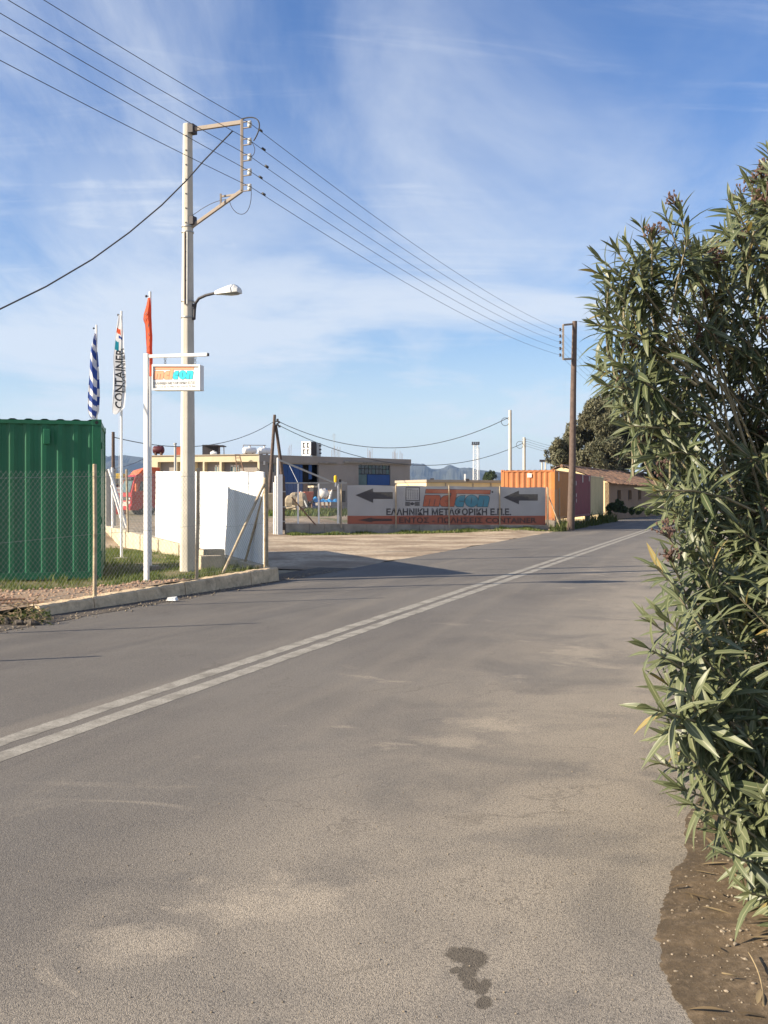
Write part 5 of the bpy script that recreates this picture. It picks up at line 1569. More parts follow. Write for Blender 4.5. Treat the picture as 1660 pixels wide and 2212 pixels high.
far_pole('tallest pale concrete pole right of the lattice mast', 1102.5, 886, 73, 0.115, M['concrete'])
far_pole('shorter pale concrete pole left of the dark wooden pole', 1133, 945, 92, 0.13, M['concrete'], 0.2, ((949, 4), (954, 4), (959, 4), (964, 4)))
t = thing('twin_leg_frame', 'small pale twin-legged transformer frame beside the far tree', 'pole frame', P(1175, 1060, 120))
for x in (1171.5, 1179):
    b = MB(); b.tube([P(x, 1085, 120), P(x, 997, 120)], 0.09, 8); b.build('leg', M['concrete'], t, smooth=True)
b = MB(); b.beam(P(1166, 995.5, 120), P(1185, 995.5, 120), 0.2, 0.28); b.build('crossbeam', M['dark'], t)
far_pole('thin dark pole right of the green container', 245, 933, 47, 0.075, M['wood'], 0.4)
far_pole('thin pale pole behind the sign gantry', 313, 985, 66, 0.06, M['concrete'], 0.4)

t = thing('braced_pole', 'two-legged weathered wooden pole above the white gate pillar', 'utility pole', P(590, 1105, 73))
b = MB(); b.tube([P(579, 1108, 73), P(587, 1000, 73), P(594, 896, 73)], [0.16, 0.14, 0.11], 9); b.build('leg', M['wood'], t, smooth=True)
b = MB(); b.tube([P(619, 1108, 74.5), P(606, 990, 73.6), P(596, 917, 73.1)], [0.15, 0.13, 0.11], 9); b.build('leg', M['wood'], t, smooth=True)
b = MB(); b.beam(P(593, 911, 72.9), P(603, 910, 72.9), 0.08, 0.08); b.beam(P(594, 918, 72.9), P(604, 919, 72.9), 0.08, 0.08)
for (x, y) in ((600, 907), (603, 912), (600, 916), (604, 921)): b.box(P(x, y, 72.8), 0.16, 0.14, 0.16)
b.build('hardware', M['dark'], t)
b = MB(); b.tube([P(594, 900, 73), P(583, 1000, 76), P(578, 1040, 77)], 0.012, 4); b.build('guy_wire', M['wire'], t)
b = MB(); b.tube([P(626, 1006, 70), P(645, 1045, 66)], 0.02, 5); b.tube([P(650, 1062, 64), P(664, 1096, 61)], 0.05, 6); b.build('guy_wire', M['sheetmetal'], t)


def cable(label, a_, c_, sag, r_=0.016, n_=24, extra=None):
    pts_ = []
    for k_ in range(n_ + 1):
        f_ = k_ / n_; q_ = a_.lerp(c_, f_); q_.z -= 4 * sag * f_ * (1 - f_); pts_.append(q_)
    b_ = MB(); b_.tube(pts_, r_, 5); tag(b_.build('cable', M['wire'], smooth=True), label, 'cable', 'far sagging cables')


A_ = P(603, 911, 72.9)
cable('far cable dipping left from the braced pole to the thin dark pole', P(590, 912, 73), P(245, 944, 47), 1.05, 0.022)
cable('upper far cable sagging from braced pole to the tallest pale pole', A_, P(1101, 901, 73), 2.15, 0.026)
cable('lower far cable sagging from braced pole to the shorter pale pole', P(603, 919, 72.9), P(1131, 957, 92), 2.55, 0.026)
cable('lowest thin cable crossing above the red truck', P(313, 990, 66), P(150, 1003, 55), 0.5, 0.015)
for i, y in enumerate((948, 953, 958, 963)):
    cable(['first', 'second', 'third', 'fourth'][i] + ' fine wire from the top running right off the shorter pale pole', P(1137, y, 92), P(1420, y + 16, 105), 1.0, 0.012)
for (x, y, Y, rr) in ((1092, 911, 73, 0.30), (1123.5, 961, 92, 0.34)):
    ring = [P(x, y, Y) + Vector((math.cos(a_) * rr, 0, math.sin(a_) * rr)) for a_ in [2 * math.pi * i / 16 for i in range(17)]]
    b = MB(); b.tube(ring, 0.022, 5, cap=False); tag(b.build('cable_coil', M['wire'], smooth=True), 'coiled slack of cable near the top of the ' + ('tallest' if Y == 73 else 'shorter') + ' pale pole', 'cable coil')

# house with tiled roof
HF = Fac(1316, 70.0, 1470, 70.0 * 1.36)
u3 = Vector((HF.d.x, HF.d.y, 0)); n3 = Vector((HF.n.x, HF.n.y, 0))
t = thing('tiled_house', 'old plaster house with sagging clay tile roof beyond the containers', 'house', HF.tz(0, 0.2))
ez = HF.z(1316, 1042); hl = HF.len
wo = [tzrect(HF, x0, x1, 1059, 1079) for (x0, x1) in ((1334, 1342), (1357.5, 1365), (1379, 1385.5))]
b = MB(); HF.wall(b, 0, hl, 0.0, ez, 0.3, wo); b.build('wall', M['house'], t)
for o_ in wo:
    b = MB(); HF.slab(b, o_[0], o_[1], o_[2], o_[3], -0.22, -0.26); w_ = b.build('window', M['bdark'], t)
    b = MB(); HF.slab(b, o_[0] - 0.05, o_[1] + 0.05, o_[2] - 0.08, o_[2], 0.05, -0.1); b.build('sill', M['house'], w_)
dep = 7.0; rz_ = P(1262, 1008, 71).z
c0 = HF.tz(0, 0); cB_ = c0 - n3 * dep; apex = c0 - n3 * dep * 0.5
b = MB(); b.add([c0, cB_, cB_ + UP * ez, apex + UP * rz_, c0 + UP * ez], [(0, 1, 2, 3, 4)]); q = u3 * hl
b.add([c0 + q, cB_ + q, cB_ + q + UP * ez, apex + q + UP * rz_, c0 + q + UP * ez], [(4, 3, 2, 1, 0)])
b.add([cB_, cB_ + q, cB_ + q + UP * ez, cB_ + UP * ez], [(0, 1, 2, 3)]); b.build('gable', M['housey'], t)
for side in (0, 1):
    b = MB(); nu_, nv_ = 260, 22
    for i in range(nu_ + 1):
        for j in range(nv_ + 1):
            f_ = j / nv_; x_ = -0.15 + (hl + 0.3) * i / nu_
            base = c0 + n3 * 0.35 if side == 0 else cB_ - n3 * 0.35
            e0 = base + UP * (ez - 0.12); r0 = apex + UP * (rz_ + 0.06)
            q = e0.lerp(r0, f_) + u3 * x_
            q.z += 0.045 * math.sin(i * math.pi / 2.0) + 0.05 * ((1 - (f_ * 11) % 1.0)) - 0.10 * math.sin(math.pi * min(1, max(0, x_ / hl))) * (0.5 + 0.5 * nz(x_ * 0.4, f_ * 3)) + 0.05 * nz(x_ * 1.2, f_ * 6)
            b.v.append(tuple(q))
    for i in range(nu_):
        for j in range(nv_):
            p_ = i * (nv_ + 1) + j; b.f.append((p_, p_ + nv_ + 1, p_ + nv_ + 2, p_ + 1)); b.m.append(0)
    b.build('roof', M['tile'], t)
b = MB(); b.tube([apex + UP * (rz_ + 0.08) - u3 * 0.15, apex + UP * (rz_ + 0.02) + u3 * hl * 0.5, apex + UP * (rz_ + 0.08) + u3 * (hl + 0.15)], 0.12, 8); b.build('ridge', M['tile'], t)

# ------------------------------------------------------------------ red truck and yellow machine
hd_ = Vector((-0.86, -0.51, 0)).normalized(); rt = Vector((hd_.y, -hd_.x, 0))     # heading and its right-hand side
TO = P(284, 1107, 62.0); TO.z = 0.45            # front corner nearest to us
side_in = -rt if (-rt).dot(Vector((-0.4, 1, 0))) > 0 else rt     # across the front, away from us
t = thing('red_truck', 'red tractor truck with orange roof deflector parked in the yard', 'truck', TO)


def tw(a_, c_, z): return TO - hd_ * a_ + side_in * c_ + UP * z     # a back from the nose, c across, z up


def prism(prof, c0_, c1_, m_, name, parent, bev=0.0):
    b_ = MB(); n_ = len(prof)
    b_.add([tw(a_, c0_, z_) for a_, z_ in prof] + [tw(a_, c1_, z_) for a_, z_ in prof], [tuple(range(n_)), tuple(range(2 * n_ - 1, n_ - 1, -1))] + [(i, n_ + i, n_ + (i + 1) % n_, (i + 1) % n_) for i in range(n_)])
    return b_.build(name, m_, parent, bevel=bev)


cab = prism([(0.0, 0.42), (0.0, 1.45), (0.22, 2.42), (0.30, 2.62), (2.1, 2.62), (2.1, 0.85), (1.9, 0.85), (1.8, 0.6), (1.5, 0.42)], 0.0, 2.45, M['trred'], 'cab', t, 0.05)
prism([(-0.02, 1.50), (0.19, 2.28), (0.17, 2.285), (-0.045, 1.50)], 0.2, 2.25, M['panegreen'], 'windscreen', cab)
prism([(0.18, 2.30), (0.235, 2.50), (0.02, 2.44), (0.0, 2.32)], 0.1, 2.35, M['trdark'], 'sun_visor', cab)
prism([(-0.025, 0.98), (-0.025, 1.20), (0.01, 1.20), (0.01, 0.98)], 0.12, 2.33, M['trdark'], 'grille', cab)
for k_ in range(4): prism([(-0.03, 0.62 + 0.07 * k_), (-0.03, 0.66 + 0.07 * k_), (0.01, 0.66 + 0.07 * k_), (0.01, 0.62 + 0.07 * k_)], 0.6, 1.85, M['cwhite'], 'grille_bar', cab)
prism([(-0.08, 0.34), (-0.08, 0.62), (0.5, 0.62), (0.5, 0.34)], -0.02, 2.47, M['trred'], 'bumper', t, 0.03)
for c_ in (0.16, 1.95):
    prism([(-0.05, 0.76), (-0.05, 0.92), (0.01, 0.92), (0.01, 0.76)], c_, c_ + 0.34, M['porcelain'], 'headlight', cab)
    prism([(-0.10, 0.44), (-0.10, 0.53), (-0.07, 0.53), (-0.07, 0.44)], c_ + 0.05, c_ + 0.28, M['porcelain'], 'fog_lamp', t)
    prism([(-0.035, 1.03), (-0.035, 1.14), (0.0, 1.14), (0.0, 1.03)], c_, c_ + 0.3, M['porcelain'], 'headlight', cab)
prism([(0.5, 1.6), (0.62, 2.2), (1.2, 2.2), (1.2, 1.6)], -0.012, 0.02, M['pane'], 'side_window', cab)
prism([(0.2, 1.55), (0.2, 2.05), (0.32, 2.05), (0.32, 1.55)], -0.34, -0.08, M['trorange'], 'mirror', cab, 0.02)
prism([(0.45, 2.62), (0.75, 2.95), (1.4, 3.15), (2.0, 3.12), (2.0, 2.62)], 0.3, 2.15, M['trorange'], 'roof_deflector', t, 0.06)
prism([(2.1, 0.7), (2.1, 0.95), (5.6, 0.95), (5.6, 0.7)], 0.7, 1.75, M['trdark'], 'chassis', t)
for a_ in (1.15, 4.3, 5.3):
    for c_ in (0.0, 2.13):
        b = MB(); q0 = tw(a_, c_, 0.5); q1 = tw(a_, c_ + 0.32, 0.5); b.tube([q0, q0.lerp(q1, 0.12), q0.lerp(q1, 0.88), q1], [0.44, 0.5, 0.5, 0.44], 18); wh = b.build('wheel', M['black'], t, smooth=True)
        b = MB(); ee = q0 - side_in * 0.012 if c_ == 0 else q1; b.tube([ee, ee + side_in * 0.02], 0.25, 12); b.build('rim', M['sheetmetal'], wh)
t = thing('yellow_machine', 'yellow machine half hidden by the grey concrete pillar left of the red truck', 'machine', Vector((P(256, 1080, 66).x, 66, 0.5)))
b = MB(); q = P(258.5, 1038, 66); b.box((q.x, q.y, q.z), 0.62, 0.8, 0.95); b.build('cab', M['yellow'], t, bevel=0.04)
b = MB(); b.box((q.x - 0.02, q.y - 0.42, q.z - 0.05), 0.3, 0.05, 0.35); b.build('window', M['trdark'], t)
b = MB(); q = P(258, 1078, 66.2); b.box((q.x, q.y, q.z), 0.7, 1.2, 2.1); b.build('body', M['trred'], t, bevel=0.04)
for y in (1055, 1062):
    b = MB(); q = P(256, y, 65.5); b.box((q.x, q.y, q.z), 0.3, 0.06, 0.16); b.build('lamp', M['porcelain'], t)

# ------------------------------------------------------------------ clutter behind the picket fence
def gz(X, Y): return terrain(X, Y)


t = thing('stone_block', 'large pale stone block under the two-legged pole left of the gate pillar', 'block', P(584, 1096, 66))
b = MB(); q = P(583, 1084, 66); b.box((q.x, q.y, q.z), 1.1, 0.9, 1.2, 0.2); b.build('block', M['block'], t, bevel=0.08)
for i, (x, y, Y, sx, sz, rz_) in enumerate(((630, 1086, 63, 0.9, 0.75, 0.3), (637, 1073, 63.4, 0.55, 0.4, 0.7), (652, 1083, 62.5, 0.65, 1.0, 0.1))):
    b = MB(); q = P(x, y, Y); b.ball(q, sx * 0.6, sx * 0.55, sz * 0.62, 9, 6); bm_j = [Vector(v) + Vector((nz(v[0] * 2, v[1] * 2, v[2] * 2), 0, nz(v[2] * 2, v[0] * 3, 4))) * 0.12 for v in b.v]
    b.v = [tuple(v) for v in bm_j]
    tag(b.build('rubble_stone', M['block']), ['broad pale stone lying left of the first white picket post', 'small white stone on top of the broad pale stone', 'upright pale stone right behind the first white picket post'][i], 'stone', 'stones behind the picket fence')
t = thing('timber_offcuts', 'pale timber offcuts lying below the stones', 'timber', P(628, 1096, 60))
for (xa, ya, xb, yb) in ((620, 1097, 640, 1094), (628, 1098, 641, 1099), (633, 1093, 644, 1096)):
    b = MB(); b.beam(P(xa, ya, 60.5), P(xb, yb, 60), 0.12, 0.1); b.build('plank', M['block'], t)
t = thing('orange_hopper', 'faded orange-red metal hopper behind the picket fence', 'hopper', P(667, 1082, 66))
b = MB(); hf = Fac(656.5, 66, 678, 66.4)
c8 = [hf.pt(661, 1083, 0), hf.pt(675, 1083, 0), hf.pt(675, 1083, -1.0), hf.pt(661, 1083, -1.0), hf.pt(657, 1063, 0.1), hf.pt(678, 1062, 0.1), hf.pt(678, 1062, -1.2), hf.pt(657, 1063, -1.2)]
b.hexa(c8); b.build('bin', M['junkred'], t, bevel=0.05)
b = MB(); hf.rect(b, 656.5, 663, 1062.5, 1072, 0.2, 0.12); b.build('chute', M['junkred'], t)
for x in (661, 675):
    b = MB(); hf.rect(b, x - 1, x + 1, 1083, 1097, 0, -0.1); b.build('leg', M['rust'], t)
t = thing('mixer', 'dusty white mixer drum on a dark frame behind the fence', 'mixer', P(702, 1090, 65))
b = MB(); b.tube([P(690, 1069, 65), P(694, 1067.5, 65), P(705, 1066, 65), P(710, 1064, 65)], [0.22, 0.38, 0.38, 0.2], 14); b.build('drum', M['cwhite'], t, smooth=True)
b = MB(); b.beam(P(690, 1075, 65), P(712, 1074, 65), 0.5, 0.2)
for x in (692, 701, 710): b.beam(P(x, 1075, 65), P(x + 1, 1098, 65), 0.12, 0.12)
b.build('frame', M['rust'], t)
b = MB(); q = P(701, 1060, 65); b.box((q.x, q.y, q.z), 0.35, 0.3, 0.3); b.build('motor', M['bblue'], t, bevel=0.02)
b = MB(); b.tube([P(712, 1080, 64.6), P(716, 1064, 64.6), P(718, 1058, 64.6)], [0.09, 0.08, 0.03], 8); b.build('lever', M['cwhite'], t, smooth=True)
t = thing('blue_tarpaulin', 'bright blue tarpaulin sheet spread on the ground behind the fence', 'tarpaulin', P(700, 1084, 63))
b = MB(); tf = Fac(677, 63, 727, 63.6); n_ = 26
for i in range(n_ + 1):
    x = 677 + 50 * i / n_
    for (yy, oo) in ((1084.5, 0.35), (1081 + 1.2 * math.sin(i * 1.3), 0.22), (1078.5 + 1.5 * math.sin(i * 0.9 + 1), 0.0), (1083, -0.6)):
        b.v.append(tuple(tf.pt(x, yy, oo)))
for i in range(n_):
    for j in range(3): p_ = i * 4 + j; b.f.append((p_, p_ + 4, p_ + 5, p_ + 1)); b.m.append(0)
b.build('sheet', M['tarp'], t, smooth=True)
b = MB(); b.ball(tf.pt(681, 1079, 0.1), 0.16, 0.14, 0.2); b.build('bundle', M['tarp'], t, smooth=True)
t = thing('dark_cabinet', 'dark open cabinet with a cream lid between two white picket posts', 'cabinet', P(681, 1085, 67))
b = MB(); cf2 = Fac(677.5, 67, 687, 67.2); cf2.rect(b, 677.5, 686.5, 1053, 1086, 0, -0.6); b.build('case', M['bdark'], t)
b = MB(); cf2.rect(b, 676.5, 687.5, 1049, 1053, 0.08, -0.7); b.build('lid', M['bcream'], t)
t = thing('grey_hut', 'small grey block hut behind the last white picket post', 'hut', P(726, 1086, 70))
b = MB(); hf2 = Fac(713, 70, 738, 71); hf2.rect(b, 715, 733, 1060, 1092, 0, -1.5); b.build('wall', M['bgrey'], t)
b = MB(); hf2.rect(b, 714, 734, 1058.5, 1060, 0.06, -1.6); b.build('roof', M['rust'], t)

# small litter by the kerb, rusty bars lying on the gravel
q = GD(372, 1297, 0.02); b = MB(); b.hexa([q + Vector(v) for v in ((-0.08, -0.05, 0), (0.07, -0.06, 0), (0.09, 0.05, 0), (-0.06, 0.06, 0), (-0.06, -0.03, 0.05), (0.05, -0.04, 0.03), (0.07, 0.03, 0.06), (-0.04, 0.04, 0.04))])
tag(b.build('crumpled_litter', M['litter']), 'crumpled piece of white litter on the road edge below the kerb', 'litter')
for i, (xa, ya, xb, yb) in enumerate(((-30, 1303, 96, 1302), (-20, 1296, 55, 1294))):
    b = MB(); b.tube([P(xa, ya, 13.2), P((xa + xb) / 2, (ya + yb) / 2 - 0.5, 13.25), P(xb, yb, 13.3)], 0.02, 6)
    tag(b.build('steel_bar', M['rust'], smooth=True), ['longer', 'shorter'][i] + ' rusty bar lying on the red gravel behind the kerb', 'bar', 'bars on the gravel')

# ------------------------------------------------------------------ mountains
prof = [(-700, 1040), (-300, 1010), (0, 1000), (180, 996), (229, 990.7), (258, 984.5), (272, 983.4), (290, 986), (313, 988.5), (400, 996), (520, 1006), (700, 1010), (820, 1004), (891, 1001), (911, 1002.5),
        (924, 1012), (947, 1013.6), (960, 1011), (967, 1005), (975, 1004.4), (982, 1008), (993, 1011.6), (1002, 1010), (1012, 1012), (1022, 1013.6), (1054, 1017.5), (1084, 1021.4), (1200, 1036), (1400, 1030), (1700, 1015), (2100, 1030), (2600, 1050)]


def ridge(x):
    for i in range(len(prof) - 1):
        if x <= prof[i + 1][0]:
            a_, c_ = prof[i], prof[i + 1]; return a_[1] + (c_[1] - a_[1]) * (x - a_[0]) / (c_[0] - a_[0])
    return prof[-1][1]


b = MB(); YM = 5200.0; cols = 700; rows = 26
for i in range(cols + 1):
    x = -700 + 3300 * i / cols; X = (x - 830) / F * YM
    hgt = (HY - ridge(x)) / F * YM + H
    for j in range(rows + 1):
        f_ = j / rows
        Yp = YM - 1500 + 2400 * f_
        sh = sstep(0.0, 0.625, f_) * (1 - sstep(0.64, 1.0, f_))
        if abs(f_ - 0.625) < 0.03: sh = 1.0
        h_ = hgt * sh
        if 0.02 < f_ < 0.60 or f_ > 0.66:
            h_ *= 0.86 + 0.28 * noise.fractal(Vector((X * 0.006, Yp * 0.004, 0)), 0.9, 2.1, 5)
        b.v.append((X, Yp, h_ - 8 * (1 - sh)))
for i in range(cols):
    for j in range(rows):
        p_ = i * (rows + 1) + j; b.f.append((p_, p_ + rows + 1, p_ + rows + 2, p_ + 1)); b.m.append(0)
tag(b.build('mountains', M['mountain']), kind='structure')

# ------------------------------------------------------------------ leaf machinery (numpy)
def mesh_np(name, verts, quads, material, uv=None, rv=None, tris=False):
    me_ = bpy.data.meshes.new(name); k_ = quads.shape[1]
    me_.vertices.add(len(verts)); me_.vertices.foreach_set('co', verts.astype(np.float32).ravel())
    nl_ = quads.size; me_.loops.add(nl_); me_.loops.foreach_set('vertex_index', quads.astype(np.int32).ravel())
    me_.polygons.add(len(quads)); me_.polygons.foreach_set('loop_start', np.arange(0, nl_, k_, dtype=np.int32))
    if uv is not None:
        l_ = me_.uv_layers.new(name='UVMap'); l_.data.foreach_set('uv', uv[quads.ravel()].astype(np.float32).ravel())
    if rv is not None:
        a_ = me_.attributes.new('rnd', 'FLOAT', 'POINT'); a_.data.foreach_set('value', rv.astype(np.float32))
    me_.update(calc_edges=True); me_.validate()
    me_.materials.append(material)
    me_.polygons.foreach_set('use_smooth', np.ones(len(me_.polygons), dtype=bool))
    return me_


def leaf_base(bend, width=0.5):
    ts = np.array([0, 0.10, 0.32, 0.58, 0.82, 1.0]); hw = np.array([0.010, 0.042, 0.080, 0.080, 0.046, 0.003]) * width * 2
    V, UVs = [], []
    for t_, w_ in zip(ts, hw):
        zc_ = -bend * t_ * t_
        for k_, s_ in enumerate((-1, 0, 1)):
            V.append((t_ * (1 - abs(bend) * 0.18 * t_), s_ * w_, zc_ + (0.28 * w_ if s_ else 0))); UVs.append((t_, 0.5 + 0.5 * s_))
    Q = []
    for i in range(5):
        for j in range(2): p_ = i * 3 + j; Q.append((p_, p_ + 3, p_ + 4, p_ + 1))
    return np.array(V), np.array(Q), np.array(UVs)


LB = [leaf_base(x, 0.46) for x in (0.10, 0.32, 0.62, -0.05)]
nprng = np.random.default_rng(5)


def oleander(label, base, shoots, n_objects, seed, heads=0.0, keep_visible=None, dust=0.0):
    """shoots: list of (tip, direction, leafy length, n whorls, stem points)"""
    rg = random.Random(seed)
    t_ = thing('oleander', label, 'shrub', base, 'oleanders along the right verge'); off = np.array(base)
    mats_, rv_, var_ = [], [], []
    stems = MB(); heads_n = 0
    for (tip, d_, Lf, nw, stem, sz) in shoots:
        stems.tube(stem, [0.004 + 0.007 * (1 - i / (len(stem) - 1)) ** 1.5 * min(1.6, (stem[0] - stem[-1]).length) for i in range(len(stem))], 5, cap=False)
        # curve sampled near its end
        cum = [0.0]
        for i in range(len(stem) - 1, 0, -1): cum.append(cum[-1] + (stem[i] - stem[i - 1]).length)
        tw_ = rg.random() * 6.28; rsh = rg.random()
        for j in range(nw):
            dist = Lf * (j + 0.1) / nw; k_ = 0
            while k_ < len(cum) - 2 and cum[k_ + 1] < dist: k_ += 1
            i1 = len(stem) - 1 - k_; f_ = min(1.0, (dist - cum[k_]) / max(1e-6, cum[k_ + 1] - cum[k_]))
            pos = stem[i1].lerp(stem[i1 - 1], f_); sd = (stem[i1] - stem[i1 - 1]).normalized()
            x_ = sd.cross(UP); x_ = x_.normalized() if x_.length > 1e-3 else Vector((1, 0, 0)); y_ = sd.cross(x_)
            age = j / nw; open_ = math.radians(16 + 68 * min(1, age * 1.9) + rg.uniform(-13, 13))
            for q_ in range(3):
                if rg.random() < 0.08 + 0.25 * max(0, age - 0.7): continue
                an = tw_ + j * 1.047 + q_ * 2.094 + rg.uniform(-0.25, 0.25)
                radl = x_ * math.cos(an) + y_ * math.sin(an)
                ld = sd * math.cos(open_) + radl * math.sin(open_); ld.z -= 0.22 * age + rg.uniform(-0.08, 0.12); ld.normalize()
                nrm = sd - ld * sd.dot(ld)
                nrm = (nrm.normalized() + UP * 0.35).normalized(); nrm = (nrm - ld * nrm.dot(ld)).normalized()
                sdv = nrm.cross(ld)
                ln = sz * (0.60 + 0.5 * min(1, age * 2.2)) * rg.uniform(0.70, 1.25)
                wd_ = rg.uniform(0.85, 1.25)
                mt = Matrix(((ld.x * ln, sdv.x * ln * wd_, nrm.x * ln, pos.x), (ld.y * ln, sdv.y * ln * wd_, nrm.y * ln, pos.y), (ld.z * ln, sdv.z * ln * wd_, nrm.z * ln, pos.z), (0, 0, 0, 1)))
                mats_.append(mt); rv_.append(1.0 if rg.random() < 0.012 else min(0.95, max(0, 0.12 + 0.40 * rsh + 0.45 * rg.random() + dust - 0.2 * age))); var_.append(rg.choice((0, 0, 1, 1, 1, 2, 3)))
        if rg.random() < heads:
            hb = MB()
            for q_ in range(rg.randint(6, 11)):
                dd = (d_ + Vector((rg.uniform(-0.7, 0.7), rg.uniform(-0.7, 0.7), rg.uniform(-0.5, 0.7)))).normalized(); l_ = rg.uniform(0.04, 0.10)
                p1 = tip + dd * l_; mid = tip + dd * l_ * 0.5 + Vector((0, 0, 0.008)); hb.tube([tip, mid, p1], 0.0022, 4, cap=False)
                hb.ball(p1, 0.006, 0.006, 0.009, 5, 4)
                for z_ in range(2):
                    d2 = (dd + Vector((rg.uniform(-0.8, 0.8), rg.uniform(-0.8, 0.8), rg.uniform(-0.6, 0.6)))).normalized(); p2 = mid + d2 * l_ * 0.5
                    hb.tube([mid, p2], 0.0018, 3, cap=False); hb.ball(p2, 0.0055, 0.0055, 0.008, 5, 3)
            hb.build('dry_flower_head', M['flowerhead'], t_); heads_n += 1
    stems.build('stems', M['oleander_stem'], t_, smooth=True)
    # the largest-looking leaves become objects of their own
    order = sorted(range(len(mats_)), key=lambda i: -(mats_[i].to_scale().x / max(1.0, (mats_[i].translation - cam.location).length)) * (1.0 if -0.42 < mats_[i].translation.x / max(0.1, mats_[i].translation.y) < 0.40 else 0.2))
    singles = set(order[:n_objects])
    groups = {}
    lm = []
    for v_, (V, Q, U) in enumerate(LB):
        for r_ in range(4): lm.append(mesh_np('leaf', V, Q, M['oleander'], U, np.full(len(V), 0.15 + 0.25 * r_)))
    for i in singles:
        r_ = min(3, int(rv_[i] * 4)); o_ = bpy.data.objects.new('leaf', lm[var_[i] * 4 + r_]); col.objects.link(o_); o_.parent = t_
        m_ = mats_[i].copy(); m_.translation = m_.translation - Vector(base); o_.matrix_local = m_
    Vs, Qs, Us, Rs = [], [], [], []; nV = 0
    for i, mt in enumerate(mats_):
        if i in singles: continue
        V, Q, U = LB[var_[i]]; A = np.array(mt)
        Vs.append(V @ A[:3, :3].T + A[:3, 3] - off); Qs.append(Q + nV); nV += len(V); Us.append(U); Rs.append(np.full(len(V), rv_[i]))
    me_ = mesh_np('foliage', np.concatenate(Vs), np.concatenate(Qs), M['oleander'], np.concatenate(Us), np.concatenate(Rs))
    o_ = bpy.data.objects.new('foliage', me_); col.objects.link(o_); o_.parent = t_; tag(o_, kind='stuff')
    return t_


def make_stem(base, tip, d_, n_=9, jit=0.03, rg=rnd):
    Ln = (tip - base).length; c1_ = base + UP * Ln * 0.35 + Vector((rg.uniform(-jit, jit), rg.uniform(-jit, jit), 0)) * Ln; c2_ = tip - d_ * Ln * 0.38
    return bez([base, c1_, c2_, tip], n_)


# silhouette of the big oleander: left-hand limit of foliage for each picture row
sil = [(318, 1652), (345, 1625), (380, 1598), (420, 1566), (470, 1552), (500, 1500), (455, 1450), (470, 1418), (505, 1345), (530, 1300), (565, 1268), (610, 1268), (650, 1285), (690, 1268), (730, 1285), (790, 1262), (830, 1272), (880, 1318), (930, 1335), (985, 1370),
       (1040, 1392), (1090, 1404), (1130, 1438), (1180, 1405), (1230, 1372), (1300, 1390), (1350, 1350), (1410, 1348), (1470, 1396), (1525, 1350), (1600, 1382), (1660, 1372), (1710, 1402), (1760, 1438), (1830, 1500), (1900, 1560), (1980, 1590), (2050, 1640)]
sils = sorted(sil)


def sil_x(y):
    if y <= sils[0][0]: return sils[0][1]
    for i in range(len(sils) - 1):
        if y <= sils[i + 1][0]:
            a_, c_ = sils[i], sils[i + 1]; return a_[1] + (c_[1] - a_[1]) * (y - a_[0]) / (c_[0] - a_[0])
    return sils[-1][1]


def depth_at(y):      # how far the near face of the bush is
    return 5.0 - 1.35 * sstep(900, 1500, y) - 0.25 * sstep(1500, 2000, y)


R2 = random.Random(21)
bases_hi = [Vector((2.05, 5.2, 0.05)), Vector((2.35, 5.6, 0.05)), Vector((2.2, 4.9, 0.05)), Vector((2.6, 5.3, 0.05)), Vector((1.9, 5.6, 0.05))]
bases_lo = [Vector((1.72, 3.9, 0.03)), Vector((1.60, 3.55, 0.03)), Vector((1.95, 4.3, 0.04)), Vector((1.85, 3.7, 0.03)), Vector((1.70, 4.4, 0.03))]


def lead(y):
    if y < 1120: return Vector((-0.45 + R2.uniform(-0.6, 0.75), -0.25 + R2.uniform(-0.6, 0.5), 0.42 + R2.uniform(-0.55, 0.5))).normalized()
    return Vector((-0.42 + R2.uniform(-0.45, 0.55), -0.22 + R2.uniform(-0.5, 0.4), 0.6 + R2.uniform(-0.45, 0.35))).normalized()


shoots_hi, shoots_lo = [], []


def add_shoot(x, y, Y, d_, Lf, nw, sz, full=False, bank=None):
    tip = P(x, y, Y)
    if tip.z < 0.12: tip.z = 0.12 + 0.1 * R2.random()
    hi = tip.z > 1.25 if bank is None else bank
    bs = R2.choice(bases_hi if hi else bases_lo)
    full_stem = make_stem(bs + Vector((R2.uniform(-.1, .1), R2.uniform(-.1, .1), 0)), tip, d_, 12, 0.06, R2)
    if not full:
        k_ = len(full_stem) - 1; acc = 0.0
        while k_ > 0 and acc < Lf + 0.12: acc += (full_stem[k_] - full_stem[k_ - 1]).length; k_ -= 1
        full_stem = full_stem[k_:]
        if len(full_stem) < 3: full_stem = [full_stem[0], full_stem[0].lerp(full_stem[-1], 0.5), full_stem[-1]]
    (shoots_hi if hi else shoots_lo).append((tip, d_, Lf, nw, full_stem, sz))


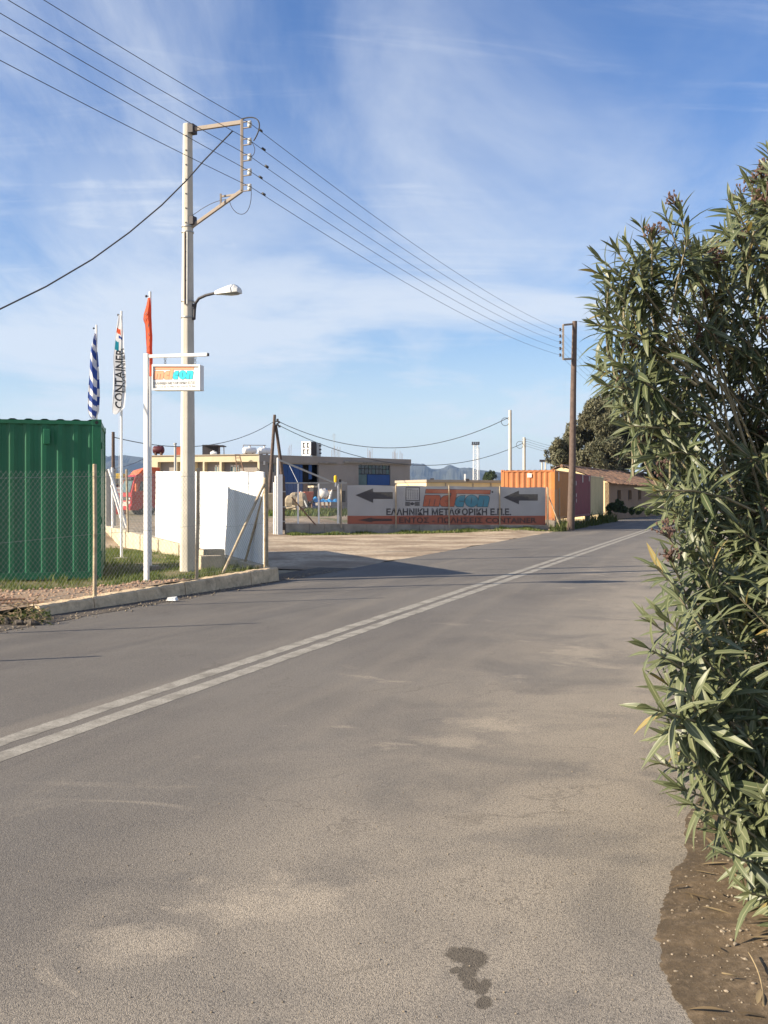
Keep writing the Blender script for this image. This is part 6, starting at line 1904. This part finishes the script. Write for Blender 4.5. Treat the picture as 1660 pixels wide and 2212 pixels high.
# (a) sprigs that draw the outline: picture position of the tip, direction in the picture
outl = [(1645, 322, -.1, 1), (1655, 372, -.6, .5), (1605, 395, -.4, .9), (1640, 440, -.6, .6), (1575, 455, -.5, .8), (1568, 520, -.6, .7), (1452, 452, .1, 1), (1425, 468, -.2, 1), (1470, 520, .35, 1), (1372, 492, -.1, 1), (1395, 520, .1, 1), (1340, 525, -.2, 1), (1318, 540, -.3, .9), (1285, 560, -.5, .9), (1278, 590, -.8, .5), (1305, 620, -.5, .8),
        (1282, 665, -.8, .5), (1275, 700, -.9, .4), (1310, 690, -.6, .8), (1275, 795, -.8, .5), (1300, 770, -.7, .7), (1285, 830, -.9, .1), (1330, 880, -.8, .1), (1345, 920, -.9, -.1), (1390, 990, -.7, -.3), (1405, 1060, -.8, -.1), (1420, 1085, -.6, -.5),
        (1400, 1165, -.45, .9), (1372, 1228, -.7, .7), (1405, 1215, -.5, .9), (1440, 1180, -.3, 1), (1360, 1345, -.85, .6), (1352, 1400, -.9, .5), (1385, 1330, -.6, .8), (1420, 1290, -.5, .9), (1358, 1530, -.95, .4), (1395, 1480, -.7, .7), (1410, 1420, -.6, .8), (1400, 1590, -.9, .4), (1382, 1650, -.9, .3), (1415, 1560, -.7, .7),
        (1420, 1700, -.85, .45), (1445, 1640, -.7, .7), (1455, 1740, -.85, .3), (1500, 1790, -.7, .6), (1520, 1840, -.7, .5), (1575, 1930, -.8, .5), (1600, 1985, -.8, .2), (1640, 1900, -.6, .7), (1640, 2010, -.7, .4)]
for (x, y, dx, dz) in outl:
    Y = depth_at(y) + R2.uniform(-0.1, 0.25); x += 48 if y > 1120 else 14
    d_ = Vector((dx - (0.25 if y < 900 else 0.0) + R2.uniform(-0.15, 0.15), R2.uniform(-0.5, 0.1), dz * (0.72 if y < 900 else 0.9))).normalized()
    big = R2.uniform(0.175, 0.205) if y > 1120 else R2.uniform(0.155, 0.18)
    add_shoot(x, y, Y, d_, 0.38 if y < 1120 else 0.32, 11 if y < 1120 else 8, big, y > 1120 or R2.random() < 0.35)
# (b) fill of the mass behind and right of the outline
cnt = 0
while cnt < 255:
    y = R2.uniform(340, 2060); xl = sil_x(y) + 30
    if y < 560: xl += 18
    if 1120 < y: xl += 95
    x = R2.uniform(xl, 1760)
    if y < 480 and x < 1560: continue
    if 1560 < y < 1850 and x < xl + 40: continue
    Y = depth_at(y) + min(0.9, (x - xl) / 320 * 0.6) * R2.random() + R2.uniform(0.0, 0.7)
    if y > 1700: Y = depth_at(y) + R2.uniform(0, 0.45)
    add_shoot(x, y, Y, lead(y), 0.36, 10 if y < 1120 else 9, R2.uniform(0.14, 0.18) if y < 1120 else R2.uniform(0.14, 0.195), R2.random() < 0.10); cnt += 1
# (c) deeper fill so that the heart of the shrub closes
for k in range(38):      # upper crown, kept close
    y = R2.uniform(430, 1080); xl = sil_x(y) + 45; x = R2.uniform(xl, 1720)
    if y < 500 and x < 1570: continue
    add_shoot(x, y, depth_at(y) + R2.uniform(0.0, 0.9), lead(y), 0.38, 11, R2.uniform(0.145, 0.18), False)
for k in range(110):
    y = R2.uniform(860, 1750); xl = sil_x(y) + 150; x = R2.uniform(xl, 1850)
    add_shoot(x, y, depth_at(y) + R2.uniform(0.6, 1.6), lead(y), 0.34, 11, R2.uniform(0.12, 0.15), False)
oleander('tall oleander leaning over the road edge with dry flower heads', (2.2, 5.2, 0.0), shoots_hi, 300, 31, 0.24)
oleander('low dusty oleander in front at the lower right edge', (1.75, 3.9, 0.0), shoots_lo, 300, 32, 0.0, dust=0.16)


def hedge_bush(label, u_, s_, rx, hz_, n_, seed, nobj):
    rg = random.Random(seed); c_ = road_pt(u_, s_); sh = []
    for k_ in range(n_):
        a_ = rg.uniform(0, 6.283); el_ = math.asin(rg.uniform(-0.1, 1.0)); rr = rg.uniform(0.72, 1.0)
        dv = Vector((math.cos(a_) * math.cos(el_), math.sin(a_) * math.cos(el_), math.sin(el_)))
        tip = c_ + Vector((dv.x * rx * rr, dv.y * rx * rr, hz_ * (0.45 + 0.55 * dv.z * rr)))
        d_ = (dv * 0.8 + UP * 0.5 + Vector((rg.uniform(-.3, .3), rg.uniform(-.3, .3), 0))).normalized()
        st_ = make_stem(c_ + Vector((rg.uniform(-.2, .2), rg.uniform(-.2, .2), 0.02)), tip, d_, 10, 0.05, rg)
        if rg.random() > 0.2: st_ = st_[4:]
        sh.append((tip, d_, 0.42, 12, st_, rg.uniform(0.12, 0.15)))
    oleander(label, (c_.x, c_.y, 0.0), sh, nobj, seed, 0.1)


hedge_bush('oleander next along the verge behind the tall near one', 0.62, 7.6, 0.95, 2.5, 130, 41, 200)
hedge_bush('third oleander further along the verge seen through the gaps', 0.95, 10.2, 1.0, 2.6, 110, 42, 120)


# ------------------------------------------------------------------ crowns made of small leaf faces
def leaf_cloud(name, parent, centres, n_, size, material, seed, flat=0.6):
    rg = np.random.default_rng(seed); C = np.array([c_[:3] for c_ in centres]); Rr = np.array([c_[3] for c_ in centres]); Rz = np.array([c_[4] if len(c_) > 4 else c_[3] for c_ in centres])
    w_ = Rr ** 2; idx = rg.choice(len(C), n_, p=w_ / w_.sum())
    v = rg.normal(size=(n_, 3)); v /= np.linalg.norm(v, axis=1)[:, None]; rad_ = rg.uniform(0.45, 1.05, n_) ** 0.7
    pos = C[idx] + v * np.stack([Rr[idx] * rad_, Rr[idx] * rad_, Rz[idx] * rad_], 1)
    a_ = rg.normal(size=(n_, 3)); a_[:, 2] -= 0.6; a_ /= np.linalg.norm(a_, axis=1)[:, None]
    b_ = np.cross(a_, rg.normal(size=(n_, 3))); b_ /= np.linalg.norm(b_, axis=1)[:, None]
    s_ = size * rg.uniform(0.6, 1.4, n_)[:, None]
    q0 = pos - a_ * s_; q1 = pos + b_ * s_ * flat * 0.5; q2 = pos + a_ * s_; q3 = pos - b_ * s_ * flat * 0.5
    V = np.stack([q0, q1, q2, q3], 1).reshape(-1, 3) - np.array(OFF[parent.name]); Q = np.arange(n_ * 4).reshape(-1, 4)
    crv = rg.uniform(0, 1, len(C)); rv_ = np.repeat(np.clip(0.5 * crv[idx] + 0.5 * rg.uniform(0, 1, n_), 0, 1), 4)
    me_ = mesh_np(name, V, Q, material, None, rv_); me_.polygons.foreach_set('use_smooth', np.zeros(len(me_.polygons), dtype=bool))
    o_ = bpy.data.objects.new(name, me_); col.objects.link(o_); o_.parent = parent
    return o_


def tree(label, x, ybase, Y, blobs, n_, leaf, seed, m_, name='eucalyptus_tree', cat='tree', trunk=True):
    base = Vector(((x - 830) * Y / F, Y, 0.1)); t_ = thing(name, label, cat, base)
    rg = random.Random(seed); cs = []
    for (bx, by, br, dy) in blobs:
        c_ = P(bx, by, Y + dy); r_ = br * Y / F
        for k_ in range(9):
            v = Vector((rg.gauss(0, 1), rg.gauss(0, 1), rg.gauss(0, 0.9))).normalized() * r_ * rg.uniform(0.35, 0.95)
            cs.append((c_.x + v.x, c_.y + v.y, c_.z + v.z, r_ * rg.uniform(0.28, 0.56), r_ * rg.uniform(0.30, 0.62)))
    leaf_cloud('crown', t_, cs, n_, leaf, m_, seed)
    if trunk:
        b_ = MB(); top = P(*blobs[0][:2], Y); b_.tube([base - UP * 0.3, base.lerp(top, 0.35) + Vector((0.2, 0, 0)), base.lerp(top, 0.7), top], [0.45, 0.34, 0.22, 0.08], 9); b_.build('trunk', M['trunk'], t_, smooth=True)
        for (bx, by, br, dy) in blobs[1:]:
            e_ = P(bx, by, Y + dy); s0_ = base.lerp(top, rg.uniform(0.35, 0.65)); b_ = MB(); b_.tube([s0_, s0_.lerp(e_, 0.5) + UP * 0.3, e_], [0.16, 0.10, 0.03], 6); b_.build('branch', M['trunk'], t_, smooth=True)
    return t_


tree('big grey-green eucalyptus behind the tiled house', 1330, 1070, 92, [(1335, 930, 62, 0), (1280, 915, 48, 2), (1300, 880, 36, -1), (1255, 950, 45, 1), (1215, 985, 34, 0), (1240, 1000, 36, 2), (1300, 985, 55, -2), (1370, 900, 60, 2), (1390, 980, 60, 0), (1440, 930, 70, 3), (1330, 860, 34, 1), (1460, 1000, 60, 0), (1205, 960, 16, 0)], 60000, 0.21, 5, M['euca'])
tree('small dark far tree right of the lattice mast', 1058, 1070, 230, [(1058, 1034, 12, 0), (1051, 1030, 9, 2), (1065, 1030, 9, -2), (1056, 1024, 7, 0), (1064, 1022, 5, 0)], 2600, 0.28, 6, M['shrub'], 'far_tree')
tree('dark leafy shrub against the cream container corner', 1330, 1100, 63, [(1330, 1095, 13, 0), (1345, 1098, 12, 1), (1318, 1100, 9, 0), (1337, 1088, 8, 0)], 3500, 0.10, 7, M['shrub'], 'shrub', 'shrub', False)
tree('low dark hedge clump at the foot of the tiled house', 1375, 1105, 66, [(1362, 1104, 9, 0), (1380, 1103, 10, 1), (1400, 1106, 9, 2), (1420, 1106, 9, 3)], 3500, 0.10, 8, M['shrub'], 'hedge_clump', 'shrub', False)
for i, (x0, x1, y0, Y, lab) in enumerate(((884, 925, 1052, 330, 'pale far trees right of the workshop'),)):
    tree(lab, 905, 1060, 330, [(890, 1050, 9, 0), (902, 1053, 8, 0), (914, 1051, 8, 2), (926, 1054, 8, 0), (878, 1052, 8, 3)], 2200, 0.5, 9, M['shrub'], 'far_wood', 'trees', False)['kind'] = 'stuff'


# ------------------------------------------------------------------ grass and weeds
def blades(name, label, pts_, hmin, hmax, material, seed, lean=0.5, width=0.006, clump=0.0):
    """pts_: array n x 3 of roots"""
    rg = np.random.default_rng(seed); n_ = len(pts_); P0 = np.array(pts_)
    h_ = rg.uniform(hmin, hmax, n_)
    if clump: h_ *= np.array([min(1.5, max(0.12, 0.55 + 1.3 * nz(p_[0] * clump, p_[1] * clump, 3.3))) for p_ in pts_])
    az = rg.uniform(0, 6.283, n_); ln = rg.uniform(0.1, lean, n_) * h_
    dx, dy = np.cos(az), np.sin(az); wx, wy = -dy * width * (0.6 + h_ / hmax), dx * width * (0.6 + h_ / hmax)
    z0 = np.zeros(n_)
    a0 = P0 + np.stack([wx, wy, z0 - 0.01], 1); a1 = P0 - np.stack([wx, wy, z0 + 0.01], 1)
    m_ = P0 + np.stack([dx * ln * 0.35, dy * ln * 0.35, h_ * 0.6], 1)
    b0 = m_ + np.stack([wx, wy, z0], 1) * 0.75; b1 = m_ - np.stack([wx, wy, z0], 1) * 0.75
    tp = P0 + np.stack([dx * ln, dy * ln, h_], 1)
    t2 = tp + np.stack([wx, wy, z0], 1) * 0.08
    V = np.stack([a0, a1, b1, b0, tp, t2], 1).reshape(-1, 3)
    k_ = np.arange(n_)[:, None] * 6
    Q = np.concatenate([k_ + np.array([[0, 1, 2, 3]]), k_ + np.array([[3, 2, 4, 5]])], 0)
    me_ = mesh_np(name, V, Q, material, None, np.repeat(rg.uniform(0, 1, n_), 6))
    o_ = bpy.data.objects.new(name, me_); col.objects.link(o_); tag(o_, label, 'grass', None, 'stuff')
    return o_


rg_ = np.random.default_rng(3); pts_ = []
while len(pts_) < 26000:
    X = rg_.uniform(-8.5, -1.6); Y = rg_.uniform(14.2, 28.5)
    k_ = (Vector((X, Y, 0)) - K0).dot(KN); w_ = (Vector((X, Y, 0)) - W0).dot(WN); s_ = (Vector((X, Y, 0)) - K0).dot(KD)
    if k_ > -0.28 or w_ < 0.22: continue
    gw = max(0.0, 1.75 * sstep(3.6, 0.5, s_)) * 0.97
    if -k_ < 0.2 + gw + 0.15 * nz(X * 3, Y * 3): continue
    dens = 0.55 + 0.75 * nz(X * 0.9, Y * 0.9) + 0.4 * nz(X * 3, Y * 3)
    if -k_ < gw + 0.9: dens += 0.5
    if rg_.random() > dens: continue
    pts_.append((X, Y, yardz(X, Y)))
blades('yard_grass', 'short uneven grass in the yard behind the near chain-link fence', pts_, 0.03, 0.13, M['grass'], 4, 0.9, 0.005, 1.7)
pts_ = []
for k in range(9000):          # strip of grass at the foot of the far low wall
    x = rg_.uniform(615, 1200); q = FF.tz(FF.t(x), 0, 0.12 + rg_.random() ** 1.3 * (1.3 if x < 1100 else 0.9))
    if rg_.random() > 0.65 + 0.7 * nz(q.x * 0.8, q.y * 0.8): continue
    pts_.append((q.x, q.y, max(terrain(q.x, q.y), -0.02) + 0.012))
blades('wall_grass', 'strip of green grass along the foot of the far low wall', pts_, 0.05, 0.20, M['grass'], 5, 0.9, 0.014, 0.9)
pts_ = []
for k in range(9000):          # weeds round the wooden pole and the containers
    f_ = rg_.random(); q = C0 + rd * (-2.2 + f_ * 22) + rp * (0.1 + rg_.random() * (1.3 - 0.7 * f_)); u_, s_ = road_uv(q.x, q.y)
    if u_ > -7.9: continue
    if rg_.random() > 0.35 + 1.1 * nz(q.x * 0.7, q.y * 0.7) + 0.5 * (f_ < 0.22): continue
    pts_.append((q.x, q.y, terrain(q.x, q.y)))
blades('roadside_weeds', 'tall rough weeds around the wooden pole and along the containers', pts_, 0.10, 0.85, M['drygrass'], 6, 0.9, 0.018, 1.1)
pts_ = []
for k in range(9000):          # rough grass in the yard behind the picket fence
    x = rg_.uniform(560, 900); Y = rg_.uniform(58, 78); X = (x - 830) * Y / F
    if rg_.random() > 0.5 + 0.9 * nz(X * 0.25, Y * 0.25): continue
    pts_.append((X, Y, terrain(X, Y)))
blades('far_yard_grass', 'rough green grass in front of the workshop behind the picket fence', pts_, 0.1, 0.4, M['grass'], 7, 0.7, 0.03)

# heap of dry cuttings at the left end of the kerb
hc = GD(20, 1340, 0.05)
t = thing('cuttings_heap', 'heap of dry cuttings and rubbish at the left end of the kerb', 'heap', hc)
b = MB(); r3 = random.Random(8)
for i in range(420):
    q = GD(r3.uniform(-140, 95), r3.uniform(1322, 1352), 0.0); hh = 0.24 * max(0.1, 1 - abs(r3.gauss(0, 0.6)))
    q.z = r3.uniform(0.0, hh); dv = Vector((r3.gauss(0, 1), r3.gauss(0, 0.7), r3.gauss(0, 0.45))).normalized() * r3.uniform(0.06, 0.28)
    b.tube([q - dv * 0.5, q + Vector((r3.uniform(-.02, .02), 0, r3.uniform(-.01, .03))), q + dv * 0.5], r3.uniform(0.0025, 0.008), 4, cap=False)
tag(b.build('twigs', M['twig'], t), kind='stuff')
b = MB()
for i in range(60):
    q = GD(r3.uniform(-140, 90), r3.uniform(1328, 1352), 0.0); s_ = r3.uniform(0.03, 0.075); q.z = s_ * 0.4
    n0 = len(b.v); b.ball(q, s_, s_ * 0.8, s_ * 0.7, 7, 5)
    for k in range(n0, len(b.v)):
        v = Vector(b.v[k]); b.v[k] = tuple(v + Vector((nz(v.x * 9, v.y * 9, v.z * 9), nz(v.y * 9, v.z * 9, 3), nz(v.z * 9, v.x * 9, 7))) * 0.03)
tag(b.build('clods', M['verge'], t), kind='stuff')
pp = []
for i in range(900):
    q = GD(r3.uniform(-140, 110), r3.uniform(1318, 1350), 0.0); pp.append((q.x, q.y, r3.uniform(0.0, 0.12)))
rg5 = np.random.default_rng(9)
V = []; Rv = []
for (x, y, z) in pp:
    a_ = Vector((r3.gauss(0, 1), r3.gauss(0, 1), r3.gauss(0, 0.8))).normalized() * r3.uniform(0.02, 0.06); c_ = a_.cross(Vector((r3.gauss(0, 1), r3.gauss(0, 1), r3.gauss(0, 1)))).normalized() * 0.012
    p_ = Vector((x, y, z)) - Vector(hc); V += [p_ - a_, p_ + c_, p_ + a_, p_ - c_]; Rv += [r3.random()] * 4
me = mesh_np('dead_leaves', np.array([tuple(v) for v in V]), np.arange(len(V)).reshape(-1, 4), M['drygrass'], None, np.array(Rv))
o = bpy.data.objects.new('dead_leaves', me); col.objects.link(o); o.parent = t; tag(o, kind='stuff')


# ------------------------------------------------------------------ loose stones
def stones(name, label, items, material, seed):
    rg = np.random.default_rng(seed); ico = np.array([(0, 0, 1), (.89, 0, .45), (.28, .85, .45), (-.72, .53, .45), (-.72, -.53, .45), (.28, -.85, .45), (.72, .53, -.45), (-.28, .85, -.45), (-.89, 0, -.45), (-.28, -.85, -.45), (.72, -.53, -.45), (0, 0, -1)])
    tri = np.array([(0, 1, 2), (0, 2, 3), (0, 3, 4), (0, 4, 5), (0, 5, 1), (1, 6, 2), (2, 7, 3), (3, 8, 4), (4, 9, 5), (5, 10, 1), (6, 7, 2), (7, 8, 3), (8, 9, 4), (9, 10, 5), (10, 6, 1), (11, 7, 6), (11, 8, 7), (11, 9, 8), (11, 10, 9), (11, 6, 10)])
    Vs, Qs = [], []
    for i, (x, y, z, s_) in enumerate(items):
        v = ico * (1 + rg.uniform(-0.25, 0.25, (12, 1))) * np.array([s_ * rg.uniform(0.8, 1.4), s_ * rg.uniform(0.7, 1.1), s_ * rg.uniform(0.5, 0.8)])
        an = rg.uniform(0, 6.28); ca, sa = math.cos(an), math.sin(an); v = v @ np.array([[ca, sa, 0], [-sa, ca, 0], [0, 0, 1]])
        Vs.append(v + np.array([x, y, z + s_ * 0.35])); Qs.append(tri + 12 * i)
    me_ = mesh_np(name, np.concatenate(Vs), np.concatenate(Qs), material); me_.polygons.foreach_set('use_smooth', np.zeros(len(me_.polygons), dtype=bool))
    o_ = bpy.data.objects.new(name, me_); col.objects.link(o_); tag(o_, label, 'stones', None, 'stuff')


r4 = random.Random(17); items = []
ep = [GD(x, y) for x, y in edge]


def edge_x(Y):
    for k_ in range(len(ep) - 1):
        if ep[k_ + 1].y <= Y <= ep[k_].y:
            f_ = (Y - ep[k_ + 1].y) / (ep[k_].y - ep[k_ + 1].y); return ep[k_ + 1].x + (ep[k_].x - ep[k_ + 1].x) * f_
    return 1.2


for i in range(1100):          # on the damp soil
    Y = r4.uniform(2.75, 5.2); dx = r4.random() ** 1.2 * 0.75; X = edge_x(Y) + 0.02 + dx
    zz = 0.006 + np.interp(dx, DX, DZ) + (0.014 * nz(X * 5, Y * 5) if dx > 0.08 else 0)
    items.append((X, Y, zz, r4.choice((0.0015, 0.002, 0.002, 0.0025, 0.003, 0.003, 0.004, 0.005, 0.007, 0.009 if dx > 0.2 else 0.003))))
stones('soil_pebbles', 'small pebbles scattered on the damp soil at the lower right', items, M['peb'], 1)
items = []
for i in range(1300):         # loose grit on the asphalt
    u_ = -abs(r4.gauss(0, 1.3)) + 0.05; s_ = 2.6 + 9 * r4.random() ** 2
    q = road_pt(u_, s_); items.append((q.x, q.y, 0.0005, r4.choice((0.001, 0.0012, 0.0015, 0.0015, 0.002, 0.0028, 0.004))))
for i in range(700):
    q = road_pt(-8.4 + r4.gauss(0, 0.13), r4.uniform(9, 20)); items.append((q.x, q.y, 0.002, r4.choice((0.006, 0.008, 0.012, 0.018))))
stones('road_grit', 'loose grit and little stones lying along the road edges', items, M['peb'], 2)
items = []
for i in range(1300):         # on the gravel bed
    s_ = r4.uniform(-4.4, 3.2); q = K0 + KD * s_ - KN * (0.2 + r4.random() * max(0.1, 1.8 * sstep(3.6, 0.5, s_))); items.append((q.x, q.y, yardz(q.x, q.y) + 0.01, r4.choice((0.008, 0.012, 0.016, 0.022, 0.03))))
stones('bed_gravel', 'reddish gravel stones behind the kerb below the green container', items, mat('red_stone', (0.38, 0.25, 0.17), 0.9, 0.35, 12), 3)

# fallen leaves and dry stalks under the oleanders
V, Qd, Rv = [], [], []; r6 = random.Random(77); nV = 0
for i in range(110):
    Y = r6.uniform(2.8, 4.9); dx = 0.08 + r6.random() * 0.8; X = edge_x(Y) + dx
    zz = 0.012 + float(np.interp(dx, DX, DZ)) + 0.014 * nz(X * 5, Y * 5); an = r6.uniform(0, 6.28); ln = r6.uniform(0.05, 0.13)
    LV, LQ, LU = LB[r6.choice((0, 1, 3))]; ca, sa = math.cos(an) * ln, math.sin(an) * ln
    A3 = np.array([[ca, -sa, 0], [sa, ca, 0], [0, 0, ln * 0.6]])
    V.append(LV @ A3.T + np.array([X, Y, zz + 0.012 * r6.random()])); Qd.append(LQ + nV); nV += len(LV); Rv.append(np.full(len(LV), r6.random()))
me = mesh_np('leaf_litter', np.concatenate(V), np.concatenate(Qd), leafmat('dry_leaf', (0.10, 0.065, 0.03), (0.32, 0.24, 0.13), None, 0.1, 0.8), None, np.concatenate(Rv))
o = bpy.data.objects.new('leaf_litter', me); col.objects.link(o); tag(o, 'dry fallen leaves on the soil below the low oleander', 'leaf litter', None, 'stuff')
for i, (xa, ya, xb, yb, xm, ym) in enumerate(((1618, 2058, 1650, 2172, 1652, 2110), (1598, 1888, 1610, 1930, 1590, 1905), (1560, 2102, 1592, 2108, 1575, 2104))):
    qa, qm, qb = GD(xa, ya, 0.05), GD(xm, ym, 0.055), GD(xb, yb, 0.045); b = MB(); b.tube(bez([qa, qm, qb], 8), 0.003, 5)
    tag(b.build('dry_stalk', M['twig'], smooth=True), ['longest curved dry stalk lying on the soil at the lower right edge', 'short dry stalk on the soil just under the low oleander', 'small pale dry stalk lying flat on the open soil'][i], 'stalk', 'dry stalks on the soil')

# ------------------------------------------------------------------ the air
b = MB(); b.obox((-7500, -900, -6), (15000, 0, 0), (0, 8300, 0), (0, 0, 330))
hz = b.build('haze', [])
hm = bpy.data.materials.new('haze_air'); hm.use_nodes = True; ht = hm.node_tree; ht.nodes.clear()
ho = N(ht, 'ShaderNodeOutputMaterial'); pv = N(ht, 'ShaderNodeVolumePrincipled')
pv.inputs['Color'].default_value = (0.46, 0.66, 1.0, 1); pv.inputs['Density'].default_value = 0.000085; pv.inputs['Anisotropy'].default_value = 0.2
L(ht, pv.outputs[0], ho.inputs['Volume']); hz.data.materials.append(hm); tag(hz, kind='stuff')
hz['label'] = 'thin bluish haze in the air'
